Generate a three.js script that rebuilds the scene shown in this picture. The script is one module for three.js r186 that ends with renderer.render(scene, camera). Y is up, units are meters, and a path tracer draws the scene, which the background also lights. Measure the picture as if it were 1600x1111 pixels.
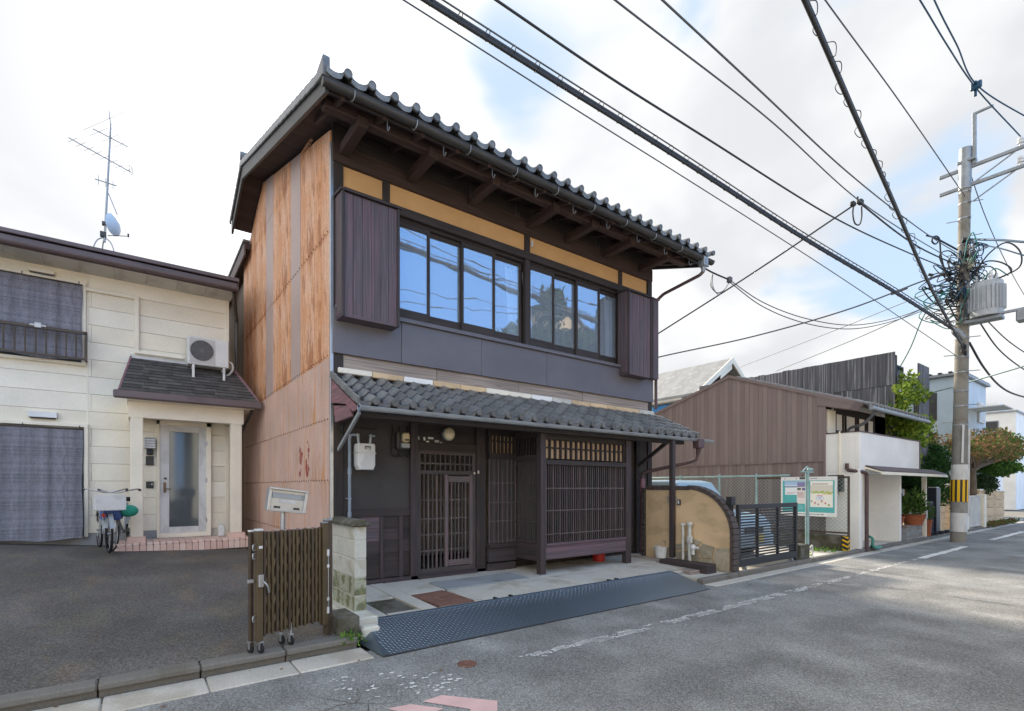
import * as THREE from 'three';
import { mergeGeometries } from 'three/addons/utils/BufferGeometryUtils.js';

// ---------------------------------------------------------------- camera, sun, sky, exposure
const scene = new THREE.Scene();
const camera = new THREE.PerspectiveCamera(2 * Math.atan(555.5 / 794) * 180 / Math.PI, 1600 / 1111, 0.05, 1500);
camera.position.set(0, 1.45, 0);
camera.lookAt(0.5995 * 10, 1.45, -0.8004 * 10);
camera.setViewOffset(1600, 1111, 0, -206.5, 1600, 1111);          // risen lens: verticals stay upright
camera.updateProjectionMatrix();
const EXPOSURE = 3.6, SKY = 1.0;
const SUN = new THREE.Vector3(0.216, 0.708, -1.088).normalize();
const sun = new THREE.DirectionalLight(0xfff1dd, 2.3);
sun.position.copy(SUN).multiplyScalar(60).add(new THREE.Vector3(8, 0, -4));
sun.target.position.set(8, 0, -4); scene.add(sun.target);
sun.castShadow = true; sun.shadow.radius = 14; sun.shadow.mapSize.set(4096, 4096);
Object.assign(sun.shadow.camera, { left: -40, right: 40, top: 40, bottom: -40, near: 1, far: 160 });
scene.add(sun);

// ---------------------------------------------------------------- random numbers and noise
let seed = 12345;
const rnd = () => { seed |= 0; seed = seed + 0x6D2B79F5 | 0; let t = Math.imul(seed ^ seed >>> 15, 1 | seed); t = t + Math.imul(t ^ t >>> 7, 61 | t) ^ t; return ((t ^ t >>> 14) >>> 0) / 4294967296; };
const rr = (a, b) => a + (b - a) * rnd();
const hash = (x, y, z, s) => { let h = Math.imul(x, 374761393) ^ Math.imul(y, 668265263) ^ Math.imul(z, 2147483647) ^ Math.imul(s, 1274126177); h = Math.imul(h ^ h >>> 13, 1274126177); h ^= h >>> 16; return (h >>> 0) / 4294967296; };
const sm = t => t * t * (3 - 2 * t), mix = (a, b, t) => a + (b - a) * t, cl = (x, a = 0, b = 1) => Math.min(b, Math.max(a, x));
const ss = (a, b, x) => sm(cl((x - a) / (b - a)));
function vn(u, v, px, py, s = 0) {                                  // periodic value noise, u and v in 0..1
  const x = u * px, y = v * py, i = Math.floor(x), j = Math.floor(y), fx = sm(x - i), fy = sm(y - j);
  const m = (a, n) => ((a % n) + n) % n, i0 = m(i, px), i1 = m(i + 1, px), j0 = m(j, py), j1 = m(j + 1, py);
  return mix(mix(hash(i0, j0, 0, s), hash(i1, j0, 0, s), fx), mix(hash(i0, j1, 0, s), hash(i1, j1, 0, s), fx), fy);
}
function fb(u, v, px, py, o = 4, s = 0) { let a = 0, w = 0.5, t = 0; for (let k = 0; k < o; k++) { a += w * vn(u, v, px << k, py << k, s + k); t += w; w *= 0.5; } return a / t; }
function n3(x, y, z, s = 0) {
  const i = Math.floor(x), j = Math.floor(y), k = Math.floor(z), fx = sm(x - i), fy = sm(y - j), fz = sm(z - k);
  const L = (dz) => mix(mix(hash(i, j, k + dz, s), hash(i + 1, j, k + dz, s), fx), mix(hash(i, j + 1, k + dz, s), hash(i + 1, j + 1, k + dz, s), fx), fy);
  return mix(L(0), L(1), fz);
}
function f3(x, y, z, o, s) { let a = 0, w = 0.5, t = 0; for (let k = 0; k < o; k++) { a += w * n3(x, y, z, s + k); t += w; w *= 0.52; x *= 2.03; y *= 2.03; z *= 2.03; } return a / t; }

// ---------------------------------------------------------------- sky: a thin broken cloud sheet round the whole dome, thickest towards the sun
{
  const W = 2048, Hh = 1024, a = new Float32Array(W * Hh * 4);
  const holes = [[0.62, 0.72, -0.62, 0.10], [0.47, 0.66, -0.79, 0.07], [0.30, 0.74, -0.75, 0.06], [0.94, 0.36, -0.24, 0.13], [0.80, 0.78, -0.33, 0.12]].map(h => { const v = new THREE.Vector3(h[0], h[1], h[2]).normalize(); return [v.x, v.y, v.z, h[3]]; });
  const away = new THREE.Vector3(0.55, 0.42, 0.72).normalize();
  for (let r = 0; r < Hh; r++) {
    const el = ((r + 0.5) / Hh - 0.5) * Math.PI, y = Math.sin(el), c = Math.cos(el);
    for (let q = 0; q < W; q++) {
      const az = ((q + 0.5) / W - 0.5) * 2 * Math.PI, x = c * Math.cos(az), z = c * Math.sin(az), i = (r * W + q) * 4;
      if (y < -0.02) { a[i] = a[i + 1] = a[i + 2] = 0.25; a[i + 3] = 1; continue; }
      const yy = Math.max(y, 0), k = 1 / (yy + 0.28);
      const px = x * k, pz = z * k;
      const wx = f3(px * 1.6 + 9, 2.1, pz * 1.6, 3, 40) - 0.5, wz = f3(px * 1.6, 7.3, pz * 1.6 + 5, 3, 50) - 0.5;
      let n = f3(px * 2.1 + wx * 1.1, 0.5, pz * 2.1 + wz * 1.1, 6, 3);
      const d = x * SUN.x + y * SUN.y + z * SUN.z;
      let cov = n + 0.13 + 0.10 * d;
      const blue = x * away.x + y * away.y + z * away.z;              // a clear gap opposite the sun, as the upper windows mirror it
      cov -= 0.8 * ss(0.66, 0.90, blue);
      for (const h of holes) { const g = x * h[0] + y * h[1] + z * h[2]; cov -= h[3] * 1.25 * ss(0.972, 0.9985, g); }
      const cloud = ss(0.40, 0.53, cov), thick = ss(0.38, 0.66, f3(px * 2.3 + 3 + wx, 4.4, pz * 2.3 + 8 + wz, 6, 77));
      const hz = Math.pow(1 - yy, 5), veil = ss(-0.45, 0.7, d);
      const q0 = mix(mix(0.14, 0.165, veil), 0.29, hz * 0.7), q1 = mix(mix(0.32, 0.212, veil), 0.34, hz * 0.7), q2 = mix(mix(0.64, 0.268, veil), 0.41, hz * 0.7), B = [q0, q1, q2];
      const glow = 0.02 * Math.pow(cl(d), 10) + 0.7 * Math.pow(cl(d), 90);
      const w = 0.285 - 0.054 * thick + 0.34 * ss(0.35, -0.6, d) + glow;
      const Cc = [w * (0.985 - 0.01 * thick), w * 0.995, w * (1.0 + 0.03 * thick)];
      for (let m = 0; m < 3; m++) a[i + m] = SKY * (mix(B[m], Cc[m], cloud) + 0.015 * Math.pow(cl(d), 4));
      a[i + 3] = 1;
    }
  }
  const t = new THREE.DataTexture(a, W, Hh, THREE.RGBAFormat, THREE.FloatType);
  t.mapping = THREE.EquirectangularReflectionMapping; t.magFilter = t.minFilter = THREE.LinearFilter; t.wrapS = THREE.RepeatWrapping; t.needsUpdate = true;
  scene.background = t; scene.environment = t;
}

// ---------------------------------------------------------------- geometry helpers (world metres)
const AX = { x: 0, y: 1, z: 2 };
function fin(g0, o = {}) {                                          // flat triangles with uv in metres; v runs along the grain
  const g = g0.index ? g0.toNonIndexed() : g0;
  for (const k of Object.keys(g.attributes)) if (!['position', 'normal', 'uv'].includes(k)) g.deleteAttribute(k);
  if (!g.attributes.normal) g.computeVertexNormals();
  const p = g.attributes.position.array, n = p.length / 9, uv = new Float32Array(n * 6);
  const off = o.off === 0 ? [0, 0] : [rnd() * 7, rnd() * 7];
  let gr = o.g;
  if (!gr) { g.computeBoundingBox(); const s = g.boundingBox.getSize(new THREE.Vector3()); gr = s.y >= s.x && s.y >= s.z ? 'y' : s.x >= s.z ? 'x' : 'z'; }
  const G = AX[gr];
  for (let t = 0; t < n; t++) {
    const b = t * 9, ax = p[b + 3] - p[b], ay = p[b + 4] - p[b + 1], az = p[b + 5] - p[b + 2], bx = p[b + 6] - p[b], by = p[b + 7] - p[b + 1], bz = p[b + 8] - p[b + 2];
    const N = [Math.abs(ay * bz - az * by), Math.abs(az * bx - ax * bz), Math.abs(ax * by - ay * bx)];
    const m = N[0] >= N[1] && N[0] >= N[2] ? 0 : N[1] >= N[2] ? 1 : 2;
    let U, V;
    if (m === G) { U = (m + 1) % 3; V = (m + 2) % 3; } else { V = G; U = 3 - m - G; }
    for (let k = 0; k < 3; k++) { uv[t * 6 + k * 2] = p[b + k * 3 + U] + off[0]; uv[t * 6 + k * 2 + 1] = p[b + k * 3 + V] + off[1]; }
  }
  g.setAttribute('uv', new THREE.BufferAttribute(uv, 2));
  return g;
}
function tris(list) { const g = new THREE.BufferGeometry(); g.setAttribute('position', new THREE.BufferAttribute(new Float32Array(list), 3)); g.computeVertexNormals(); return g; }
function cham(w, h, d, b) {                                         // chamfered box about the origin, 44 triangles
  const X = w / 2, Y = h / 2, Z = d / 2, out = [], S = [-1, 1];
  const A = (x, y, z) => [x * X, y * (Y - b), z * (Z - b)], B = (x, y, z) => [x * (X - b), y * Y, z * (Z - b)], C = (x, y, z) => [x * (X - b), y * (Y - b), z * Z];
  const tri = (p, q, r) => { const u = [q[0] - p[0], q[1] - p[1], q[2] - p[2]], v = [r[0] - p[0], r[1] - p[1], r[2] - p[2]]; const n = [u[1] * v[2] - u[2] * v[1], u[2] * v[0] - u[0] * v[2], u[0] * v[1] - u[1] * v[0]]; const c = [p[0] + q[0] + r[0], p[1] + q[1] + r[1], p[2] + q[2] + r[2]]; n[0] * c[0] + n[1] * c[1] + n[2] * c[2] >= 0 ? out.push(...p, ...q, ...r) : out.push(...p, ...r, ...q); };
  const quad = (p, q, r, s) => { tri(p, q, r); tri(p, r, s); };
  for (const s of S) { quad(A(s, -1, -1), A(s, 1, -1), A(s, 1, 1), A(s, -1, 1)); quad(B(-1, s, -1), B(1, s, -1), B(1, s, 1), B(-1, s, 1)); quad(C(-1, -1, s), C(1, -1, s), C(1, 1, s), C(-1, 1, s)); }
  for (const s of S) for (const t of S) { quad(A(s, t, -1), A(s, t, 1), B(s, t, 1), B(s, t, -1)); quad(A(s, -1, t), A(s, 1, t), C(s, 1, t), C(s, -1, t)); quad(B(-1, s, t), B(1, s, t), C(1, s, t), C(-1, s, t)); }
  for (const s of S) for (const t of S) for (const u of S) tri(A(s, t, u), B(s, t, u), C(s, t, u));
  return tris(out);
}
const E3 = new THREE.Euler(), Q4 = new THREE.Quaternion(), V3 = (x, y, z) => new THREE.Vector3(x, y, z);
function bx(w, h, d, x, y, z, o = {}) {
  const b = Math.min(o.b ?? 0.004, 0.24 * Math.min(w, h, d));
  let g = fin(b > 0.0006 ? cham(w, h, d, b) : new THREE.BoxGeometry(w, h, d), o);
  if (o.r) g.applyMatrix4(new THREE.Matrix4().makeRotationFromEuler(E3.set(...o.r)));
  return g.translate(x, y, z);
}
const bb = (x0, x1, y0, y1, z0, z1, o) => bx(Math.abs(x1 - x0), Math.abs(y1 - y0), Math.abs(z1 - z0), (x0 + x1) / 2, (y0 + y1) / 2, (z0 + z1) / 2, o);
function bar(p, q, w, d = w, o = {}) {                              // square bar from p to q
  const a = V3(...p), b = V3(...q), v = b.clone().sub(a), L = v.length(), g = bx(w, L, d, 0, 0, 0, o);
  g.applyQuaternion(Q4.setFromUnitVectors(V3(0, 1, 0), v.normalize()));
  return g.translate((p[0] + q[0]) / 2, (p[1] + q[1]) / 2, (p[2] + q[2]) / 2);
}
function cyl(p, q, r0, r1 = r0, n = 10, open = false) {
  const a = V3(...p), b = V3(...q), v = b.clone().sub(a), L = v.length(), g = fin(new THREE.CylinderGeometry(r1, r0, L, n, 1, open), { g: 'y' });
  g.applyQuaternion(Q4.setFromUnitVectors(V3(0, 1, 0), v.normalize()));
  return g.translate((p[0] + q[0]) / 2, (p[1] + q[1]) / 2, (p[2] + q[2]) / 2);
}
function tube(pts, r, n = 6, seg = 0, closed = false, straight = false) {
  const P = pts.map(p => V3(...p));
  let c;
  if (straight) { c = new THREE.CurvePath(); for (let i = 0; i + 1 < P.length; i++) c.add(new THREE.LineCurve3(P[i], P[i + 1])); } else c = new THREE.CatmullRomCurve3(P, closed, 'centripetal');
  return fin(new THREE.TubeGeometry(c, seg || P.length * 8, r, n, closed));
}
function ball(x, y, z, a, b = a, c = a, w = 10, h = 8) { return fin(new THREE.SphereGeometry(1, w, h).scale(a, b, c)).translate(x, y, z); }
function disc(p, dir, r, t, n = 16) { const d = V3(...dir).normalize().multiplyScalar(t / 2); return cyl([p[0] - d.x, p[1] - d.y, p[2] - d.z], [p[0] + d.x, p[1] + d.y, p[2] + d.z], r, r, n); }
function ring(p, R, r, rot = [0, 0, 0], n = 16, m = 5) { return fin(new THREE.TorusGeometry(R, r, m, n)).applyMatrix4(new THREE.Matrix4().makeRotationFromEuler(E3.set(...rot))).translate(...p); }
function shapeOf(pts, holes = []) { const s = new THREE.Shape(pts.map(p => new THREE.Vector2(p[0], p[1]))); for (const h of holes) s.holes.push(new THREE.Path(h.map(p => new THREE.Vector2(p[0], p[1])))); return s; }
function extZ(pts, z0, z1, o = {}) {                                // polygon of [x, y]
  const b = o.b ?? 0, g = new THREE.ExtrudeGeometry(shapeOf(pts, o.holes), { depth: z1 - z0 - 2 * b, bevelEnabled: b > 0, bevelSize: b, bevelThickness: b, bevelOffset: -b, bevelSegments: o.bs ?? 1, curveSegments: 6 });
  return fin(g.translate(0, 0, z0 + b), o);
}
function extX(pts, x0, x1, o = {}) {                                // polygon of [z, y]
  const b = o.b ?? 0, g = new THREE.ExtrudeGeometry(shapeOf(pts, o.holes), { depth: x1 - x0 - 2 * b, bevelEnabled: b > 0, bevelSize: b, bevelThickness: b, bevelOffset: -b, bevelSegments: o.bs ?? 1 });
  g.translate(0, 0, b).rotateY(-Math.PI / 2).translate(x1, 0, 0);
  return fin(g, o);
}
function quad(a, b, c, d, o = {}) { return fin(tris([...a, ...b, ...c, ...a, ...c, ...d]), o); }
function grid(fx, nu, nv, o = {}) {                                 // smooth surface from f(u, v) -> [x, y, z]
  const g = new THREE.PlaneGeometry(1, 1, nu, nv), p = g.attributes.position;
  for (let i = 0; i < p.count; i++) { const q = fx(p.getX(i) + 0.5, p.getY(i) + 0.5); p.setXYZ(i, ...q); }
  g.computeVertexNormals();
  return fin(g, o);
}

// ---------------------------------------------------------------- scene tree helpers
const ABS = new Map(), used = {};
const numbered = n => { const k = used[n] = (used[n] ?? -1) + 1; return k ? `${n}_${String(k).padStart(3, '0')}` : n; };
const shadow = m => { m.castShadow = m.receiveShadow = true; return m; };
const merged = g => Array.isArray(g) ? (g.length > 1 ? mergeGeometries(g) : g[0]) : g;
function tag(o, label, category, group, kind) { if (label) o.userData.label = label; if (category) o.userData.category = category; if (group) o.userData.group = group; if (kind) o.userData.kind = kind; return o; }
function thing(name, label, category, at = [0, 0, 0], group) {
  const o = new THREE.Group(); o.name = numbered(name); o.position.set(...at); ABS.set(o, at); scene.add(o);
  return tag(o, label, category, group);
}
function part(name, g, mat, parent, label, kind) {                  // geometry given in world metres
  const at = ABS.get(parent), m = shadow(new THREE.Mesh(merged(g).translate(-at[0], -at[1], -at[2]), mat));
  m.name = name; ABS.set(m, at); parent.add(m);
  if (label) m.userData.label = label; if (kind) m.userData.kind = kind;
  return m;
}
function piece(name, g, mat, parent, pos, rot) {                    // shared geometry about its own origin
  const at = ABS.get(parent), m = shadow(new THREE.Mesh(g, mat)); m.name = name;
  m.position.set(pos[0] - at[0], pos[1] - at[1], pos[2] - at[2]); if (rot) m.rotation.set(...rot);
  ABS.set(m, pos); parent.add(m); return m;
}
function solo(name, g, mat, label, category, group) {
  g = merged(g); g.computeBoundingBox(); const c = g.boundingBox.getCenter(V3(0, 0, 0)), at = [c.x, g.boundingBox.min.y, c.z];
  const m = shadow(new THREE.Mesh(g.translate(-at[0], -at[1], -at[2]), mat)); m.name = numbered(name); m.position.set(...at); ABS.set(m, at); scene.add(m);
  return tag(m, label, category, group);
}
function struct(name, g, mat) { const m = solo(name, g, mat); m.userData.kind = 'structure'; return m; }

// ---------------------------------------------------------------- textures: grey detail maps, coloured by the material
function tex(n, f, srgb = true) {
  const a = new Uint8Array(n * n * 4);
  for (let j = 0; j < n; j++) for (let i = 0; i < n; i++) { const c = f((i + 0.5) / n, (j + 0.5) / n, i, j), k = (j * n + i) * 4; if (typeof c === 'number') a[k] = a[k + 1] = a[k + 2] = cl(c) * 255; else { a[k] = cl(c[0]) * 255; a[k + 1] = cl(c[1]) * 255; a[k + 2] = cl(c[2]) * 255; } a[k + 3] = 255; }
  const t = new THREE.DataTexture(a, n, n); t.wrapS = t.wrapT = THREE.RepeatWrapping; t.magFilter = THREE.LinearFilter; t.minFilter = THREE.LinearMipmapLinearFilter; t.generateMipmaps = true;
  if (srgb) t.colorSpace = THREE.SRGBColorSpace; t.needsUpdate = true; return t;
}
const sized = (t, m, n = m) => { if (!t) return null; const c = t.clone(); c.repeat.set(1 / m, 1 / n); c.needsUpdate = true; return c; };
function mat(color, o = {}) {
  const s = { color, roughness: o.rough ?? 0.8, metalness: o.metal ?? 0 };
  if (o.map) s.map = sized(o.map, o.size ?? 1, o.size2 ?? o.size ?? 1);
  if (o.bump) { s.bumpMap = sized(o.bump, o.bsize ?? o.size ?? 1, o.bsize2 ?? o.size2 ?? o.bsize ?? o.size ?? 1); s.bumpScale = o.bs ?? 0.003; }
  if (o.rmap) s.roughnessMap = sized(o.rmap, o.size ?? 1, o.size2 ?? o.size ?? 1);
  if (o.vc) s.vertexColors = true;
  if (o.spec !== undefined) s.specularIntensity = o.spec;
  return new (o.spec !== undefined ? THREE.MeshPhysicalMaterial : THREE.MeshStandardMaterial)(s);
}
const T = {};
T.asph = tex(1024, (u, v) => { const s = hash(Math.floor(u * 512), Math.floor(v * 512), 1, 5), s2 = vn(u, v, 340, 340, 9), b = fb(u, v, 6, 6, 5, 20); return 0.60 + 0.26 * (b - 0.5) + 0.28 * (s2 - 0.5) + (s > 0.97 ? 0.2 : s < 0.06 ? -0.14 : 0); });
T.asphB = tex(512, (u, v) => 0.6 * vn(u, v, 170, 170, 9) + 0.4 * vn(u, v, 256, 256, 3), false);
T.lot = tex(1024, (u, v) => {
  const a = fb(u, v, 5, 7, 5, 31), b = fb(u, v, 9, 26, 5, 41), s = vn(u, v, 420, 420, 4), sp = hash(Math.floor(u * 600), Math.floor(v * 600), 2, 8);
  const l = 0.50 + 0.20 * (a - 0.5) + 0.30 * (s - 0.5) + (sp > 0.985 ? 0.18 : 0), red = ss(0.50, 0.72, b), och = ss(0.55, 0.75, fb(u, v, 7, 13, 4, 61));
  return [l + 0.032 * red + 0.03 * och, l + 0.01 * red + 0.02 * och, l - 0.006 * red - 0.008 * och];
});
T.conc = tex(1024, (u, v) => { const a = fb(u, v, 4, 4, 6, 2), s = vn(u, v, 300, 300, 7), st = ss(0.56, 0.74, fb(u, v, 5, 5, 5, 90)); const l = 0.90 + 0.18 * (a - 0.5) + 0.12 * (s - 0.5) - 0.08 * st; return [l, l - 0.01 * st, l - 0.035 * st]; });
T.wood = tex(512, (u, v) => { const w = 0.035 * (fb(u, v, 3, 3, 3, 5) - 0.5), g = fb(u + w, v, 48, 2, 3, 14), f = vn(u + w * 0.6, v, 150, 5, 23), b = fb(u, v, 7, 2, 3, 33), k = ss(0.70, 0.85, fb(u, v, 22, 4, 3, 60)); return 0.82 + 0.34 * (g - 0.5) + 0.2 * (f - 0.5) + 0.2 * (b - 0.5) - 0.22 * k; });
T.worn = tex(512, (u, v) => {                                      // old stained boards: violet-red stain worn off to grey
  const w = 0.03 * (fb(u, v, 3, 3, 3, 5) - 0.5), g = fb(u + w, v, 40, 2, 4, 114), f = vn(u + w, v, 160, 6, 123), b = fb(u, v, 5, 3, 4, 133), m = ss(0.42, 0.66, 0.6 * b + 0.4 * g);
  const l = 0.84 + 0.24 * (g - 0.5) + 0.2 * (f - 0.5); return [l * mix(0.94, 1.05, m), l * mix(0.95, 0.97, m), l * mix(0.97, 1.01, m)];
});
T.grey = tex(512, (u, v) => { const w = 0.02 * (fb(u, v, 3, 3, 3, 5) - 0.5), g = fb(u + w, v, 60, 2, 3, 214), p = ss(0.50, 0.75, fb(u, v, 24, 3, 4, 233)); return 0.60 + 0.26 * (g - 0.5) + 0.30 * p; });
T.rust = tex(1024, (u, v) => {                                     // rusted steel sheet: pale bare primer, orange bloom in runs, dark eaten patches
  const st = fb(u, v, 11, 2, 4, 301), bl = fb(u, v, 6, 4, 5, 311), fine = fb(u, v, 90, 60, 2, 321), run = fb(u, v, 60, 1, 3, 331), low = ss(0.34, 0.02, v + 0.22 * (fb(u, v, 14, 3, 3, 351) - 0.5)) + ss(0.95, 1, v), mo = 0.5 * fb(u, v, 13, 5, 5, 361) + 0.5 * fb(u, v, 42, 6, 4, 341), dk = ss(0.56 - 0.12 * low, 0.70 - 0.12 * low, mo);
  const o = cl(ss(0.36, 0.62, 0.5 * st + 0.3 * bl + 0.2 * mo) + 0.35 * low), pale = ss(0.62, 0.44, 0.6 * run + 0.4 * bl);
  const l = 0.98 + 0.18 * (fine - 0.5), C = [mix(0.84, 0.90, pale), mix(0.63, 0.74, pale), mix(0.50, 0.64, pale)], O = [0.83, 0.57, 0.36], D = [0.54, 0.31, 0.18];
  return [0, 1, 2].map(k => l * mix(mix(C[k], O[k], o * 0.62), D[k], dk * 0.5));
});
T.tan = tex(1024, (u, v) => {                                      // faded primer sheet with thin rust runs and a few spots
  const a = fb(u, v, 5, 4, 5, 401), run = ss(0.62, 0.78, fb(u, v, 40, 2, 4, 411)), sp = ss(0.76, 0.84, fb(u, v, 60, 60, 3, 421)), f = vn(u, v, 240, 240, 431);
  const l = 0.94 + 0.16 * (a - 0.5) + 0.06 * (f - 0.5); return [l * mix(1, 0.98, run), l * mix(1, 0.84, run) - 0.2 * sp, l * mix(1, 0.64, run) - 0.25 * sp];
});
T.plas = tex(512, (u, v) => 0.95 + 0.11 * (fb(u, v, 4, 4, 5, 500) - 0.5) + 0.04 * (vn(u, v, 200, 200, 510) - 0.5));
T.clay = tex(512, (u, v) => { const a = fb(u, v, 5, 5, 5, 600), s = ss(0.60, 0.74, fb(u, v, 14, 14, 4, 610)); return 0.86 + 0.22 * (a - 0.5) + 0.08 * s + 0.05 * (vn(u, v, 180, 180, 620) - 0.5); });
T.dirt = tex(512, (u, v) => { const a = fb(u, v, 4, 4, 5, 700), k = ss(0.52, 0.70, fb(u, v, 9, 5, 5, 710)); return 0.92 + 0.16 * (a - 0.5) - 0.07 * k; });
T.weave = tex(512, (u, v, i, j) => { const b = 0.6 * fb(u, v, 10, 1, 3, 800) + 0.4 * fb(u, v, 36, 2, 2, 805), rowN = hash(0, Math.floor(v * 128), 0, 3), th = Math.sin(u * Math.PI * 2 * 128) * Math.sin(v * Math.PI * 2 * 128), sp = vn(u, v, 200, 256, 810); return 0.66 + 0.34 * (b - 0.5) + 0.16 * (rowN - 0.5) + 0.16 * th + 0.42 * (sp - 0.5); });
T.tread = tex(512, (u, v) => { const n = 16, cx = Math.floor(u * n), cy = Math.floor(v * n), x = u * n - cx - 0.5, y = v * n - cy - 0.5, a = (cx + cy) % 2 ? 0.785 : -0.785, p = x * Math.cos(a) + y * Math.sin(a), q = -x * Math.sin(a) + y * Math.cos(a); return 1 - ss(0.75, 1.05, Math.hypot(p / 0.46, q / 0.2)); }, false);
T.wave = tex(256, (u, v) => fb(u, v, 3, 4, 2, 990), false);
T.rough = tex(512, (u, v) => 0.55 * fb(u, v, 12, 12, 4, 900) + 0.45 * vn(u, v, 220, 220, 910), false);
T.smudge = tex(512, (u, v) => [1, 0.62 + 0.22 * fb(u, v, 4, 4, 4, 920), 1], false);
T.rib = tex(256, (u, v) => 0.5 + 0.5 * Math.sin(u * Math.PI * 2 * 8), false);
T.moss = tex(512, (u, v) => { const m = 0.75 * ss(0.40, 0.74, fb(u, v, 7, 6, 6, 950)), k = ss(0.45, 0.7, fb(u, v, 12, 12, 4, 960)); const l = 0.85 + 0.2 * (fb(u, v, 30, 30, 3, 970) - 0.5); return [l * mix(1, 0.60 + 0.1 * k, m), l * mix(1, 0.60 + 0.1 * k, m), l * mix(1, 0.50, m)]; });

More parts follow.
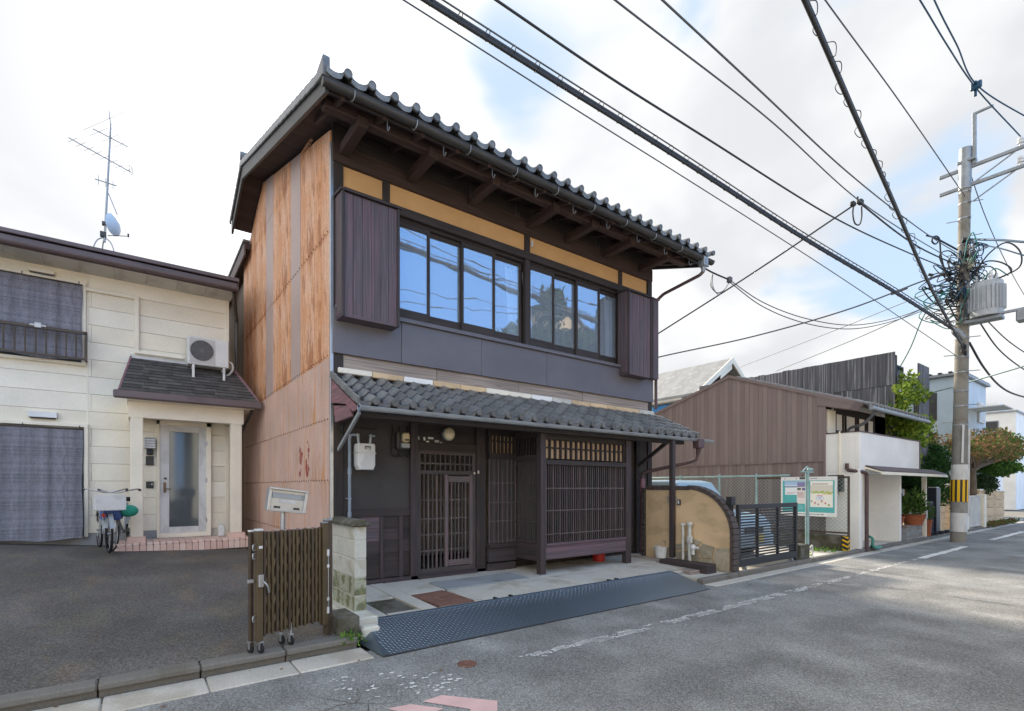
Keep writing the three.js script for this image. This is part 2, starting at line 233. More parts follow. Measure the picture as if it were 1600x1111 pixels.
// ---------------------------------------------------------------- materials
const M = {
  ground: mat(0x8a857c, { map: T.conc, size: 3, rough: 0.95 }),
  road: mat(0xe2e2df, { map: T.asph, size: 2.6, bump: T.asphB, bsize: 1.5, bs: 0.004, rough: 0.82, vc: true }),
  lot: mat(0xb4b0ac, { map: T.lot, size: 3.4, bump: T.asphB, bsize: 1.4, bs: 0.004, rough: 0.88 }),
  conc: mat(0xcfcac0, { map: T.conc, size: 1.7, bump: T.rough, bsize: 1.1, bs: 0.003, rough: 0.9 }),
  concGrey: mat(0xa3a6a8, { map: T.conc, size: 1.3, bump: T.rough, bsize: 1, bs: 0.002, rough: 0.85 }),
  concDark: mat(0x77746c, { map: T.moss, size: 1.1, bump: T.rough, bsize: 1, bs: 0.004, rough: 0.95 }),
  kerb: mat(0x7c7973, { map: T.conc, size: 1.6, bump: T.rough, bsize: 1, bs: 0.004, rough: 0.92 }),
  block: mat(0xd9d8cd, { map: T.conc, size: 0.9, bump: T.rough, bsize: 0.6, bs: 0.004, rough: 0.95 }),
  blockMoss: mat(0xc4c6b0, { map: T.moss, size: 0.55, bump: T.rough, bsize: 0.6, bs: 0.004, rough: 0.95 }),
  wood: mat(0x433a38, { map: T.wood, size: 0.6, size2: 1.2, bump: T.wood, bs: 0.003, rough: 0.72 }),
  woodDk: mat(0x3a3230, { map: T.wood, size: 0.6, size2: 1.2, bump: T.wood, bs: 0.002, rough: 0.75 }),
  woodEave: mat(0x523f3b, { map: T.wood, size: 0.6, size2: 1.2, bump: T.wood, bs: 0.002, rough: 0.8 }),
  woodGrey: mat(0xb2a398, { map: T.wood, size: 0.7, size2: 1.6, bump: T.wood, bs: 0.002, rough: 0.85 }),
  stainEaveShade: mat(0x4e4544, { map: T.worn, size: 0.55, size2: 1.6, bump: T.worn, bs: 0.0025, rough: 0.72 }),  // stain copy with the shade under the eaves put into its colour
  stainBay: mat(0x74646a, { map: T.worn, size: 0.55, size2: 1.6, bump: T.worn, bs: 0.0025, rough: 0.72 }),
  stain: mat(0x6f6367, { map: T.worn, size: 0.55, size2: 1.6, bump: T.worn, bs: 0.0025, rough: 0.7 }),
  stainDk: mat(0x4b4343, { map: T.worn, size: 0.55, size2: 1.6, bump: T.worn, bs: 0.0025, rough: 0.7 }),
  stainRed: mat(0x9a777b, { map: T.worn, size: 0.5, size2: 1.0, bump: T.worn, bs: 0.002, rough: 0.75 }),
  lattice: mat(0x59534f, { map: T.worn, size: 0.4, size2: 1.1, rough: 0.75 }),
  latticeWorn: mat(0x776e6b, { map: T.worn, size: 0.4, size2: 1.1, rough: 0.8 }),
  plasterDk: mat(0x474443, { map: T.plas, size: 1.3, bump: T.rough, bsize: 0.5, bs: 0.002, rough: 0.9 }),
  ochre: mat(0xdaad76, { map: T.plas, size: 1.2, bump: T.rough, bsize: 0.4, bs: 0.0015, rough: 0.92 }),
  band: mat(0x69666c, { map: T.plas, size: 1.5, rough: 0.5 }),
  tile: [0x838688, 0x7c7f82, 0x8c8f91].map(c => mat(c, { map: T.clay, size: 0.45, bump: T.rough, bsize: 0.4, bs: 0.0015, rough: 0.30 })),
  gutter: mat(0x4b4a49, { map: T.dirt, size: 0.8, rough: 0.45, metal: 0.3 }),
  copper: mat(0x5c4648, { map: T.dirt, size: 0.7, rough: 0.5 }),
  pinkPipe: mat(0xa07c84, { map: T.worn, size: 0.4, size2: 0.9, rough: 0.55 }),
  rust: mat(0xffffff, { map: T.rust, size: 1.5, size2: 1.61, bsize: 0.9, bsize2: 0.9, bump: T.rib, bs: 0.003, rough: 0.72 }),
  primer: mat(0xd6b5a6, { map: T.tan, size: 2.1, bump: T.rib, bsize: 0.9, bs: 0.004, rough: 0.6 }),
  mauve: mat(0xc0a9a2, { map: T.plas, size: 1.6, bump: T.rib, bsize: 0.9, bs: 0.003, rough: 0.5 }),
  rivet: mat(0x6b4a3c, { rough: 0.7, metal: 0.3 }),
  redPaint: mat(0xb4594c, { map: T.plas, size: 0.3, rough: 0.85 }),
  room: mat(0x8f887d, { rough: 0.95 }),
  shoji: mat(0xcbab8a, { map: T.plas, size: 0.8, rough: 0.95 }),
  curtain: mat(0xf6f7f8, { map: T.plas, size: 0.7, rough: 0.95 }),
  steel: mat(0xb9bcc0, { map: T.plas, size: 0.5, rough: 0.35, metal: 0.75 }),
  zinc: mat(0xa7adb2, { map: T.dirt, size: 0.9, rough: 0.5, metal: 0.4 }),
  black: mat(0x26272a, { rough: 0.55 }),
  rubber: mat(0x1c1c1d, { rough: 0.8 }),
  white: mat(0xe4e5e4, { map: T.dirt, size: 1.4, rough: 0.5 }),
  pvc: mat(0xdadcd8, { map: T.dirt, size: 0.6, rough: 0.45 }),
  cream: [0xf5eedb, 0xf4ecd8, 0xf7f1e0].map(c => mat(c, { map: T.plas, size: 2.4, bump: T.rough, bsize: 0.7, bs: 0.0005, rough: 0.75 })),
  creamTrim: mat(0xf6eedb, { map: T.plas, size: 1.6, rough: 0.6 }),
  fascia: mat(0x6d5f61, { map: T.dirt, size: 1.6, rough: 0.5 }),
  soffit: mat(0xd9d6cc, { map: T.dirt, size: 1.8, rough: 0.85 }),
  slate: [0x5e5d5c, 0x545353, 0x686766].map(c => mat(c, { map: T.clay, size: 0.6, bump: T.rough, bsize: 0.4, bs: 0.002, rough: 0.85 })),
  tilePink: [0xe6c6b8, 0xecd0c4, 0xdfbdb0].map(c => mat(c, { map: T.plas, size: 0.7, rough: 0.55 })),
  weave: mat(0xb9b8c4, { map: T.weave, size: 0.9, size2: 0.45, bump: T.weave, bs: 0.004, rough: 0.95 }),
  brown: mat(0x574a3d, { map: T.dirt, size: 0.9, rough: 0.5, metal: 0.2 }),
  gateBrown: mat(0x64563f, { map: T.dirt, size: 0.8, rough: 0.42, metal: 0.25 }),
  wallPlank: [0x8b7c7a, 0x857674, 0x91827f].map(c => mat(c, { map: T.plas, size: 1.2, size2: 3, rough: 0.55 })),
  oldBoard: [0x9d9ea5, 0x96979e, 0xa5a6ac].map(c => mat(c, { map: T.grey, size: 0.9, size2: 3.4, rough: 0.9 })),
  whiteWall: mat(0xf6f5f1, { map: T.plas, size: 2.4, bump: T.rough, bsize: 0.5, bs: 0.0006, rough: 0.9 }),
  beige: mat(0xe6c8a0, { map: T.dirt, size: 1.8, bump: T.rough, bsize: 0.8, bs: 0.003, rough: 0.92 }),
  brickDk: mat(0x5d5350, { map: T.clay, size: 0.5, rough: 0.7 }),
  stone: [0xbdb29c, 0xada48f, 0xcabfa8].map(c => mat(c, { map: T.clay, size: 0.6, bump: T.rough, bsize: 0.4, bs: 0.006, rough: 0.9 })),
  teal: mat(0x9dbcbc, { map: T.dirt, size: 1.0, rough: 0.5 }),
  mesh: mat(0xa3b9b5, { rough: 0.5, metal: 0.2 }),
  bark: mat(0x8b7c6c, { map: T.wood, size: 0.3, size2: 0.5, bump: T.wood, bs: 0.01, rough: 0.95 }),
  barkDk: mat(0x51463c, { map: T.wood, size: 0.3, size2: 0.5, bump: T.wood, bs: 0.01, rough: 0.95 }),
  pole: mat(0x98948b, { map: T.conc, size: 1.3, bump: T.rough, bsize: 0.8, bs: 0.003, rough: 0.9 }),
  cable: mat(0x2b2c2f, { rough: 0.6 }),
  cableGrey: mat(0x55585d, { rough: 0.55 }),
  cableBlue: mat(0x1f4866, { rough: 0.5 }),
  cableTeal: mat(0x3f8a86, { rough: 0.5 }),
  ceramic: mat(0xd9dadb, { rough: 0.25 }),
  terra: mat(0xb0643f, { map: T.clay, size: 0.5, rough: 0.8 }),
  paint: mat(0xe9e9e6, { map: T.plas, size: 0.4, rough: 0.75 }),
  pink: mat(0xe9c3bf, { map: T.plas, size: 0.5, bump: T.asphB, bsize: 1.4, bs: 0.002, rough: 0.75 }),
  ironRust: mat(0x9c7466, { map: T.clay, size: 0.4, rough: 0.75, metal: 0.3, bump: T.tread, bsize: 0.5, bs: 0.004 }),
  yellow: mat(0xe5b414, { rough: 0.6 }),
};
M.rust.map.offset.y = -3.13 / 1.61;
M.ramp = new THREE.MeshStandardMaterial({ color: 0x7a8a9a, metalness: 0.85, roughness: 0.62, roughnessMap: sized(T.smudge, 3.1), bumpMap: sized(T.rough, 0.7), bumpScale: 0.0012 });
M.stud = new THREE.MeshStandardMaterial({ color: 0x9fb0c2, metalness: 0.85, roughness: 0.32 });
// old window glass with added bluish mirror share to boost sky reflection; curtains show through
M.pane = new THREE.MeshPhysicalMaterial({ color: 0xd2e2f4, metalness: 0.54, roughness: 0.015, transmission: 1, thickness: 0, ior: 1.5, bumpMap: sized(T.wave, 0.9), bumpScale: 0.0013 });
M.glass = new THREE.MeshPhysicalMaterial({ color: 0xffffff, metalness: 0, roughness: 0.03, transmission: 1, thickness: 0, ior: 1.55 });
M.doorGlass = new THREE.MeshPhysicalMaterial({ color: 0x6f787f, metalness: 0.25, roughness: 0.05, transmission: 0.4, thickness: 0, ior: 1.55 });

// ---------------------------------------------------------------- ground, road, kerbs
struct('ground', grid((u, v) => [(u - 0.5) * 900 + 20, -0.05, (0.5 - v) * 900], 8, 8, { off: 0, g: 'x' }), M.ground);
{
  const g = grid((u, v) => [-24 + 104 * u, 0, 2.6 - 6.98 * v], 420, 28, { off: 0, g: 'x' });
  const p = g.attributes.position.array, c = new Float32Array(p.length);
  for (let i = 0; i < p.length; i += 3) {                           // patches of paler, worn binder, and an older darker strip along the house side
    const x = p[i] + 60, z = p[i + 2] + 20, a = f3(x * 0.55, 1, z * 0.75, 4, 7), b = f3(x * 1.7, 3, z * 2.0, 3, 17), w = ss(0.46, 0.66, a);
    const l = mix(0.90, 1.0, w) * (0.93 + 0.14 * b); c[i] = l * (1 + 0.0 * w); c[i + 1] = l * (1 + 0.01 * w); c[i + 2] = l * (1 + 0.015 * w);
  }
  g.setAttribute('color', new THREE.BufferAttribute(c, 3));
  struct('road', g, M.road);
}
const lotY = (x, z) => mix(0.10, 0.385 - 0.055 * (x - 0.4) + 0.035 * cl(-x - 0.3, 0, 3), ss(-4.6, -11.2, z) * 0.35 + 0.65 * cl((-4.6 - z) / 6.6));
struct('parking_lot', grid((u, v) => { const x = -9 + 10.72 * u, z = -4.62 - 8 * v; return [x, lotY(x, z) + 0.006 * (f3(x * 0.9 + 30, 0, z * 0.9, 3, 5) - 0.5), z]; }, 40, 30, { off: 0, g: 'x' }), M.lot);
{
  const gp = new THREE.Group(); gp.name = 'kerb'; gp.userData.kind = 'structure'; gp.position.set(0, 0, -4.55); ABS.set(gp, [0, 0, -4.55]); scene.add(gp);
  const G = [0, 1, 2].map(() => mergeGeometries([bx(0.6, 0.055, 0.15, 0, 0.05, 0.01, { b: 0.014, g: 'x' }), bx(0.596, 0.11, 0.11, 0, -0.03, -0.01, { b: 0.004, g: 'x' })]));
  for (let k = 0; k < 15; k++) piece('kerbstone', G[k % 3], M.kerb, gp, [1.33 - 0.606 * k, 0.03 + rr(-0.006, 0.006), -4.56 + rr(-0.006, 0.006)], [rr(-0.01, 0.01), rr(-0.006, 0.006), 0]);
  const gg = new THREE.Group(); gg.name = 'gutter_strip'; gg.userData.kind = 'structure'; gg.position.set(0, 0, -4.3); ABS.set(gg, [0, 0, -4.3]); scene.add(gg);
  const H3 = [0, 1, 2].map(() => bx(0.6, 0.06, 0.33, 0, 0, 0, { b: 0.01, g: 'x' }));
  for (let k = 0; k < 15; k++) piece('gutter_slab', H3[k % 3], M.conc, gg, [1.36 - 0.608 * k, -0.02, -4.325 + rr(-0.004, 0.004)], [rr(-0.006, 0.006), 0, rr(-0.004, 0.004)]);
  const k2 = new THREE.Group(); k2.name = 'kerb_001'; k2.userData.kind = 'structure'; k2.position.set(16, 0, -4.45); ABS.set(k2, [16, 0, -4.45]); scene.add(k2);
  const G2 = [0, 1, 2].map(() => bx(0.99, 0.16, 0.12, 0, 0, 0, { b: 0.015, g: 'x' }));
  for (let k = 0; k < 22; k++) piece('kerbstone', G2[k % 3], M.kerb, k2, [7.35 + k, 0.0 + rr(-0.006, 0.006), -4.43 + rr(-0.006, 0.006)], [0, rr(-0.004, 0.004), 0]);
  const k3 = new THREE.Group(); k3.name = 'gutter_strip_001'; k3.userData.kind = 'structure'; k3.position.set(16, 0, -4.2); ABS.set(k3, [16, 0, -4.2]); scene.add(k3);
  const G3 = [0, 1].map(() => bx(0.99, 0.05, 0.2, 0, 0, 0, { b: 0.008, g: 'x' }));
  for (let k = 0; k < 24; k++) piece('gutter_slab', G3[k % 2], M.conc, k3, [7.35 + k, -0.018, -4.262 + rr(-0.004, 0.004)], [rr(-0.006, 0.006), 0, rr(-0.004, 0.004)]);
}
struct('forecourt', bb(6.9, 32, -0.04, 0.065, -14, -4.5, { b: 0.01 }), M.conc);
// stone and concrete slabs in front of the old house, tilting gently to the street
{
  const gp = new THREE.Group(); gp.name = 'apron'; gp.userData.kind = 'structure'; gp.position.set(5, 0.1, -5.7); ABS.set(gp, [5, 0.1, -5.7]); scene.add(gp);
  part('bed', bb(1.93, 8.0, -0.03, 0.088, -6.62, -4.86, { g: 'x' }), M.concGrey, gp);
  const tilt = 0.027, yA = z => 0.118 + (-4.88 - z) * tilt;
  const slab = (x0, x1, z0, z1, m, dy = 0) => piece('paving_slab', bx(x1 - x0 - 0.012, 0.05, z1 - z0 - 0.012, 0, 0, 0, { b: 0.006, g: 'x' }), m, gp, [(x0 + x1) / 2, yA((z0 + z1) / 2) - 0.025 + dy, (z0 + z1) / 2], [tilt, 0, rr(-0.002, 0.002)]);
  slab(1.94, 2.14, -6.6, -4.9, M.conc); slab(2.14, 2.52, -5.08, -4.9, M.conc, 0.002); slab(2.14, 2.52, -6.6, -5.72, M.conc); slab(2.14, 2.52, -5.72, -5.08, M.concDark, -0.018);
  slab(2.52, 2.72, -6.6, -4.9, M.conc, 0.003); slab(2.72, 3.24, -5.02, -4.9, M.conc); slab(2.72, 3.24, -6.6, -5.74, M.conc, -0.002);
  slab(3.24, 4.62, -6.22, -5.72, M.concGrey, 0.008); slab(3.24, 4.62, -6.6, -6.22, M.conc); slab(3.24, 4.1, -5.72, -4.9, M.conc, -0.003); slab(4.1, 4.95, -5.72, -4.9, M.conc, 0.002);
  slab(4.62, 5.9, -6.6, -5.72, M.conc, -0.001); slab(4.95, 6.2, -5.72, -4.9, M.conc); slab(5.9, 7.2, -6.6, -5.72, M.conc); slab(6.2, 7.05, -5.72, -4.9, M.conc, 0.002); slab(7.2, 8.0, -6.6, -5.72, M.conc); slab(7.05, 7.4, -5.72, -4.9, M.conc);
  piece('access_cover', bx(0.46, 0.05, 0.66, 0, 0, 0, { b: 0.004, g: 'z' }), M.ironRust, gp, [2.98, yA(-5.38) - 0.023, -5.38], [tilt, 0.1, 0]);
  part('cover_handle', bx(0.05, 0.008, 0.02, 2.98, yA(-5.38) + 0.004, -5.38, {}), M.rivet, gp);
}
// footing between the lot and the apron
solo('footing', [bb(1.70, 1.93, -0.02, 0.20, -6.5, -4.75, { b: 0.012 }), bb(1.72, 1.9, 0.0, 0.14, -4.75, -4.62, { b: 0.02 })], M.block, 'low pale concrete footing under the mossy block wall stub', 'footing');
solo('concrete_block', [bb(1.50, 1.69, 0.09, 0.27, -4.98, -4.60, { b: 0.012 })], M.concDark, 'mossy dark concrete block on the ground beside the folded gate', 'concrete block');

// steel ramp
{
  const t = thing('vehicle_ramp', 'long dark blue checker plate steel ramp between road and apron', 'ramp', [4.2, 0, -4.5]);
  const x0 = 1.72, x1 = 6.72;
  part('tread_plate', fin(tris([1.84, 0.135, -4.86, x0, 0.012, -4.13, x1 - 0.12, 0.012, -4.09, 1.84, 0.135, -4.86, x1 - 0.12, 0.012, -4.09, x1 + 0.08, 0.135, -4.86]), { g: 'x' }), M.ramp, t);
  part('end_plate', fin(tris([1.84, 0.134, -4.86, 1.68, 0.0, -4.82, x0, 0.012, -4.13]), { g: 'z' }), M.ramp, t);
  part('end_plate', fin(tris([x1 + 0.08, 0.134, -4.86, x1 - 0.12, 0.012, -4.09, x1 + 0.1, 0.0, -4.84]), { g: 'z' }), M.ramp, t);
  part('lip', bb(1.84, x1 + 0.07, 0.122, 0.140, -4.93, -4.862, { b: 0.003 }), M.ramp, t);
  part('front_edge', [bb(x0, x1 - 0.12, 0.002, 0.014, -4.134, -4.122, { b: 0.002 })], M.gutter, t);
  {                                                                  // raised studs of the checker plate
    const sg = fin(new THREE.SphereGeometry(1, 6, 3, 0, 6.2832, 0, 1.571).scale(0.0145, 0.0035, 0.0055)), list = [], at = ABS.get(t), m4 = new THREE.Matrix4(), sl = Math.atan2(0.123, 0.73);
    for (let r = 0; r < 22; r++) for (let c = 0; c < 152; c++) { const v = (r + 0.5) / 22, x = 1.80 + c * 0.0325 + (v < 0.5 ? 0 : 0), z = mix(-4.85, -4.135, v), y = 0.135 - 0.123 * (z + 4.86) / 0.73; if (x < mix(1.87, 1.75, v) || x > mix(6.74, 6.60, v)) continue; list.push(m4.clone().compose(V3(x - at[0], y - at[1], z - at[2]), new THREE.Quaternion().setFromEuler(new THREE.Euler(sl, (r + c) % 2 ? 0.785 : -0.785, 0, 'XYZ')), V3(1, 1, 1))); }
    const im = shadow(new THREE.InstancedMesh(sg, M.stud, list.length)); list.forEach((m, i) => im.setMatrixAt(i, m)); im.name = 'tread_studs'; im.userData.kind = 'stuff'; t.add(im);
  }
  for (const x of [3.45, 3.68, 5.42, 5.58]) part('lug', [bb(x, x + 0.03, 0.125, 0.146, -4.99, -4.92, { b: 0.003 })], M.rubber, t);
}
// road paint: flecks of white that wear has left, a pale pink marking, a small iron cover, a crack
{
  const flecks = (name, x0, x1, zc, w, dens, den, label) => {
    const out = [];
    const n = Math.floor((x1 - x0) * dens);
    for (let k = 0; k < n; k++) {
      const x = rr(x0, x1), e = rr(-1, 1), z = zc(x) + e * w, keep = den(x) * (1 - 0.55 * Math.abs(e)) * ss(0.36, 0.62, f3(x * 5 + 3, 0, z * 9, 3, 88)) * 1.5;
      if (rnd() > keep) continue;
      const a = rr(0, 6.28), r = rr(0.004, 0.020), N = 5, q = [];
      for (let m = 0; m < N; m++) { const b = a - m / N * 6.28, s = r * rr(0.6, 1.2); q.push([x + Math.cos(b) * s * 1.3, 0.0045, z + Math.sin(b) * s]); }
      for (let m = 1; m + 1 < N; m++) out.push(...q[0], ...q[m], ...q[m + 1]);
    }
    const g = tris(out); const nn = g.attributes.normal.array; for (let i = 0; i < nn.length; i += 3) { nn[i] = 0; nn[i + 1] = 1; nn[i + 2] = 0; }
    const m = solo(name, fin(g, { g: 'x' }), M.paint); m.userData.kind = 'structure';
  };
  flecks('edge_line', 2.5, 8.9, x => -3.36 + 0.012 * (x - 5), 0.06, 900, x => x < 3 ? 0.75 : x < 5.2 ? 1.25 : x < 6.8 ? 0.85 : 0.55);
  flecks('edge_line', 8.9, 13.2, () => -3.32, 0.05, 380, x => x < 11.5 ? 0.35 : 0.25);
  flecks('paint_stain', 1.15, 2.0, x => -3.55 + 0.4 * (x - 1.5), 0.26, 900, () => 0.2);
  struct('edge_line', [[13.0, 14.9], [15.2, 16.4], [19.2, 23.5], [24.2, 27]].flatMap(([a, b]) => { const g = []; for (let x = a; x < b; x += 0.31) g.push(bb(x, x + 0.26 + rr(0, 0.04), 0.0, 0.004, -3.37 + rr(-0.02, 0.01), -3.25 + rr(-0.02, 0.02), { b: 0 })); return g; }), M.paint);
  { // pale seam across the road
    const out = []; for (let k = 0; k < 2600; k++) { const z = rr(-3.3, 1.6), x = 8.72 + 0.05 * Math.sin(z * 2) + 0.04 * (rnd() + rnd() - 1) * 2, r = rr(0.004, 0.016); if (rnd() > ss(0.36, 0.6, f3(x * 4, 0, z * 4, 3, 31))) continue; out.push(x - r, 0.0045, z - r * 0.7, x + r * 0.2, 0.0045, z + r, x + r, 0.0045, z - r * 0.4); }
    struct('road_seam', fin(tris(out), { g: 'x' }), M.concGrey);
  }
  struct('road_marking', [
    fin(tris([1.575, 0.0046, -3.114, 1.772, 0.0046, -2.818, 1.987, 0.0046, -2.819, 1.575, 0.0046, -3.114, 1.987, 0.0046, -2.819, 1.731, 0.0046, -3.129]), { g: 'x' }),
    fin(tris([1.772, 0.0046, -2.8185, 1.65, 0.0046, -2.62, 1.80, 0.0046, -2.55, 1.772, 0.0046, -2.8185, 1.80, 0.0046, -2.55, 1.987, 0.0046, -2.8195]), { g: 'x' }),
    fin(tris([1.34, 0.0046, -3.15, 1.46, 0.0046, -2.90, 1.64, 0.0046, -2.93, 1.34, 0.0046, -3.15, 1.64, 0.0046, -2.93, 1.49, 0.0046, -3.125]), { g: 'x' })], M.pink);
  const mh = thing('valve_cover', 'small round rusty iron cover set in the asphalt', 'manhole cover', [2.206, 0, -3.56]);
  part('rim', ring([2.206, 0.004, -3.56], 0.075, 0.006, [Math.PI / 2, 0, 0], 24), M.ironRust, mh);
  part('lid', [disc([2.206, 0.002, -3.56], [0, 1, 0], 0.068, 0.008, 24), bx(0.06, 0.004, 0.012, 2.206, 0.008, -3.56), bx(0.012, 0.004, 0.06, 2.206, 0.0078, -3.56)], M.ironRust, mh);
  struct('road_crack', [[[1.02, -3.62], [1.12, -3.48], [1.2, -3.36], [1.27, -3.30], [1.4, -3.22]], [[1.2, -3.36], [1.28, -3.46], [1.3, -3.6]], [[0.95, -3.35], [1.1, -3.4], [1.2, -3.36]], [[1.27, -3.3], [1.2, -3.1], [1.22, -2.95]]].map(l => { const o = []; for (let i = 0; i + 1 < l.length; i++) { const [a, b] = l[i], [c, d] = l[i + 1], dx = c - a, dz = d - b, L = Math.hypot(dx, dz), w = 0.0022, nx = -dz / L * w, nz = dx / L * w; o.push(a + nx, 0.0042, b + nz, c + nx, 0.0042, d + nz, c - nx, 0.0042, d - nz, a + nx, 0.0042, b + nz, c - nx, 0.0042, d - nz, a - nx, 0.0042, b - nz); } return fin(tris(o), { g: 'x' }); }), M.concDark);
}

// ---------------------------------------------------------------- the old wooden townhouse
const ZF = -6.57, XL = 2.055, XR = 8.46;
const house = thing('wooden_townhouse', 'old dark two storey wooden townhouse with tiled roofs, lattice front and rusty left side wall', 'house', [5.2, 0, -7]);
const prof = (W, up, t, drop = 0, lift = 0) => {                    // S section of a pantile: shallow pan, round roll on the right
  const top = [], bot = [], N = 12;
  for (let k = 0; k <= N; k++) { const s = k / N, y = s < 0.64 ? -0.030 * Math.sin(Math.PI * s / 0.64) : 0.050 * Math.sin(Math.PI * (s - 0.64) / 0.36); top.push([s * W * 1.03 - W / 2, y * up + lift]); bot.push([s * W * 1.03 - W / 2, y * up - t - (s < 0.66 ? drop : 0) + lift]); }
  return top.concat(bot.reverse());
};
function tileKit(W, L) {
  return {
    plain: [0, 1].map(() => extZ(prof(W, 1, 0.015), -L, 0, { g: 'z' })),
    eave: [0, 1].map(() => mergeGeometries([extZ(prof(W, 1, 0.02), -L, 0, { g: 'z' }), extZ(prof(W, 1, 0.022, 0.040), -0.022, 0.004, { g: 'x' }), disc([W * 0.335, 0.004, 0.010], [0, 0, 1], 0.046, 0.034, 18), ring([W * 0.335, 0.004, 0.027], 0.036, 0.005, [0, 0, 0], 18, 5)])),
  };
}
function tiledSlope(parent, x0, n, W, L, expo, rows, yE, zE, ang, keep) {
  const K = tileKit(W, L), m4 = new THREE.Matrix4(), mats = [], at = ABS.get(parent);
  for (let r = 0; r < rows; r++) for (let c = 0; c < n; c++) {
    const x = x0 + (c + 0.5) * W, d = r * expo + (r ? rr(-0.006, 0.006) : rr(-0.003, 0.003)), y = yE + d * Math.sin(ang) + 0.022, z = zE - d * Math.cos(ang), a = ang - 0.12 + rr(-0.008, 0.008), yaw = rr(-0.009, 0.009), roll = rr(-0.01, 0.01);
    if (keep(r, c)) piece(r ? 'roof_tile' : 'eave_tile', (r ? K.plain : K.eave)[(r + c) % 2], M.tile[Math.floor(rnd() * 3)], parent, [x, y, z], [a, yaw, roll]);
    else mats.push(m4.clone().compose(V3(x - at[0], y - at[1], z - at[2]), new THREE.Quaternion().setFromEuler(new THREE.Euler(a, yaw, roll)), V3(1, 1, 1)));
  }
  if (mats.length) { const im = shadow(new THREE.InstancedMesh(K.plain[0], M.tile[0], mats.length)); mats.forEach((m, i) => im.setMatrixAt(i, m)); im.name = 'roof_tiles'; im.userData.kind = 'stuff'; parent.add(im); }
}
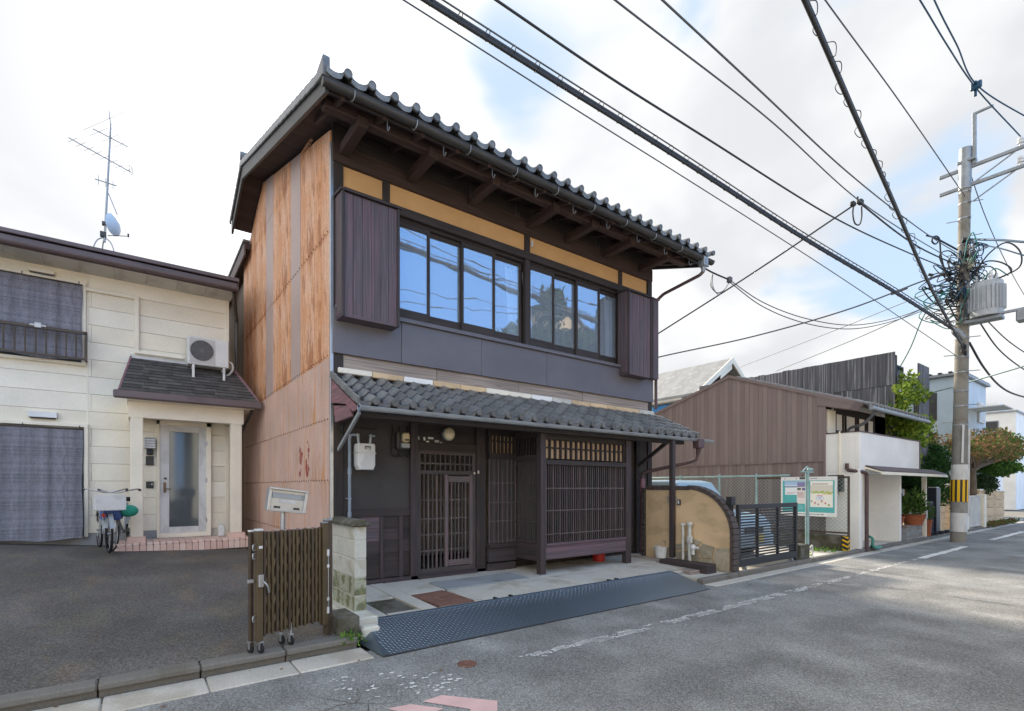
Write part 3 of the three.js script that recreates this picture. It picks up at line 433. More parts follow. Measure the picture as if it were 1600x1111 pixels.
// main roof: deck, rafters under it, tiles
const pitch = Math.atan(0.318), ey = 5.905, ez = -5.60, rz = -10.75, ry = ey + (ez - rz) * 0.318, X0 = 1.66, X1 = 8.98;
const bz = -12.05, by = ry - (rz - bz) * 0.42;
{
  const roof = part('main_roof', extX([[ez, ey], [rz, ry], [bz, by], [bz, by - 0.11], [rz, ry - 0.13], [ez, ey - 0.085]], X0 + 0.02, X1 - 0.02, { g: 'x' }), M.woodEave, house);
  tiledSlope(roof, X0, 27, (X1 - X0) / 27, 0.31, 0.232, 24, ey + 0.02, ez + 0.10, pitch, (r, c) => r === 0 || c === 0 || c === 26);
  const K = tileKit((X1 - X0) / 27, 0.31), m4 = new THREE.Matrix4(), at = ABS.get(roof), im = shadow(new THREE.InstancedMesh(K.plain[0], M.tile[1], 27 * 6)); let q = 0;
  const ba = Math.atan(0.42);
  for (let r = 0; r < 6; r++) for (let c = 0; c < 27; c++) { const d = r * 0.232; im.setMatrixAt(q++, m4.compose(V3(X0 + (c + 0.5) * (X1 - X0) / 27 - at[0], by + d * Math.sin(ba) + 0.03 - at[1], bz + d * Math.cos(ba) - at[2]), new THREE.Quaternion().setFromEuler(new THREE.Euler(ba - 0.05, Math.PI, 0, 'YXZ')), V3(1, 1, 1))); }
  im.name = 'roof_tiles'; im.userData.kind = 'stuff'; roof.add(im);
  part('ridge', [bb(X0, X1, ry - 0.02, ry + 0.12, rz - 0.13, rz + 0.13, { b: 0.02 }), cyl([X0 - 0.02, ry + 0.17, rz], [X1 + 0.02, ry + 0.17, rz], 0.085, 0.085, 12)], M.tile[0], roof);
  for (const [x, s] of [[X0 + 0.035, 1], [X1 - 0.035, -1]]) {       // barge boards and verge tiles turned down over them
    part('barge_board', extX([[ez + 0.0, ey - 0.01], [rz, ry - 0.02], [bz, by - 0.02], [bz, by - 0.23], [rz, ry - 0.25], [ez + 0.0, ey - 0.18]], x - 0.02, x + 0.02, { b: 0.003, g: 'z' }), M.gutter, house);
  }
  const vg = bx(0.03, 0.10, 0.25, 0, 0, 0, { b: 0.006 });
  for (let r = 0; r < 24; r++) { const d = 0.1 + r * 0.232; piece('verge_tile', vg, M.tile[r % 3], roof, [X0 - 0.005, ey + d * Math.sin(pitch) + 0.015, ez + 0.03 - d * Math.cos(pitch)], [pitch - 0.05, 0, 0]); }
  const ba2 = Math.atan(0.42); for (let r = 0; r < 6; r++) { const d = 0.1 + r * 0.232; piece('verge_tile', vg, M.tile[r % 3], roof, [X0 - 0.005, by + d * Math.sin(ba2) + 0.015, bz + d * Math.cos(ba2)], [-ba2 + 0.05, 0, 0]); }
  part('corner_tile', [extX([[ez + 0.06, ey - 0.04], [ez + 0.06, ey + 0.17], [ez - 0.16, ey + 0.13], [ez - 0.2, ey + 0.02]], X0 - 0.03, X0 + 0.05, { b: 0.008 })], M.tile[1], roof);
  // eaves carpentry
  for (let k = 0; k < 15; k++) { const x = X0 + 0.22 + k * 0.49; part('rafter', bar([x, ey - 0.125, ez - 0.03], [x, ey - 0.125 + 1.02 * 0.318, ez - 1.05], 0.05, 0.07), M.woodEave, house); }
  part('fascia', bb(X0 + 0.03, X1 - 0.03, ey - 0.14, ey - 0.02, ez - 0.07, ez - 0.04, { g: 'x' }), M.woodDk, house);
  part('eave_purlin', bb(X0 + 0.1, X1 - 0.28, 5.80, 5.945, -6.03, -5.90, { g: 'x', b: 0.008 }), M.woodEave, house);
  for (const x of [2.13, 3.06, 4.05, 5.19, 6.02, 6.98, 8.0]) part('bracket_arm', bb(x, x + 0.125, 5.72, 5.845, -6.55, -5.86, { g: 'z', b: 0.008 }), M.woodEave, house);
  part('eave_panel', bb(XL, XR, 5.86, 6.16, -6.60, -6.56, { g: 'x' }), M.woodDk, house);
  part('gutter', [grid((u, v) => { const a = Math.PI * (1 + v), r = 0.062; return [X0 - 0.02 + (X1 + 0.06 - X0) * u, 5.825 + r * Math.sin(a), -5.57 + r * Math.cos(a)]; }, 1, 10), grid((u, v) => { const a = Math.PI * (2 - v), r = 0.056; return [X0 - 0.02 + (X1 + 0.06 - X0) * u, 5.826 + r * Math.sin(a), -5.57 + r * Math.cos(a)]; }, 1, 10), cyl([X0 - 0.02, 5.827, -5.508], [X1 + 0.04, 5.827, -5.508], 0.007), disc([X0 - 0.02, 5.80, -5.57], [1, 0, 0], 0.05, 0.01)], M.gutter, house);
  for (let k = 0; k < 10; k++) { const x = X0 + 0.3 + k * 0.75; part('gutter_hook', tube([[x, 5.81, -5.64], [x, 5.735, -5.58], [x + 0.004, 5.745, -5.51], [x + 0.006, 5.81, -5.495]], 0.006, 5), M.zinc, house); if (k) part('hanging_hook', tube([[x - 0.3, 5.80, -5.66], [x - 0.3, 5.66, -5.66], [x - 0.3, 5.63, -5.63], [x - 0.3, 5.66, -5.60]], 0.005, 5), M.zinc, house); }
  // hopper and slanting downpipe at the right end
  part('rain_hopper', [bb(8.66, 8.80, 5.66, 5.84, -5.64, -5.50, { b: 0.01 }), cyl([8.73, 5.66, -5.57], [8.73, 5.56, -5.57], 0.05, 0.032)], M.zinc, house);
  part('downpipe', tube([[8.73, 5.58, -5.57], [8.71, 5.52, -5.62], [8.56, 5.34, -6.35], [8.54, 5.25, -6.5], [8.54, 5.1, -6.52], [8.54, 3.05, -6.52]], 0.032, 10, 60, false, true), M.copper, house);
}
// walls: hollow, dark inside
{
  const bTop = z => ry - 0.15 - Math.abs(z - rz) * (z > rz ? 0.318 : 0.42);
  const side = [[ZF - 0.02, 0], [ZF - 0.02, bTop(ZF)], [rz, bTop(rz)], [-12.85, bTop(-12.85)], [-12.85, 0]];
  part('side_wall', extX(side, XL + 0.02, XL + 0.12, {}), M.woodDk, house);
  part('side_wall', extX(side, XR - 0.12, XR - 0.02, {}), M.woodGrey, house);
  part('back_wall', bb(XL + 0.12, XR - 0.12, 0, bTop(-12.85), -12.85, -12.75), M.woodDk, house);
  part('upper_floor', bb(XL + 0.13, XR - 0.13, 3.0, 3.12, -12.7, ZF - 0.05, { g: 'x' }), M.room, house);
  part('inner_wall', [bb(XL + 0.13, XR - 0.13, 0.1, 3.0, -9.2, -9.1), bb(XL + 0.13, XR - 0.13, 3.12, 6.6, -9.6, -9.5)], M.room, house);
  // rusty steel sheets on the left side: tall rusted ones with narrow flat ones between, primed ones below
  const cols = [[-6.60, -8.02, 'r'], [-8.02, -8.58, 'm'], [-8.58, -9.86, 'r'], [-9.86, -10.44, 'm'], [-10.44, -11.72, 'r'], [-11.72, -12.86, 'r']];
  const roofY = z => ry - 0.20 - Math.abs(z - rz) * (z > rz ? 0.318 : 0.42);
  const steps = [3.13, 4.74, 6.4];
  let odd = 0;
  for (const [za, zb, k] of cols) {
    const nsub = k === 'r' ? 2 : 1;
    for (let s = 0; s < nsub; s++) {
      const z0 = mix(za, zb, s / nsub), z1 = mix(za, zb, (s + 1) / nsub);
      for (let i = 0; i < steps.length; i++) {
        const y0 = steps[i], t0 = roofY(z0), t1 = roofY(z1), y1 = steps[i + 1] ?? 9, thin = 0.006 + 0.003 * ((i + odd) % 2) + (k === 'm' ? 0.004 : 0);
        if (y0 > Math.max(t0, t1) - 0.05) continue;
        const top0 = Math.min(y1 + 0.03, t0), top1 = Math.min(y1 + 0.03, t1);
        part('metal_sheet', extX([[z0 + 0.008, y0], [z0 + 0.008, Math.max(top0, y0 + 0.01)], ...(z0 > rz && z1 < rz && y1 > 7 ? [[rz, Math.min(y1, roofY(rz))]] : []), [z1, Math.max(top1, y0 + 0.01)], [z1, y0]], XL - 0.012 - thin, XL + 0.019 - thin * 0.2, { g: 'y', off: 0 }), k === 'r' ? M.rust : M.mauve, house);
      }
      odd++;
    }
  }
  const low = [-6.60, -7.5, -8.45, -9.4, -10.35, -11.3, -12.2, -12.86];
  for (let i = 0; i + 1 < low.length; i++) for (const [a, b, t] of [[0.12, 0.76, 0.004], [0.74, 1.555, 0.006], [1.535, 2.345, 0.008], [2.325, 3.125, 0.010]]) part('metal_sheet', bb(XL - 0.013 - t - (i % 2) * 0.0024, XL + 0.018, a, b, low[i + 1], low[i] + 0.012, { b: 0.001, g: 'y' }), M.primer, house);
  const riv = []; for (const y of [0.76, 1.54, 2.33, 3.15, 4.75]) for (let z = -6.68; z > -12.8; z -= 0.125) if (y < roofY(z) - 0.1) riv.push(ball(XL - 0.028, y + 0.008 + rr(-0.004, 0.004), z, 0.006, 0.011, 0.011, 6, 4));
  part('rivets', riv, M.rivet, house, null, 'stuff');
  const marks = [];                                                 // two columns of faded red brush marks
  for (const [zc, ya, yb] of [[-7.62, 1.62, 2.12], [-7.98, 1.62, 2.16]]) for (let k = 0; k < 44; k++) { const y = rr(ya, yb), z = zc + rr(-0.09, 0.09), w = rr(0.008, 0.03), h = rr(0.02, 0.07); if (f3(y * 9, z * 9, 0, 2, 12) < 0.45) continue; const q = []; for (let m = 0; m < 6; m++) { const a = m / 6 * 6.28, s = rr(0.6, 1.1); q.push([XL - 0.0262 - 0.0001 * k, y + Math.sin(a) * h * s, z + Math.cos(a) * w * s]); } for (let m = 1; m < 5; m++) marks.push(...q[0], ...q[m], ...q[m + 1]); }
  part('red_marking', fin(tris(marks), { g: 'y' }), M.redPaint, house);
  // lower rear wing whose roof end shows behind the side wall
  part('rear_wing', [bb(XL + 0.06, XR - 0.2, 0, 6.3, -17.5, -12.87, { b: 0 })], M.woodGrey, house);
  part('rear_roof', extX([[-11.95, 6.62], [-18, 6.42], [-18, 6.32], [-11.95, 6.5]], 1.93, XR, { g: 'x' }), M.woodEave, house);
  part('rear_verge_board', extX([[-11.95, 6.6], [-18, 6.4], [-18, 6.18], [-11.95, 6.36]], 1.90, 1.93, { g: 'z' }), M.copper, house);
  for (let k = 0; k < 18; k++) part('verge_tile', bar([1.95, 6.67 - k * 0.008, -11.95 - k * 0.24], [1.95, 6.67 - (k + 1) * 0.008 + 0.012, -11.95 - (k + 1) * 0.24 + 0.01], 0.14, 0.05, { b: 0.012 }), M.tile[k % 3], house);
  part('corner_trim', bb(XL - 0.03, XL + 0.012, 0.1, 5.86, ZF - 0.03, ZF + 0.012, { g: 'y' }), M.steel, house);

  // ---- upper storey front
  const zp = ZF;
  part('corner_post', bb(XL + 0.012, XL + 0.135, 0.12, 5.62, zp - 0.1, zp + 0.02), M.woodDk, house);
  part('corner_post', bb(XR - 0.13, XR, 0.12, 5.62, zp - 0.1, zp + 0.02), M.wood, house);
  part('wall_beam', bb(XL, XR, 5.62, 5.86, zp - 0.1, zp + 0.035, { g: 'x', b: 0.006 }), M.woodEave, house);
  const px = [[2.73, 2.83], [5.185, 5.29], [7.48, 7.57]];
  for (const [a, b] of px) part('post', bb(a, b, 5.33, 5.62, zp - 0.06, zp + 0.012), M.wood, house);
  part('post', bb(5.185, 5.275, 3.72, 5.21, zp - 0.06, zp + 0.022), M.wood, house);
  const pl = [[XL + 0.135, 2.73], [2.83, 5.185], [5.29, 7.48], [7.57, XR - 0.13]];
  for (const [a, b] of pl) part('plaster_panel', bb(a, b, 5.33, 5.62, zp - 0.08, zp - 0.02, { b: 0 }), M.ochre, house);
  part('lintel', bb(XL + 0.135, XR - 0.13, 5.21, 5.33, zp - 0.08, zp + 0.045, { g: 'x', b: 0.006 }), M.wood, house);
  part('lintel_track', bb(XL + 0.135, XR - 0.13, 5.16, 5.21, zp - 0.12, zp - 0.02, { g: 'x' }), M.woodDk, house);
  part('wall_panel', [bb(XL + 0.135, 2.86, 3.72, 5.2, zp - 0.08, zp - 0.03), bb(7.5, XR - 0.13, 3.72, 5.2, zp - 0.08, zp - 0.03)], M.woodDk, house);
  part('sill', [bb(XL + 0.02, XR - 0.01, 3.73, 3.785, zp - 0.14, zp + 0.09, { g: 'x' })], M.band, house);
  const bd = [XL + 0.0, 2.98, 4.3, 5.62, 6.94, XR];
  for (let i = 0; i + 1 < bd.length; i++) part('metal_band_panel', bb(bd[i] + 0.002, bd[i + 1] - 0.002, 3.17, 3.73, zp - 0.06, zp + 0.05 + 0.002 * (i % 2), { g: 'x' }), M.band, house);
  const bo = [XL + 0.01, 3.55, 5.05, 6.5, XR - 0.02];
  for (let i = 0; i + 1 < bo.length; i++) part('weathered_board', bb(bo[i] + 0.003, bo[i + 1] - 0.003, 2.99, 3.17, zp - 0.06, zp + 0.012 + 0.003 * (i % 2), { g: 'x' }), M.woodGrey, house);
  for (let i = 0; i < 14; i++) { const x = XL + 0.06 + i * 0.455, w = 0.448; part('mortar_strip', bb(x, x + w, 2.915 + rr(-0.006, 0.006), 2.992, zp - 0.04, zp + 0.05 + rr(-0.008, 0.008), { g: 'x', b: 0.008 }), [M.beige, M.whiteWall, M.creamTrim, M.soffit][Math.floor(rnd() * 4)], house); }
  // sliding sashes
  const sash = (x0, x1, z) => {
    const w = part('window_sash', [bb(x0, x0 + 0.04, 3.785, 5.165, z - 0.02, z + 0.02, { g: 'y' }), bb(x1 - 0.04, x1, 3.785, 5.165, z - 0.02, z + 0.02, { g: 'y' }), bb(x0 + 0.04, x1 - 0.04, 5.10, 5.165, z - 0.018, z + 0.018, { g: 'x' }), bb(x0 + 0.04, x1 - 0.04, 3.785, 3.95, z - 0.018, z + 0.018, { g: 'x' })], M.wood, house);
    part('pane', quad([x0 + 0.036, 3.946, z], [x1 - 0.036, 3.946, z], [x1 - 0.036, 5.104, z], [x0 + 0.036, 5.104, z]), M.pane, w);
  };
  const s0 = [2.86, 3.44, 4.01, 4.59, 5.17], s1 = [5.29, 5.84, 6.40, 6.97, 7.52];
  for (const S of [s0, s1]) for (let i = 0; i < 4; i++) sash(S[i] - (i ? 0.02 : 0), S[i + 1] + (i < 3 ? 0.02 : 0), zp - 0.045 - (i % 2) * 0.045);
  const cur = (x0, x1, n) => part('curtain', grid((u, v) => [mix(x0, x1, u) + 0.03 * Math.sin(v * 3 + 1) * (1 - u), mix(3.9, 5.08, v), zp - 0.19 + 0.028 * Math.sin(u * n) + 0.008 * Math.sin(u * n * 2.3 + v * 2)], 46, 8, { g: 'y' }), M.curtain, house);
  cur(4.93, 5.17, 19); cur(5.29, 5.47, 15); cur(7.28, 7.5, 17);
  for (const x of [3.82, 4.62, 6.35]) part('hanging_hook', tube([[x, 5.7, zp + 0.5], [x, 5.56, zp + 0.5], [x + 0.05, 5.53, zp + 0.5], [x + 0.06, 5.6, zp + 0.5]], 0.005, 5), M.black, house);
  part('insulator', [cyl([5.31, 5.44, zp + 0.02], [5.31, 5.53, zp + 0.03], 0.014), ball(5.31, 5.47, zp + 0.04, 0.022), ball(5.31, 5.52, zp + 0.04, 0.02)], M.ceramic, house);
  // shutter boxes
  const boxOf = (x0, x1) => {
    const z0 = zp + 0.02, z1 = zp + 0.28, b = part('shutter_box', [bb(x0, x0 + 0.03, 3.60, 5.15, z0, z1 - 0.012), bb(x1 - 0.03, x1, 3.60, 5.15, z0, z1 - 0.012), bb(x0, x1, 3.58, 3.62, z0, z1 - 0.012, { g: 'x' })], M.stain, house);
    const n = 6, W = (x1 - x0 - 0.06) / n;
    for (let k = 0; k < n; k++) part('plank', bb(x0 + 0.03 + k * W + 0.0015, x0 + 0.03 + (k + 1) * W - 0.0015, 3.60, 5.13, z1 - 0.03, z1 - 0.012 + rr(-0.002, 0.002), { b: 0.003, g: 'y' }), M.stain, b);
    part('edge_strip', [bb(x0 - 0.004, x0 + 0.034, 3.575, 5.15, z1 - 0.012, z1 + 0.01), bb(x1 - 0.034, x1 + 0.004, 3.575, 5.15, z1 - 0.012, z1 + 0.01)], M.stainDk, b);
    part('box_cap', [extX([[z0, 5.20], [z1 + 0.03, 5.155], [z1 + 0.03, 5.135], [z0, 5.16]], x0 - 0.025, x1 + 0.025, { b: 0.003, g: 'x' })], M.stainDk, b);
  };
  boxOf(2.085, 2.845); boxOf(7.43, 8.12);
  part('corner_board', [bb(8.30, 8.47, 3.62, 5.2, zp + 0.05, zp + 0.17), bb(8.28, 8.49, 5.2, 5.225, zp + 0.03, zp + 0.19)], M.stain, house);
}
// lower roof
{
  const lz = -5.60, ly = 2.415, ang = Math.atan(0.49), x0 = 2.03, x1 = 8.58, n = 28, W = (x1 - x0) / n;
  const roof = part('lower_roof', extX([[lz, ly], [ZF, ly + 0.97 * 0.49], [ZF, ly + 0.97 * 0.49 - 0.06], [lz, ly - 0.05]], x0 + 0.03, x1 - 0.03, { g: 'x' }), M.woodDk, house);
  tiledSlope(roof, x0, n, W, 0.30, 0.212, 5, ly + 0.005, lz + 0.03, ang, () => true);
  const vg = bx(0.028, 0.085, 0.235, 0, 0, 0, { b: 0.006 });
  for (const x of [x0 - 0.005, x1 + 0.006]) for (let r = 0; r < 5; r++) { const d = 0.1 + r * 0.212; piece('verge_tile', vg, M.tile[r % 3], roof, [x, ly + d * Math.sin(ang) + 0.012, lz + 0.03 - d * Math.cos(ang)], [ang - 0.05, 0, 0]); }
  part('gable_board', [extX([[ZF + 0.02, 2.83], [-5.66, 2.385], [-5.60, 2.34], [-5.74, 2.32], [-6.0, 2.44], [ZF + 0.02, 2.53]], x0 - 0.002, x0 + 0.03, { b: 0.003, g: 'z' })], M.stainRed, house);
  part('gable_board', [extX([[ZF + 0.05, 2.49], [-5.93, 2.42], [-5.84, 2.28], [ZF + 0.12, 2.27]], x0 + 0.02, x0 + 0.05, { b: 0.003, g: 'z' })], M.stainRed, house);
  part('eave_beam', [bb(x0 + 0.06, 8.30, 2.26, 2.365, -5.80, -5.69, { g: 'x' })], M.woodDk, house);
  for (let k = 0; k < 14; k++) part('rafter', bar([x0 + 0.2 + k * 0.475, ly - 0.075, lz - 0.02], [x0 + 0.2 + k * 0.475, ly - 0.075 + 0.93 * 0.49, lz - 0.95], 0.045, 0.045), M.woodDk, house);
  part('gutter', [grid((u, v) => { const a = Math.PI * (1 + v), r = 0.045; return [mix(2.02, 8.98, u), 2.352 + r * Math.sin(a), -5.535 + r * Math.cos(a)]; }, 1, 10), cyl([2.02, 2.353, -5.49], [8.98, 2.353, -5.49], 0.007), ring([2.022, 2.345, -5.535], 0.043, 0.006, [0, Math.PI / 2, 0], 14)], M.zinc, house);
  part('rain_hopper', [bb(8.42, 8.60, 2.19, 2.36, -5.60, -5.46, { b: 0.01 }), cyl([8.51, 2.19, -5.53], [8.51, 2.06, -5.55], 0.06, 0.034)], M.copper, house);
  part('downpipe', tube([[8.51, 2.08, -5.55], [8.505, 1.98, -5.57], [8.44, 1.93, -5.68], [8.0, 1.76, -6.30], [7.94, 1.72, -6.38], [7.94, 1.60, -6.38]], 0.034, 10, 60, false, true), M.copper, house);
  part('downpipe', [cyl([7.94, 1.62, -6.38], [7.94, 1.30, -6.38], 0.055, 0.05), cyl([7.94, 1.3, -6.38], [7.94, 0.2, -6.38], 0.046), disc([7.94, 0.78, -6.38], [0, 1, 0], 0.055, 0.02), bb(7.90, 8.1, 0.77, 0.79, -6.42, -6.39), tube([[7.94, 0.24, -6.38], [7.95, 0.17, -6.34], [7.98, 0.16, -6.26]], 0.046, 10)], M.pinkPipe, house);
  part('eave_prop', bb(7.71, 7.79, 0.17, 2.30, -5.60, -5.52), M.stainDk, house);
  part('prop_foot', [extX([[-5.66, 0.10], [-5.46, 0.10], [-5.52, 0.20], [-5.60, 0.20]], 7.66, 7.86, { b: 0.008 })], M.conc, house);
  part('brace', bar([7.98, 1.88, -6.5], [8.0, 2.32, -5.82], 0.06, 0.06), M.stainDk, house);
  part('brace', bar([2.06, 2.30, -5.62], [2.09, 1.93, -6.44], 0.03, 0.05), M.zinc, house);
}
// ground storey front
{
  const zf = ZF;
  part('plinth', bb(2.19, 4.4, 0.10, 0.22, zf - 0.08, zf + 0.05, { g: 'x', b: 0.01 }), M.stainDk, house);
  part('plaster_wall', bb(2.19, 3.12, 1.16, 2.45, zf - 0.08, zf - 0.005, { b: 0 }), M.plasterDk, house);
  part('dado_rail', [bb(2.19, 3.12, 1.06, 1.16, zf - 0.08, zf + 0.03, { g: 'x' })], M.wood, house);
  for (const [a, b] of [[2.2, 2.38], [2.43, 2.68], [2.74, 2.97], [3.0, 3.12]]) for (let k = 0; k < 5; k++) part('dado_board', bb(a - 0.02, b + 0.02, 0.225 + k * 0.167, 0.40 + k * 0.167, zf - 0.06, zf + 0.0 + 0.008 * ((k + 1) % 2), { g: 'x', b: 0.006 }), [M.stainDk, M.wood, M.woodDk, M.stain][Math.floor(rnd() * 3.5)], house);
  for (const x of [2.405, 2.71, 2.985]) part('dado_batten', bb(x - 0.027, x + 0.027, 0.22, 1.06, zf - 0.02, zf + 0.028), M.stainDk, house);
  const post = (x0, x1, y1, z0, z1, m = M.wood, y0 = 0.12) => part('post', bb(x0, x1, y0, y1, z0, z1, { b: 0.008 }), m, house);
  post(3.12, 3.235, 2.5, zf - 0.1, zf + 0.05, M.stainDk); post(4.215, 4.385, 2.5, zf - 0.1, zf + 0.05, M.wood);
  part('door_head', [bb(3.235, 4.215, 1.985, 2.10, zf - 0.08, zf + 0.03, { g: 'x' })], M.woodDk, house);
  part('transom_panel', [bb(3.235, 4.215, 2.10, 2.5, zf - 0.08, zf - 0.01, { g: 'x' })], M.woodDk, house);
  part('threshold', bb(3.235, 4.215, 0.12, 0.205, zf - 0.12, zf + 0.08, { g: 'x', b: 0.012 }), M.stainDk, house);
  // lattice door with its small wicket
  const door = part('lattice_door', [bb(3.237, 3.29, 0.205, 1.985, zf - 0.02, zf + 0.02), bb(4.155, 4.213, 0.205, 1.985, zf - 0.02, zf + 0.02), bb(3.29, 4.155, 0.205, 0.29, zf - 0.02, zf + 0.02, { g: 'x' }), bb(3.29, 4.155, 1.93, 1.985, zf - 0.02, zf + 0.02, { g: 'x' }), bb(3.29, 4.155, 1.64, 1.70, zf - 0.02, zf + 0.021, { g: 'x' })], M.lattice, house);
  const vb = (x, y0, y1, m = M.lattice, w = 0.022) => part('lattice_bar', bb(x - w / 2, x + w / 2, y0, y1, zf - 0.016, zf + 0.014, { b: 0.002 }), m, door);
  const hb = (x0, x1, y, z = 0.004) => part('cross_bar', bb(x0, x1, y - 0.011, y + 0.011, zf - 0.014, zf + z, { b: 0.002, g: 'x' }), M.latticeWorn, door);
  for (let k = 0; k < 10; k++) vb(3.36 + k * 0.083, 1.70, 1.93);
  hb(3.29, 4.155, 1.80);
  for (let k = 0; k < 5; k++) vb(3.345 + k * 0.068, 0.29, 1.64, k % 2 ? M.latticeWorn : M.lattice);
  for (const y of [1.27, 1.0, 0.77, 0.54]) { hb(3.29, 3.68, y); hb(3.75, 4.10, y); }
  part('wicket_frame', [bb(3.675, 3.735, 0.29, 1.64, zf - 0.014, zf + 0.03), bb(4.10, 4.153, 0.29, 1.64, zf - 0.014, zf + 0.03), bb(3.735, 4.10, 1.53, 1.62, zf - 0.014, zf + 0.03, { g: 'x' }), bb(3.735, 4.10, 0.30, 0.385, zf - 0.014, zf + 0.03, { g: 'x' })], M.latticeWorn, door);
  for (let k = 0; k < 5; k++) vb(3.795 + k * 0.061, 0.385, 1.53, k % 2 ? M.lattice : M.latticeWorn, 0.02);
  part('lock', [disc([4.18, 1.67, zf + 0.03], [0, 0, 1], 0.016, 0.02), bb(4.225, 4.255, 1.665, 1.71, zf + 0.05, zf + 0.056, { b: 0 })], M.steel, door);
  const st = [[3.27, 2.155, .022, .05, 0], [3.36, 2.15, .03, .05, .2], [3.46, 2.165, .09, .028, 0], [3.56, 2.125, .07, .034, 0], [3.41, 2.11, .045, .026, .1], [3.40, 2.055, .07, .026, .05], [3.52, 2.05, .075, .024, -.05], [3.63, 2.09, .05, .05, .7], [3.54, 2.085, .05, .02, 0]];
  for (const [x, y, w, h, a] of st) part('small_sticker', bx(w, h, 0.002, x, y, zf - 0.008, { b: 0, r: [0, 0, a] }), rnd() > 0.35 ? M.white : M.zinc, house);
  const zw = -6.46;
  // recessed lattice window to the right of the door
  part('window_board', [bb(4.385, 4.93, 0.30, 0.52, zw - 0.06, zw + 0.02, { g: 'x', b: 0.01 }), bb(4.385, 4.93, 0.12, 0.28, zw - 0.06, zw - 0.01, { g: 'x', b: 0.01 })], M.stainDk, house);
  part('window_sill', bb(4.385, 4.93, 0.52, 0.58, zw - 0.06, zw + 0.05, { g: 'x' }), M.wood, house);
  part('window_head', bb(4.385, 4.93, 1.90, 1.985, zw - 0.06, zw + 0.04, { g: 'x' }), M.woodDk, house);
  const lat = (n, x0, x1, y0, y1, z, rows) => { for (let k = 0; k < n; k++) { const x = mix(x0, x1, (k + 0.5) / n); part('lattice_bar', bb(x - 0.007, x + 0.007, y0, y1, z - 0.012, z + 0.010, { b: 0.0015 }), k % 3 ? M.lattice : M.latticeWorn, house); } for (const y of rows) part('cross_bar', bb(x0, x1, y - 0.009, y + 0.009, z - 0.010, z + 0.004, { b: 0.0015, g: 'x' }), M.latticeWorn, house); };
  lat(19, 4.395, 4.93, 0.58, 1.90, zw - 0.01, [0.62, 0.93, 1.22, 1.52]);
  // small shoji lights above
  const shoji = (x0, x1, y0, y1, z, n, ym, pm = M.shoji) => { part('paper_light', bb(x0, x1, y0, y1, z - 0.05, z - 0.03, { b: 0 }), pm, house); for (let k = 0; k <= n; k++) { const x = mix(x0, x1, k / n); part('lattice_bar', bb(x - 0.016, x + 0.016, y0, y1, z - 0.02, z + 0.014, { b: 0.002 }), M.woodDk, house); } part('cross_bar', bb(x0, x1, ym - 0.012, ym + 0.012, z - 0.018, z + 0.008, { g: 'x', b: 0.002 }), M.woodDk, house); };
  shoji(4.44, 4.88, 1.99, 2.26, zw - 0.01, 6, 2.17);
  part('window_surround', [bb(4.385, 4.44, 1.985, 2.5, zw - 0.06, zw + 0.02), bb(4.88, 4.93, 1.985, 2.5, zw - 0.06, zw + 0.02), bb(4.44, 4.88, 2.26, 2.5, zw - 0.06, zw + 0.01, { g: 'x' })], M.woodDk, house);
  // projecting lattice bay
  const zb = -5.86;
  const leg = (x0, x1) => { post(x0, x1, 2.32, zb - 0.05, zb + 0.06, M.stainEaveShade, 0.13); part('post_shoe', bb(x0 - 0.04, x1 + 0.04, 0.11, 0.15, zb - 0.09, zb + 0.10, { b: 0.01 }), M.concGrey, house); };
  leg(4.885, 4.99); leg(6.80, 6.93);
  part('bay_board', bb(4.99, 6.80, 0.36, 0.57, zb - 0.02, zb + 0.05, { g: 'x', b: 0.008 }), M.stainBay, house);
  part('bay_sill', bb(4.99, 6.80, 0.57, 0.605, zb - 0.03, zb + 0.065, { g: 'x' }), M.stainBay, house);
  part('bay_rail', bb(4.99, 6.80, 1.80, 1.875, zb - 0.03, zb + 0.06, { g: 'x' }), M.wood, house);
  part('bay_floor', bb(4.99, 6.82, 0.36, 0.40, zf, zb - 0.02, { g: 'x' }), M.woodDk, house);
  lat(38, 5.0, 6.79, 0.605, 1.80, zb + 0.012, [0.74, 1.10, 1.44]);
  shoji(5.0, 6.79, 1.90, 2.18, zb + 0.0, 16, 2.06);
  part('bay_head', bb(4.99, 6.80, 2.18, 2.32, zb - 0.03, zb + 0.03, { g: 'x' }), M.woodDk, house);
  // side of the bay
  part('bay_side_board', bb(4.90, 4.94, 0.34, 0.60, zw + 0.02, zb - 0.06, { g: 'z' }), M.stainDk, house);
  for (const [a, b] of [[0.60, 0.64], [1.86, 1.95], [2.22, 2.34]]) part('bay_side_rail', bb(4.892, 4.948, a, b, zw + 0.02, zb - 0.06, { g: 'z' }), M.stainDk, house);
  for (let k = 0; k < 12; k++) part('lattice_bar', bb(4.91, 4.932, 0.64, 1.86, zw + 0.05 + k * 0.041, zw + 0.064 + k * 0.041, { b: 0.0015 }), M.lattice, house);
  for (let k = 0; k < 8; k++) part('lattice_bar', bb(4.91, 4.932, 1.95, 2.22, zw + 0.05 + k * 0.067, zw + 0.08 + k * 0.067, { b: 0.0015 }), M.woodDk, house);
  for (const y of [0.93, 1.22, 1.52]) part('cross_bar', bb(4.914, 4.928, y - 0.009, y + 0.009, zw + 0.02, zb - 0.06, { b: 0.001, g: 'z' }), M.lattice, house);
  part('bay_side_screen', [bb(6.82, 6.86, 0.36, 2.32, zf, zb - 0.05, { b: 0 })], M.woodDk, house);
  part('bay_ceiling', bb(4.99, 6.86, 2.30, 2.33, zf, zb - 0.04, { g: 'x' }), M.woodDk, house);
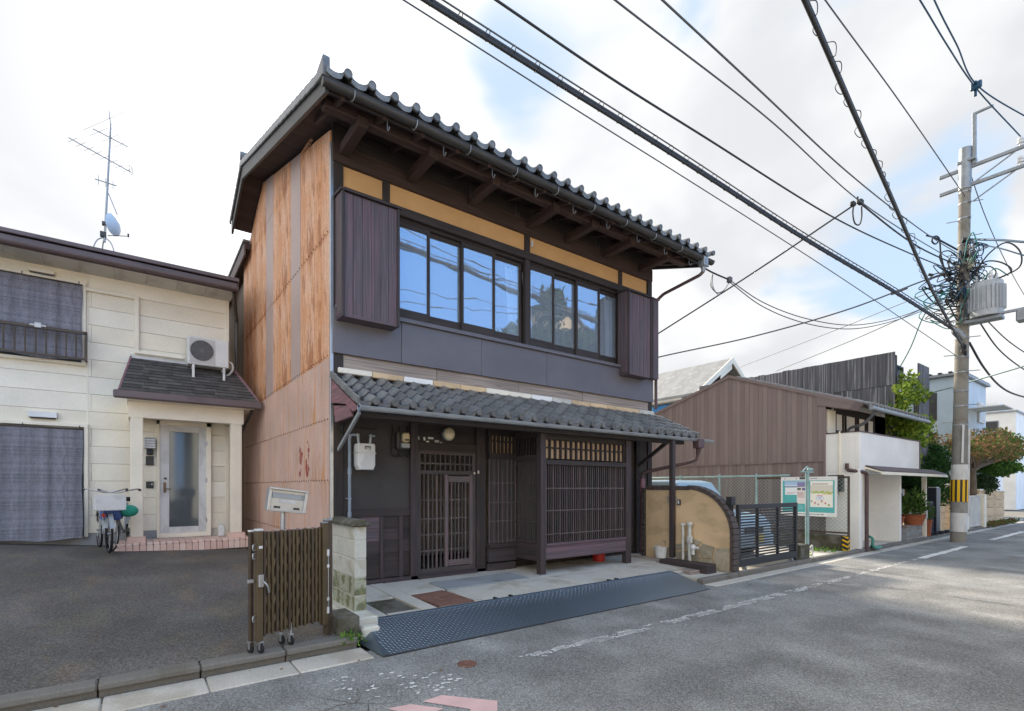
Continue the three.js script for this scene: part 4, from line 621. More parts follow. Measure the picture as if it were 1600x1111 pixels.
  // wall under and right of the bay
  part('wall_foot', bb(4.40, 6.80, 0.10, 0.36, zf - 0.1, zf - 0.02, { b: 0 }), M.woodDk, house); part('wall_head', bb(4.40, 6.80, 2.28, 2.45, zf - 0.1, zf - 0.02, { b: 0 }), M.woodDk, house);
  part('plaster_wall', bb(6.75, 8.33, 0.3, 2.6, zf - 0.1, zf - 0.005, { b: 0 }), M.plasterDk, house);
  part('wall_foot', bb(6.75, 8.33, 0.1, 0.3, zf - 0.1, zf + 0.02, { g: 'x' }), M.woodDk, house);
  post(7.93, 8.05, 2.5, zf - 0.05, zf + 0.06, M.woodDk);
  part('wall_head', bb(2.19, 8.33, 2.45, 2.95, zf - 0.12, zf - 0.02, { g: 'x' }), M.woodDk, house);
}

// ---------------------------------------------------------------- things on and before the townhouse
{
  const z = ZF, g = thing('gas_meter', 'pale grey gas meter with two pipe stubs on the dark plaster wall', 'gas meter', [2.45, 1.75, z]);
  const X = 2.425;
  part('meter_body', extZ([[X - 0.115, 1.74], [X - 0.09, 1.68], [X + 0.09, 1.68], [X + 0.115, 1.74], [X + 0.115, 2.0], [X + 0.10, 2.02], [X - 0.10, 2.02], [X - 0.115, 2.0]], z + 0.05, z + 0.22, { b: 0.012, bs: 2 }), M.white, g);
  part('seam', bb(X - 0.122, X + 0.122, 1.89, 1.905, z + 0.045, z + 0.226, { b: 0.004 }), M.pvc, g);
  part('dial_window', [bb(X - 0.03, X + 0.05, 1.945, 1.985, z + 0.222, z + 0.228, { b: 0.001 })], M.gutter, g);
  part('dial_plate', bb(X - 0.02, X + 0.04, 1.952, 1.966, z + 0.2285, z + 0.230, { b: 0 }), M.white, g);
  for (const s of [-1, 1]) part('pipe_stub', [cyl([X + s * 0.075, 2.01, z + 0.13], [X + s * 0.085, 2.13, z + 0.13], 0.017), cyl([X + s * 0.085, 2.13, z + 0.13], [X + s * 0.14, 2.13, z + 0.12], 0.016), ball(X + s * 0.085, 2.13, z + 0.13, 0.026)], M.zinc, g);
  const pipe = solo('gas_pipe', [tube([[X - 0.13, 2.13, z + 0.12], [2.26, 2.13, z + 0.1], [2.245, 2.1, z + 0.09], [2.245, 0.3, z + 0.09]], 0.02, 10, 40, false, true), cyl([2.245, 1.62, z + 0.09], [2.245, 1.7, z + 0.09], 0.026), cyl([2.245, 1.08, z + 0.09], [2.245, 1.14, z + 0.09], 0.026), bb(2.22, 2.27, 1.3, 1.315, z - 0.005, z + 0.11)], mat(0x8d9aa8, { map: T.dirt, size: 0.6, rough: 0.5 }), 'blue grey vertical gas pipe at the left corner of the dark wall', 'pipe');
  part('wall_bracket', [bb(2.25, 2.62, 2.22, 2.24, z, z + 0.03), tube([[2.2, 2.28, z + 0.03], [2.16, 2.2, z + 0.05], [2.2, 2.13, z + 0.03]], 0.01, 6)], M.black, pipe);
  const e = thing('electric_meter', 'electric meter with clear cover and dark box under the lower roof', 'electric meter', [2.98, 2.0, z]);
  part('back_box', bb(2.90, 3.06, 1.98, 2.21, z, z + 0.09, { b: 0.008 }), M.gutter, e);
  part('meter_face', bb(2.955, 3.055, 2.07, 2.20, z + 0.09, z + 0.17, { b: 0.02 }), mat(0xcdbb95, { map: T.plas, size: 0.2, rough: 0.35 }), e);
  part('meter_base', [bb(2.94, 3.065, 1.99, 2.06, z + 0.09, z + 0.15, { b: 0.01 })], M.zinc, e);
  part('dial_window', bb(2.975, 3.04, 2.09, 2.115, z + 0.17, z + 0.175, { b: 0.001 }), M.gutter, e);
  for (const [a, b] of [[2.93, 2.86], [2.99, 2.96], [3.03, 3.08]]) part('wire', tube([[a, 1.99, z + 0.06], [a, 1.9, z + 0.07], [b, 1.88, z + 0.04], [b, 2.3, z + 0.02]], 0.009, 6), M.rubber, e);
  const l = thing('porch_lamp', 'round cream porch lamp above the lattice door', 'lamp', [3.72, 2.2, z + 0.03]);
  part('base', disc([3.72, 2.235, z + 0.04], [0, 0, 1], 0.095, 0.05, 24), M.zinc, l);
  part('globe', fin(new THREE.SphereGeometry(0.09, 24, 14).scale(1, 1, 0.55)).translate(3.72, 2.235, z + 0.075), mat(0xe0d2b2, { map: T.plas, size: 0.3, rough: 0.35 }), l);
  part('rim', ring([3.72, 2.235, z + 0.065], 0.092, 0.008, [0, 0, 0], 26), M.zinc, l);
  solo('red_bucket', [grid((u, v) => [6.62 + (0.10 + 0.03 * v) * Math.cos(u * 6.2832), 0.145 + 0.19 * v, -6.28 + (0.10 + 0.03 * v) * Math.sin(u * 6.2832)], 20, 2), disc([6.62, 0.15, -6.28], [0, 1, 0], 0.1, 0.01)], mat(0xb5312b, { map: T.plas, size: 0.3, rough: 0.45 }), 'red bucket in the shade under the projecting lattice bay', 'bucket');
}
// block wall stub
{
  const t = thing('block_wall', 'short grey concrete block wall stub with green moss and a weathered stone cap', 'wall', [1.86, 0.15, -5.38]);
  const rows = [[0.15, 0.345], [0.352, 0.535], [0.542, 0.725], [0.732, 0.915], [0.922, 1.055]];
  rows.forEach(([a, b], i) => { const c = i % 2 ? [-5.05, -5.22, -5.62, -5.74] : [-5.05, -5.44, -5.74]; for (let k = 0; k + 1 < c.length; k++) part('concrete_block', bb(1.80, 1.925, a, b, c[k + 1] + 0.004, c[k] - 0.004, { b: 0.006, g: 'z' }), i < 2 ? M.blockMoss : M.block, t); });
  part('mortar', bb(1.806, 1.919, 0.15, 1.05, -5.735, -5.056, { b: 0 }), M.conc, t);
  part('cap', [extZ([[1.765, 1.055], [1.96, 1.055], [1.96, 1.085], [1.90, 1.125], [1.825, 1.125], [1.765, 1.085]], -5.78, -5.01, { b: 0.012 })], M.concDark, t);
}
// folded accordion gate on castors
{
  const A = [0.80, -4.50], B = [1.44, -4.72], dx = B[0] - A[0], dz = B[1] - A[1], L = Math.hypot(dx, dz), yaw = Math.atan2(-dz, dx), at = [1.12, 0.12, -4.61];
  const t = thing('accordion_gate', 'folded brown metal accordion gate on small castors beside the block wall', 'gate', at);
  const P = (s, y, o = 0) => [A[0] + dx * s - dz / L * o * -1, y, A[1] + dz * s - dx / L * o];
  const vbar = (s, y0, y1, w, d, o, name, m, lab) => part(name, bx(w, y1 - y0, d, ...P(s, (y0 + y1) / 2, o), { r: [0, yaw, 0], b: 0.003, g: 'y' }), m, t, lab);
  vbar(0.035, 0.21, 1.10, 0.05, 0.045, 0, 'end_post', M.gateBrown); vbar(0.0, 0.17, 1.09, 0.03, 0.035, 0.075, 'end_post', M.brown);
  vbar(0.035, 1.10, 1.118, 0.056, 0.05, 0, 'post_cap', M.white); vbar(0.0, 1.09, 1.105, 0.034, 0.04, 0.075, 'post_cap', M.white);
  const n = 15, linkM = mat(0x9a8667, { map: T.dirt, size: 0.5, rough: 0.4 });
  for (let k = 0; k < n; k++) { const s = 0.105 + k * 0.0545; vbar(s, 0.24 + 0.012 * (k % 2), 1.09 + 0.006 * Math.sin(k * 2), 0.019, 0.022, 0.0 + 0.003 * (k % 3), 'slat', k % 3 ? M.gateBrown : M.brown); vbar(s + 0.027, 0.24, 1.085, 0.019, 0.022, 0.06, 'slat', M.brown); vbar(s, 1.092, 1.10, 0.018, 0.02, 0.0, 'slat_cap', k % 2 ? M.steel : M.pinkPipe); }
  for (let r = 0; r < 5; r++) for (let k = 0; k < 14; k++) { const s = 0.105 + k * 0.0545, y0 = 0.34 + r * 0.155, up = k % 2 ? 1 : -1; part('link', bar(P(s, y0 + up * 0.06, 0.018), P(s + 0.0545, y0 - up * 0.06, 0.022), 0.015, 0.013, { b: 0.002 }), linkM, t); }
  vbar(0.93, 0.21, 1.13, 0.05, 0.05, 0, 'hinge_post', M.gateBrown); vbar(1.0, 0.12, 1.15, 0.06, 0.06, 0.01, 'anchor_post', M.brown);
  vbar(0.93, 1.13, 1.142, 0.054, 0.054, 0, 'post_cap', M.zinc); vbar(1.0, 1.15, 1.165, 0.066, 0.066, 0.01, 'post_cap', M.zinc);
  for (const y of [0.86, 0.74, 0.44, 0.34]) part('hinge', bx(0.022, y > 0.8 || y < 0.4 ? 0.06 : 0.03, 0.03, ...P(0.967, y, -0.02), { r: [0, yaw, 0] }), M.white, t);
  part('rod', bx(0.008, 0.5, 0.008, ...P(0.967, 0.6, -0.03), { r: [0, yaw, 0] }), M.steel, t);
  part('latch', [bx(0.04, 0.10, 0.03, ...P(0.035, 0.70, -0.03), { r: [0, yaw, 0] }), tube([P(0.05, 0.70, -0.045), P(0.09, 0.66, -0.06), P(0.12, 0.60, -0.05)], 0.008, 6), bx(0.05, 0.03, 0.02, ...P(-0.05, 0.70, 0.02), { r: [0, yaw, 0] })], M.steel, t);
  for (const y of [0.95, 0.88, 0.38]) part('latch_hook', tube([P(0.0, y, -0.0), P(-0.05, y, -0.02), P(-0.05, y + 0.04, -0.02), P(0.0, y + 0.04, 0)], 0.005, 5), M.steel, t);
  part('sticker', bx(0.03, 0.022, 0.002, ...P(0.04, 0.97, -0.0245), { r: [0, yaw, 0], b: 0 }), M.white, t);
  for (const [s, o] of [[0.06, 0.0], [0.0, 0.08], [0.45, 0.0], [0.40, 0.08]]) {
    const p = P(s, 0.145, o), w = part('castor', [cyl(P(s, 0.30, o), P(s, 0.205, o), 0.009), bx(0.032, 0.014, 0.045, ...P(s, 0.20, o), { r: [0, yaw, 0] }), ...[-1, 1].map(q => bx(0.004, 0.065, 0.03, p[0] + q * 0.014 * Math.cos(yaw), 0.17, p[2] - q * 0.014 * Math.sin(yaw), { r: [0, yaw, 0] }))], M.steel, t);
    part('wheel', disc(p, [Math.cos(yaw), 0, -Math.sin(yaw)], 0.036, 0.02, 18), M.rubber, w);
  }
}
// steel letter box on a leaning pole
{
  const t = thing('letter_box', 'leaning stainless steel letter box on a pole behind the folded gate', 'letter box', [1.22, 0.2, -5.62]);
  const R = (x, y, z) => { const c = Math.cos(-0.13), s = Math.sin(-0.13); return [1.29 + x * c - y * s, 1.315 + x * s + y * c, -5.58 + z]; };
  const b = (w, h, d, x, y, z, o = {}) => { const p = R(x, y, z); return bx(w, h, d, ...p, { r: [0, 0, -0.13], ...o }); };
  part('pole', cyl(R(-0.02, -0.11, -0.05), [1.24, 0.15, -5.63], 0.022, 0.022, 14), M.steel, t);
  part('case', [b(0.36, 0.22, 0.16, 0, 0, -0.08, { b: 0.006 })], M.steel, t);
  part('frame', [b(0.03, 0.235, 0.03, -0.175, 0, 0.01), b(0.03, 0.235, 0.03, 0.175, 0, 0.01), b(0.38, 0.022, 0.05, 0, 0.112, 0.02), b(0.34, 0.016, 0.03, 0, -0.112, 0.01)], M.steel, t);
  part('slot_flap', b(0.31, 0.055, 0.008, 0, 0.045, 0.006, { b: 0.002 }), M.zinc, t);
  part('name_plate', b(0.15, 0.032, 0.004, 0.0, -0.012, 0.005, { b: 0.001 }), M.white, t);
  part('latch', [b(0.06, 0.022, 0.008, -0.095, -0.075, 0.006, { b: 0.004 }), b(0.06, 0.022, 0.008, 0.095, -0.075, 0.006, { b: 0.004 })], M.gutter, t);
}
// right end of the apron: timbers, bucket, pipes
{
  solo('sleeper', bb(7.35, 7.62, 0.03, 0.21, -5.55, -4.62, { b: 0.012, g: 'z' }), M.stainDk, 'short dark timber beam at the right end of the apron', 'timber', 'dark timbers edging the apron');
  solo('sleeper', [bb(7.5, 7.62, 0.10, 0.17, -6.3, -5.55, { b: 0.01, g: 'z' }), bb(7.1, 7.34, 0.02, 0.125, -5.0, -4.74, { b: 0.012, g: 'x' })], M.woodGrey, 'thin grey timber beneath the white bucket at the apron end', 'timber', 'grey timbers edging the apron');
  const bk = thing('white_bucket', 'white plastic bucket with a wire handle beside the house drainpipe', 'bucket', [7.72, 0.17, -5.78]);
  part('bucket', [grid((u, v) => [7.72 + (0.095 + 0.03 * v) * Math.cos(u * 6.2832), 0.175 + 0.2 * v, -5.78 + (0.095 + 0.03 * v) * Math.sin(u * 6.2832)], 22, 3), disc([7.72, 0.18, -5.78], [0, 1, 0], 0.094, 0.01), ring([7.72, 0.375, -5.78], 0.127, 0.007, [Math.PI / 2, 0, 0], 24)], M.white, bk);
  part('handle', tube([[7.6, 0.37, -5.78], [7.64, 0.45, -5.75], [7.72, 0.49, -5.73], [7.8, 0.45, -5.75], [7.845, 0.37, -5.78]], 0.005, 5), M.zinc, bk);
  const wp = thing('water_pipes', 'white plastic water pipes with a tap against the beige arched wall', 'pipes', [7.74, 0.08, -5.25]);
  part('pipe', [cyl([7.72, 0.05, -5.32], [7.72, 0.80, -5.32], 0.022), disc([7.72, 0.81, -5.32], [0, 1, 0], 0.045, 0.03)], M.pvc, wp);
  part('pipe', [cyl([7.74, 0.05, -5.2], [7.74, 0.80, -5.2], 0.03), cyl([7.74, 0.5, -5.2], [7.74, 0.62, -5.2], 0.05), disc([7.74, 0.83, -5.2], [0, 1, 0], 0.05, 0.05)], M.pvc, wp);
  part('valve', [ball(7.72, 0.42, -5.12, 0.05, 0.06, 0.05), cyl([7.74, 0.42, -5.2], [7.72, 0.42, -5.02], 0.022), cyl([7.72, 0.42, -5.12], [7.72, 0.3, -5.12], 0.03), bx(0.05, 0.1, 0.02, 7.7, 0.55, -5.14)], M.white, wp);
  part('clip', [bx(0.02, 0.02, 0.2, 7.74, 0.28, -5.26)], M.zinc, wp);
}
// weeds: each tuft is one small plant
const leafG = (() => { const g = tris([0, 0, 0, -0.5, 0.45, 0.1, 0, 1, 0.0, 0, 0, 0, 0, 1, 0.0, 0.5, 0.45, 0.1]); return fin(g, { off: 0, g: 'y' }); })();
const leafMat = (c, t = 0.35) => new THREE.MeshPhysicalMaterial({ color: c, roughness: 0.75, transmission: t, thickness: 0, side: THREE.DoubleSide, specularIntensity: 0.25 });
const LM = leafMat(0xffffff);
function leaves(name, parent, list, pal, size, m = LM) {
  const at = ABS.get(parent), im = shadow(new THREE.InstancedMesh(leafG, m, list.length)), m4 = new THREE.Matrix4(), c = new THREE.Color();
  list.forEach((p, i) => {
    const s = size * rr(0.65, 1.3), e = new THREE.Euler(rr(-1.2, 1.2), rr(0, 6.28), rr(-1.4, 1.4));
    im.setMatrixAt(i, m4.compose(V3(p[0] - at[0], p[1] - at[1], p[2] - at[2]), new THREE.Quaternion().setFromEuler(e), V3(s * (p[3] ?? 0.6), s, s)));
    const q = pal[Math.floor(rnd() * pal.length)], l = rr(0.75, 1.25); im.setColorAt(i, c.setRGB(q[0] * l, q[1] * l, q[2] * l));
  });
  im.name = name; im.userData.kind = 'stuff'; parent.add(im); ABS.set(im, at); return im;
}
const GREEN = [[0.10, 0.20, 0.03], [0.14, 0.26, 0.04], [0.07, 0.15, 0.025]];
function weed(label, x, y, z, r, n) {
  const t = thing('weed', label, 'weed', [x, y, z], null); const l = [];
  for (let k = 0; k < n; k++) { const a = rr(0, 6.28), d = r * Math.sqrt(rnd()); l.push([x + Math.cos(a) * d, y + rr(0, 0.12) * (1 - d / r * 0.6), z + Math.sin(a) * d * 0.7, 0.5]); }
  leaves('foliage', t, l, [[0.16, 0.32, 0.05], [0.22, 0.40, 0.07], [0.12, 0.24, 0.05]], 0.05);
  for (let k = 0; k < 5; k++) part('stem', cyl([x + rr(-r, r) * 0.3, y - 0.01, z], [x + rr(-r, r) * 0.7, y + 0.1, z + rr(-r, r) * 0.5], 0.004, 0.002, 5), M.bark, t);
}
weed('bright green weed growing at the left corner of the steel ramp', 1.58, 0.05, -4.52, 0.12, 90);
weed('green weed at the foot of the low concrete wall under the posters', 12.0, 0.06, -4.75, 0.28, 110);
weed('green weed beside the yellow and black striped post', 12.45, 0.06, -4.62, 0.16, 60);
weed('small weed by the concrete pier of the black sliding gate', 10.9, 0.06, -4.62, 0.14, 30);

// ---------------------------------------------------------------- the cream house on the left, set back behind its parking space
const ZW = -11.5;
{
  const h = thing('cream_house', 'cream two storey house with siding boards, brown eave and small tiled porch', 'house', [-1, 0.4, -12]);
  const xr = 1.545, xl = -6;
  part('wall', [bb(xl, 0.44, 0.2, 5.2, -17, ZW - 0.036, { b: 0 }), bb(1.14, xr - 0.01, 0.2, 5.2, -17, ZW - 0.036, { b: 0 }), bb(0.44, 1.14, 2.62, 5.2, -17, ZW - 0.036, { b: 0 }), bb(0.44, 1.14, 0.2, 0.56, -17, ZW - 0.036, { b: 0 }), bb(0.44, 1.14, 0.56, 2.62, -17, -15, { b: 0 })], M.cream[1], h);
  part('base_board', bb(xl, 0.40, 0.2, 0.70, ZW - 0.034, ZW - 0.012, { b: 0.004, g: 'x' }), M.concGrey, h);
  for (let r = 0; r < 15; r++) { const y0 = 0.66 + r * 0.303, y1 = Math.min(y0 + 0.3, 5.17); const j = [xl, -3.9, r % 2 ? -0.56 : -0.62, xr]; if (y0 < 2.6) j.splice(3, 1, 0.40, 1.18, xr); for (let k = 0; k + 1 < j.length; k++) if (j[k] !== 0.40) part('siding_board', bb(j[k] + 0.0015, j[k + 1] - 0.0015, y0, y1 - 0.002, ZW - 0.035, ZW + rr(0, 0.002), { b: 0.0025, g: 'x' }), M.cream[Math.floor(rnd() * 3)], h); }
  for (const x of [-0.625]) part('wall_joint_trim', bb(x, x + 0.03, 0.68, 5.17, ZW, ZW + 0.006), M.creamTrim, h);
  // roof, fascia, soffit
  part('roof', extX([[-10.86, 5.41], [-14.6, 6.5], [-18, 5.4], [-18, 5.3], [-14.6, 6.4], [-10.86, 5.33]], xl, 1.62, { g: 'x' }), M.slate[0], h);
  part('fascia', [bb(xl, 1.62, 5.16, 5.37, -10.89, -10.86, { g: 'x', b: 0.006 }), bb(xl, 1.64, 5.35, 5.42, -10.90, -10.82, { g: 'x', b: 0.01 }), bb(1.6, 1.63, 5.18, 5.40, -11.6, -10.86, { g: 'z' })], M.fascia, h);
  part('eave_gutter', [grid((u, v) => { const a = Math.PI * (1 + v), r = 0.055; return [mix(xl, 1.62, u), 5.22 + r * Math.sin(a), -10.80 + r * Math.cos(a)]; }, 1, 8)], M.fascia, h);
  for (let k = 0; k < 16; k++) part('soffit_panel', bb(1.58 - (k + 1) * 0.455 + 0.004, 1.58 - k * 0.455, 5.165, 5.18, ZW, -10.89, { b: 0.002, g: 'z' }), M.soffit, h);
  part('corner_trim', bb(xr - 0.05, xr + 0.012, 0.4, 5.17, ZW - 0.05, ZW + 0.012), M.creamTrim, h);
  part('downpipe', tube([[1.56, 5.15, -10.85], [1.62, 5.0, -11.2], [1.68, 4.8, -11.42], [1.68, 0.4, -11.42]], 0.035, 10, 60, false, true), M.gutter, h);
  // upper window with its woven shade and rail
  const w = part('upper_window', [bb(-2.75, -0.63, 4.93, 4.99, ZW, ZW + 0.06, { g: 'x' }), bb(-0.69, -0.63, 3.6, 4.93, ZW, ZW + 0.06), bb(-2.75, -2.69, 3.6, 4.93, ZW, ZW + 0.06), bb(-2.75, -0.63, 3.55, 3.6, ZW, ZW + 0.08, { g: 'x' })], M.creamTrim, h);
  part('pane', bb(-2.69, -0.69, 3.6, 4.93, ZW + 0.004, ZW + 0.02, { b: 0 }), M.doorGlass, w);
  const w2 = part('lower_window', [bb(-2.75, -0.6, 2.49, 2.55, ZW, ZW + 0.07, { g: 'x' }), bb(-0.655, -0.6, 0.6, 2.49, ZW, ZW + 0.07)], M.creamTrim, h);
  part('pane', bb(-2.75, -0.66, 0.62, 2.49, ZW + 0.004, ZW + 0.02, { b: 0 }), M.doorGlass, w2);
  const rail = part('window_rail', [bb(-2.9, -0.60, 4.05, 4.10, ZW + 0.2, ZW + 0.24, { g: 'x' }), bb(-2.9, -0.60, 3.62, 3.65, ZW + 0.2, ZW + 0.235, { g: 'x' }), bb(-0.64, -0.60, 3.6, 4.08, ZW + 0.2, ZW + 0.24), bb(-0.64, -0.61, 4.04, 4.07, ZW, ZW + 0.2, { g: 'z' }), bb(-0.64, -0.61, 3.62, 3.65, ZW, ZW + 0.2, { g: 'z' })], M.brown, h);
  for (let k = 0; k < 17; k++) part('baluster', bb(-0.76 - k * 0.125, -0.738 - k * 0.125, 3.65, 4.05, ZW + 0.208, ZW + 0.23), M.brown, rail);
  part('clip_ornament', [bb(-1.32, -1.12, 4.085, 4.11, ZW + 0.24, ZW + 0.25), bb(-1.26, -1.18, 4.06, 4.14, ZW + 0.24, ZW + 0.252)], M.white, rail);
  // porch: roof, beam, posts, step
  const pr = part('porch_roof', [quad([0.0, 3.79, ZW + 0.02], [-0.16, 3.05, -10.60], [1.92, 3.05, -10.60], [1.62, 3.79, ZW + 0.02], { g: 'x' }), quad([0.0, 3.79, ZW + 0.02], [0.0, 3.1, ZW + 0.02], [-0.16, 3.0, -10.60], [-0.16, 3.05, -10.60])], M.slate[0], h);
  const rows = 11; for (let r = 0; r < rows; r++) { const a = r / rows, b2 = (r + 1) / rows, zA = mix(-10.57, ZW + 0.04, a), zB = mix(-10.57, ZW + 0.04, b2), yA = mix(3.06, 3.80, a), yB = mix(3.06, 3.80, b2), xA = mix(-0.16, 0, a), xB = mix(1.92, 1.62, a); const cuts = [xA]; let x = xA + rr(0.1, 0.35); while (x < xB - 0.12) { cuts.push(x); x += 0.36; } cuts.push(xB); for (let k = 0; k + 1 < cuts.length; k++) part('shingle', bar([(cuts[k] + cuts[k + 1]) / 2, yA + 0.012, zA], [(cuts[k] + cuts[k + 1]) / 2, yB + 0.004, zB - 0.02], cuts[k + 1] - cuts[k] - 0.004, 0.016, { b: 0.003, g: 'x' }), M.slate[(r + k) % 3], pr); }
  part('verge_trim', [bar([1.93, 3.075, -10.6], [1.63, 3.82, ZW + 0.03], 0.05, 0.03), bar([-0.165, 3.075, -10.6], [-0.005, 3.82, ZW + 0.03], 0.03, 0.03)], M.pinkPipe, pr);
  part('flashing', [bb(-0.02, 1.3, 3.79, 3.86, ZW + 0.004, ZW + 0.05, { g: 'x' })], M.white, pr);
  part('porch_gutter', [bb(-0.24, 1.98, 2.93, 3.06, -10.61, -10.50, { g: 'x', b: 0.02 })], M.fascia, h);
  part('porch_ceiling', [extX([[-10.62, 2.93], [ZW, 2.93], [ZW, 3.0], [-10.62, 2.97]], -0.06, 1.86, {})], M.creamTrim, h);
  part('porch_beam', [bb(-0.04, 1.72, 2.66, 2.93, -11.02, -10.86, { g: 'x' }), bb(-0.04, 0.12, 2.66, 2.93, ZW, -11.02), bb(1.52, 1.70, 2.66, 2.93, ZW, -11.02)], M.creamTrim, h);
  part('porch_post', bb(-0.015, 0.165, 0.60, 2.66, -11.03, -10.86, { b: 0.01 }), M.creamTrim, h);
  part('porch_post', bb(1.50, 1.69, 0.60, 2.66, -11.03, -10.86, { b: 0.01 }), M.creamTrim, h);
  part('post_base', [bb(-0.06, 0.20, 0.5, 0.60, -11.08, -10.80, { b: 0.008 }), bb(1.46, 1.74, 0.5, 0.60, -11.08, -10.80, { b: 0.008 })], M.tilePink[0], h);
  part('porch_brace', [bar([1.70, 2.4, -11.45], [1.84, 2.93, -10.7], 0.05, 0.05)], M.gutter, h);
  const st = part('porch_step', [bb(-0.14, 1.80, 0.2, 0.49, ZW, -10.66, { b: 0.004 })], M.concDark, h);
  const N = 21, tw = 1.98 / N;
  for (let k = 0; k < N; k++) {
    const x = -0.17 + (k + 0.5) * tw;
    part('step_tile', bx(tw - 0.007, 0.135, 0.018, x, 0.40, -10.65, { b: 0.004 }), M.tilePink[Math.floor(rnd() * 3)], st);
    part('nosing_tile', bx(tw - 0.007, 0.05, 0.10, x, 0.49, -10.69, { b: 0.012 }), M.tilePink[Math.floor(rnd() * 3)], st);
    for (let r = 0; r < 7; r++) part('floor_tile', bx(tw - 0.006, 0.02, tw - 0.006, x, 0.503, -10.79 - r * tw, { b: 0.003 }), M.tilePink[Math.floor(rnd() * 3)], st);
  }
  part('step_end', [cyl([-0.16, 0.33, -10.72], [-0.16, 0.512, -10.72], 0.075, 0.075, 16)], M.tilePink[1], st);
  // door
  const d = part('door', [bb(0.42, 0.565, 0.60, 2.62, ZW + 0.03, ZW + 0.075), bb(1.035, 1.16, 0.60, 2.62, ZW + 0.03, ZW + 0.075), bb(0.565, 1.035, 2.50, 2.62, ZW + 0.03, ZW + 0.074, { g: 'x' }), bb(0.565, 1.035, 0.60, 0.715, ZW + 0.03, ZW + 0.074, { g: 'x' })], M.white, h);
  part('door_frame', [bb(0.375, 0.42, 0.52, 2.72, ZW, ZW + 0.10), bb(1.16, 1.24, 0.52, 2.72, ZW, ZW + 0.10), bb(0.375, 1.24, 2.62, 2.72, ZW, ZW + 0.10, { g: 'x' }), bb(0.375, 1.24, 0.515, 0.60, ZW, ZW + 0.08, { g: 'x' })], M.creamTrim, d);
  part('glass', bb(0.56, 1.04, 0.71, 2.505, ZW + 0.045, ZW + 0.055, { b: 0 }), M.doorGlass, d);
  part('handle', [bb(0.475, 0.515, 1.36, 1.55, ZW + 0.075, ZW + 0.09, { b: 0.006 }), tube([[0.495, 1.43, ZW + 0.09], [0.495, 1.43, ZW + 0.14], [0.60, 1.425, ZW + 0.14]], 0.009, 8, 0, false, true)], mat(0x6d5a46, { rough: 0.4, metal: 0.5 }), d);
  part('lock', disc([0.505, 1.62, ZW + 0.08], [0, 0, 1], 0.022, 0.02), M.gutter, d);
  for (const y of [0.78, 1.55, 2.25]) part('hinge', bb(1.15, 1.175, y, y + 0.09, ZW + 0.075, ZW + 0.105), M.steel, d);
  // things fixed to the wall
  const wl = thing('porch_lamp', 'grey boxed wall lamp left of the cream house glass door', 'lamp', [0.27, 2.1, ZW]);
  part('shade', [bb(0.19, 0.35, 2.16, 2.36, ZW + 0.002, ZW + 0.14, { b: 0.01 })], M.zinc, wl); for (let k = 0; k < 4; k++) part('louver', bb(0.185, 0.355, 2.175 + k * 0.045, 2.2 + k * 0.045, ZW + 0.14, ZW + 0.146), M.steel, wl);
  part('bulb_cover', bb(0.22, 0.32, 2.05, 2.16, ZW + 0.005, ZW + 0.11, { b: 0.01 }), M.black, wl); part('letter_plate', bb(0.21, 0.33, 1.86, 2.03, ZW + 0.002, ZW + 0.03, { b: 0.006 }), M.gutter, wl);
  const ic = thing('intercom', 'small black intercom beside the cream house door', 'intercom', [0.27, 1.4, ZW]);
  part('body', bb(0.215, 0.33, 1.44, 1.56, ZW + 0.002, ZW + 0.03, { b: 0.006 }), M.black, ic); part('button', bb(0.29, 0.315, 1.5, 1.525, ZW + 0.03, ZW + 0.034, { b: 0.002 }), M.steel, ic); part('speaker', bb(0.23, 0.28, 1.48, 1.54, ZW + 0.03, ZW + 0.032, { b: 0.001 }), M.gutter, ic);
  const v = thing('wall_vent', 'flat cream vent hood under the eave above the upper shade', 'vent', [-1.2, 5.0, ZW]);
  part('hood', [extX([[ZW, 5.10], [ZW + 0.08, 5.08], [ZW + 0.09, 5.02], [ZW + 0.005, 5.02]], -1.36, -1.03, { b: 0.004 })], M.creamTrim, v); part('slot', bb(-1.34, -1.05, 4.985, 5.02, ZW + 0.002, ZW + 0.05), M.gutter, v); part('lip', bb(-1.36, -1.03, 4.97, 4.985, ZW + 0.002, ZW + 0.08), M.creamTrim, v);
  const v2 = thing('wall_vent', 'white vent hood above the lower woven shade', 'vent', [-1.2, 2.55, ZW]);
  part('hood', [extX([[ZW, 2.72], [ZW + 0.08, 2.70], [ZW + 0.10, 2.62], [ZW + 0.005, 2.62]], -1.36, -1.0, { b: 0.004 })], M.white, v2); part('slot', bb(-1.34, -1.02, 2.60, 2.62, ZW + 0.002, ZW + 0.06), M.gutter, v2);
  solo('pipe_cover', [bb(-1.0, 0.12, 4.86, 4.93, ZW + 0.003, ZW + 0.06, { g: 'x', b: 0.012 }), bb(0.04, 0.115, 3.90, 4.86, ZW + 0.003, ZW + 0.06, { b: 0.012 }), bb(0.04, 0.80, 3.87, 3.93, ZW + 0.055, ZW + 0.11, { g: 'x', b: 0.012 })], M.creamTrim, 'cream duct running along the upper wall and down to the air conditioner', 'pipe cover');
  // woven shades
  const shade = (label, x0, x1, y0, y1, f, yaw) => {
    const s = thing('woven_shade', label, 'shade', [x1, y0, ZW + 0.1]);
    part('cloth', grid((u, v) => { const x = mix(x0, x1, u), k = 1 - v; return [x + 0.01 * Math.sin(v * 9), mix(y0, y1, v) + (v < 0.02 ? 0.018 * Math.sin(x * 7) + 0.02 * f3(x * 3, 1, 1, 2, 4) : 0), ZW + 0.09 + f * k * k + 0.012 * Math.sin(x * 5 + v * 2) * k + 0.015 * (f3(x * 2, v * 2, 0, 2, 6) - 0.5)]; }, 60, 24, { g: 'y' }), M.weave, s);
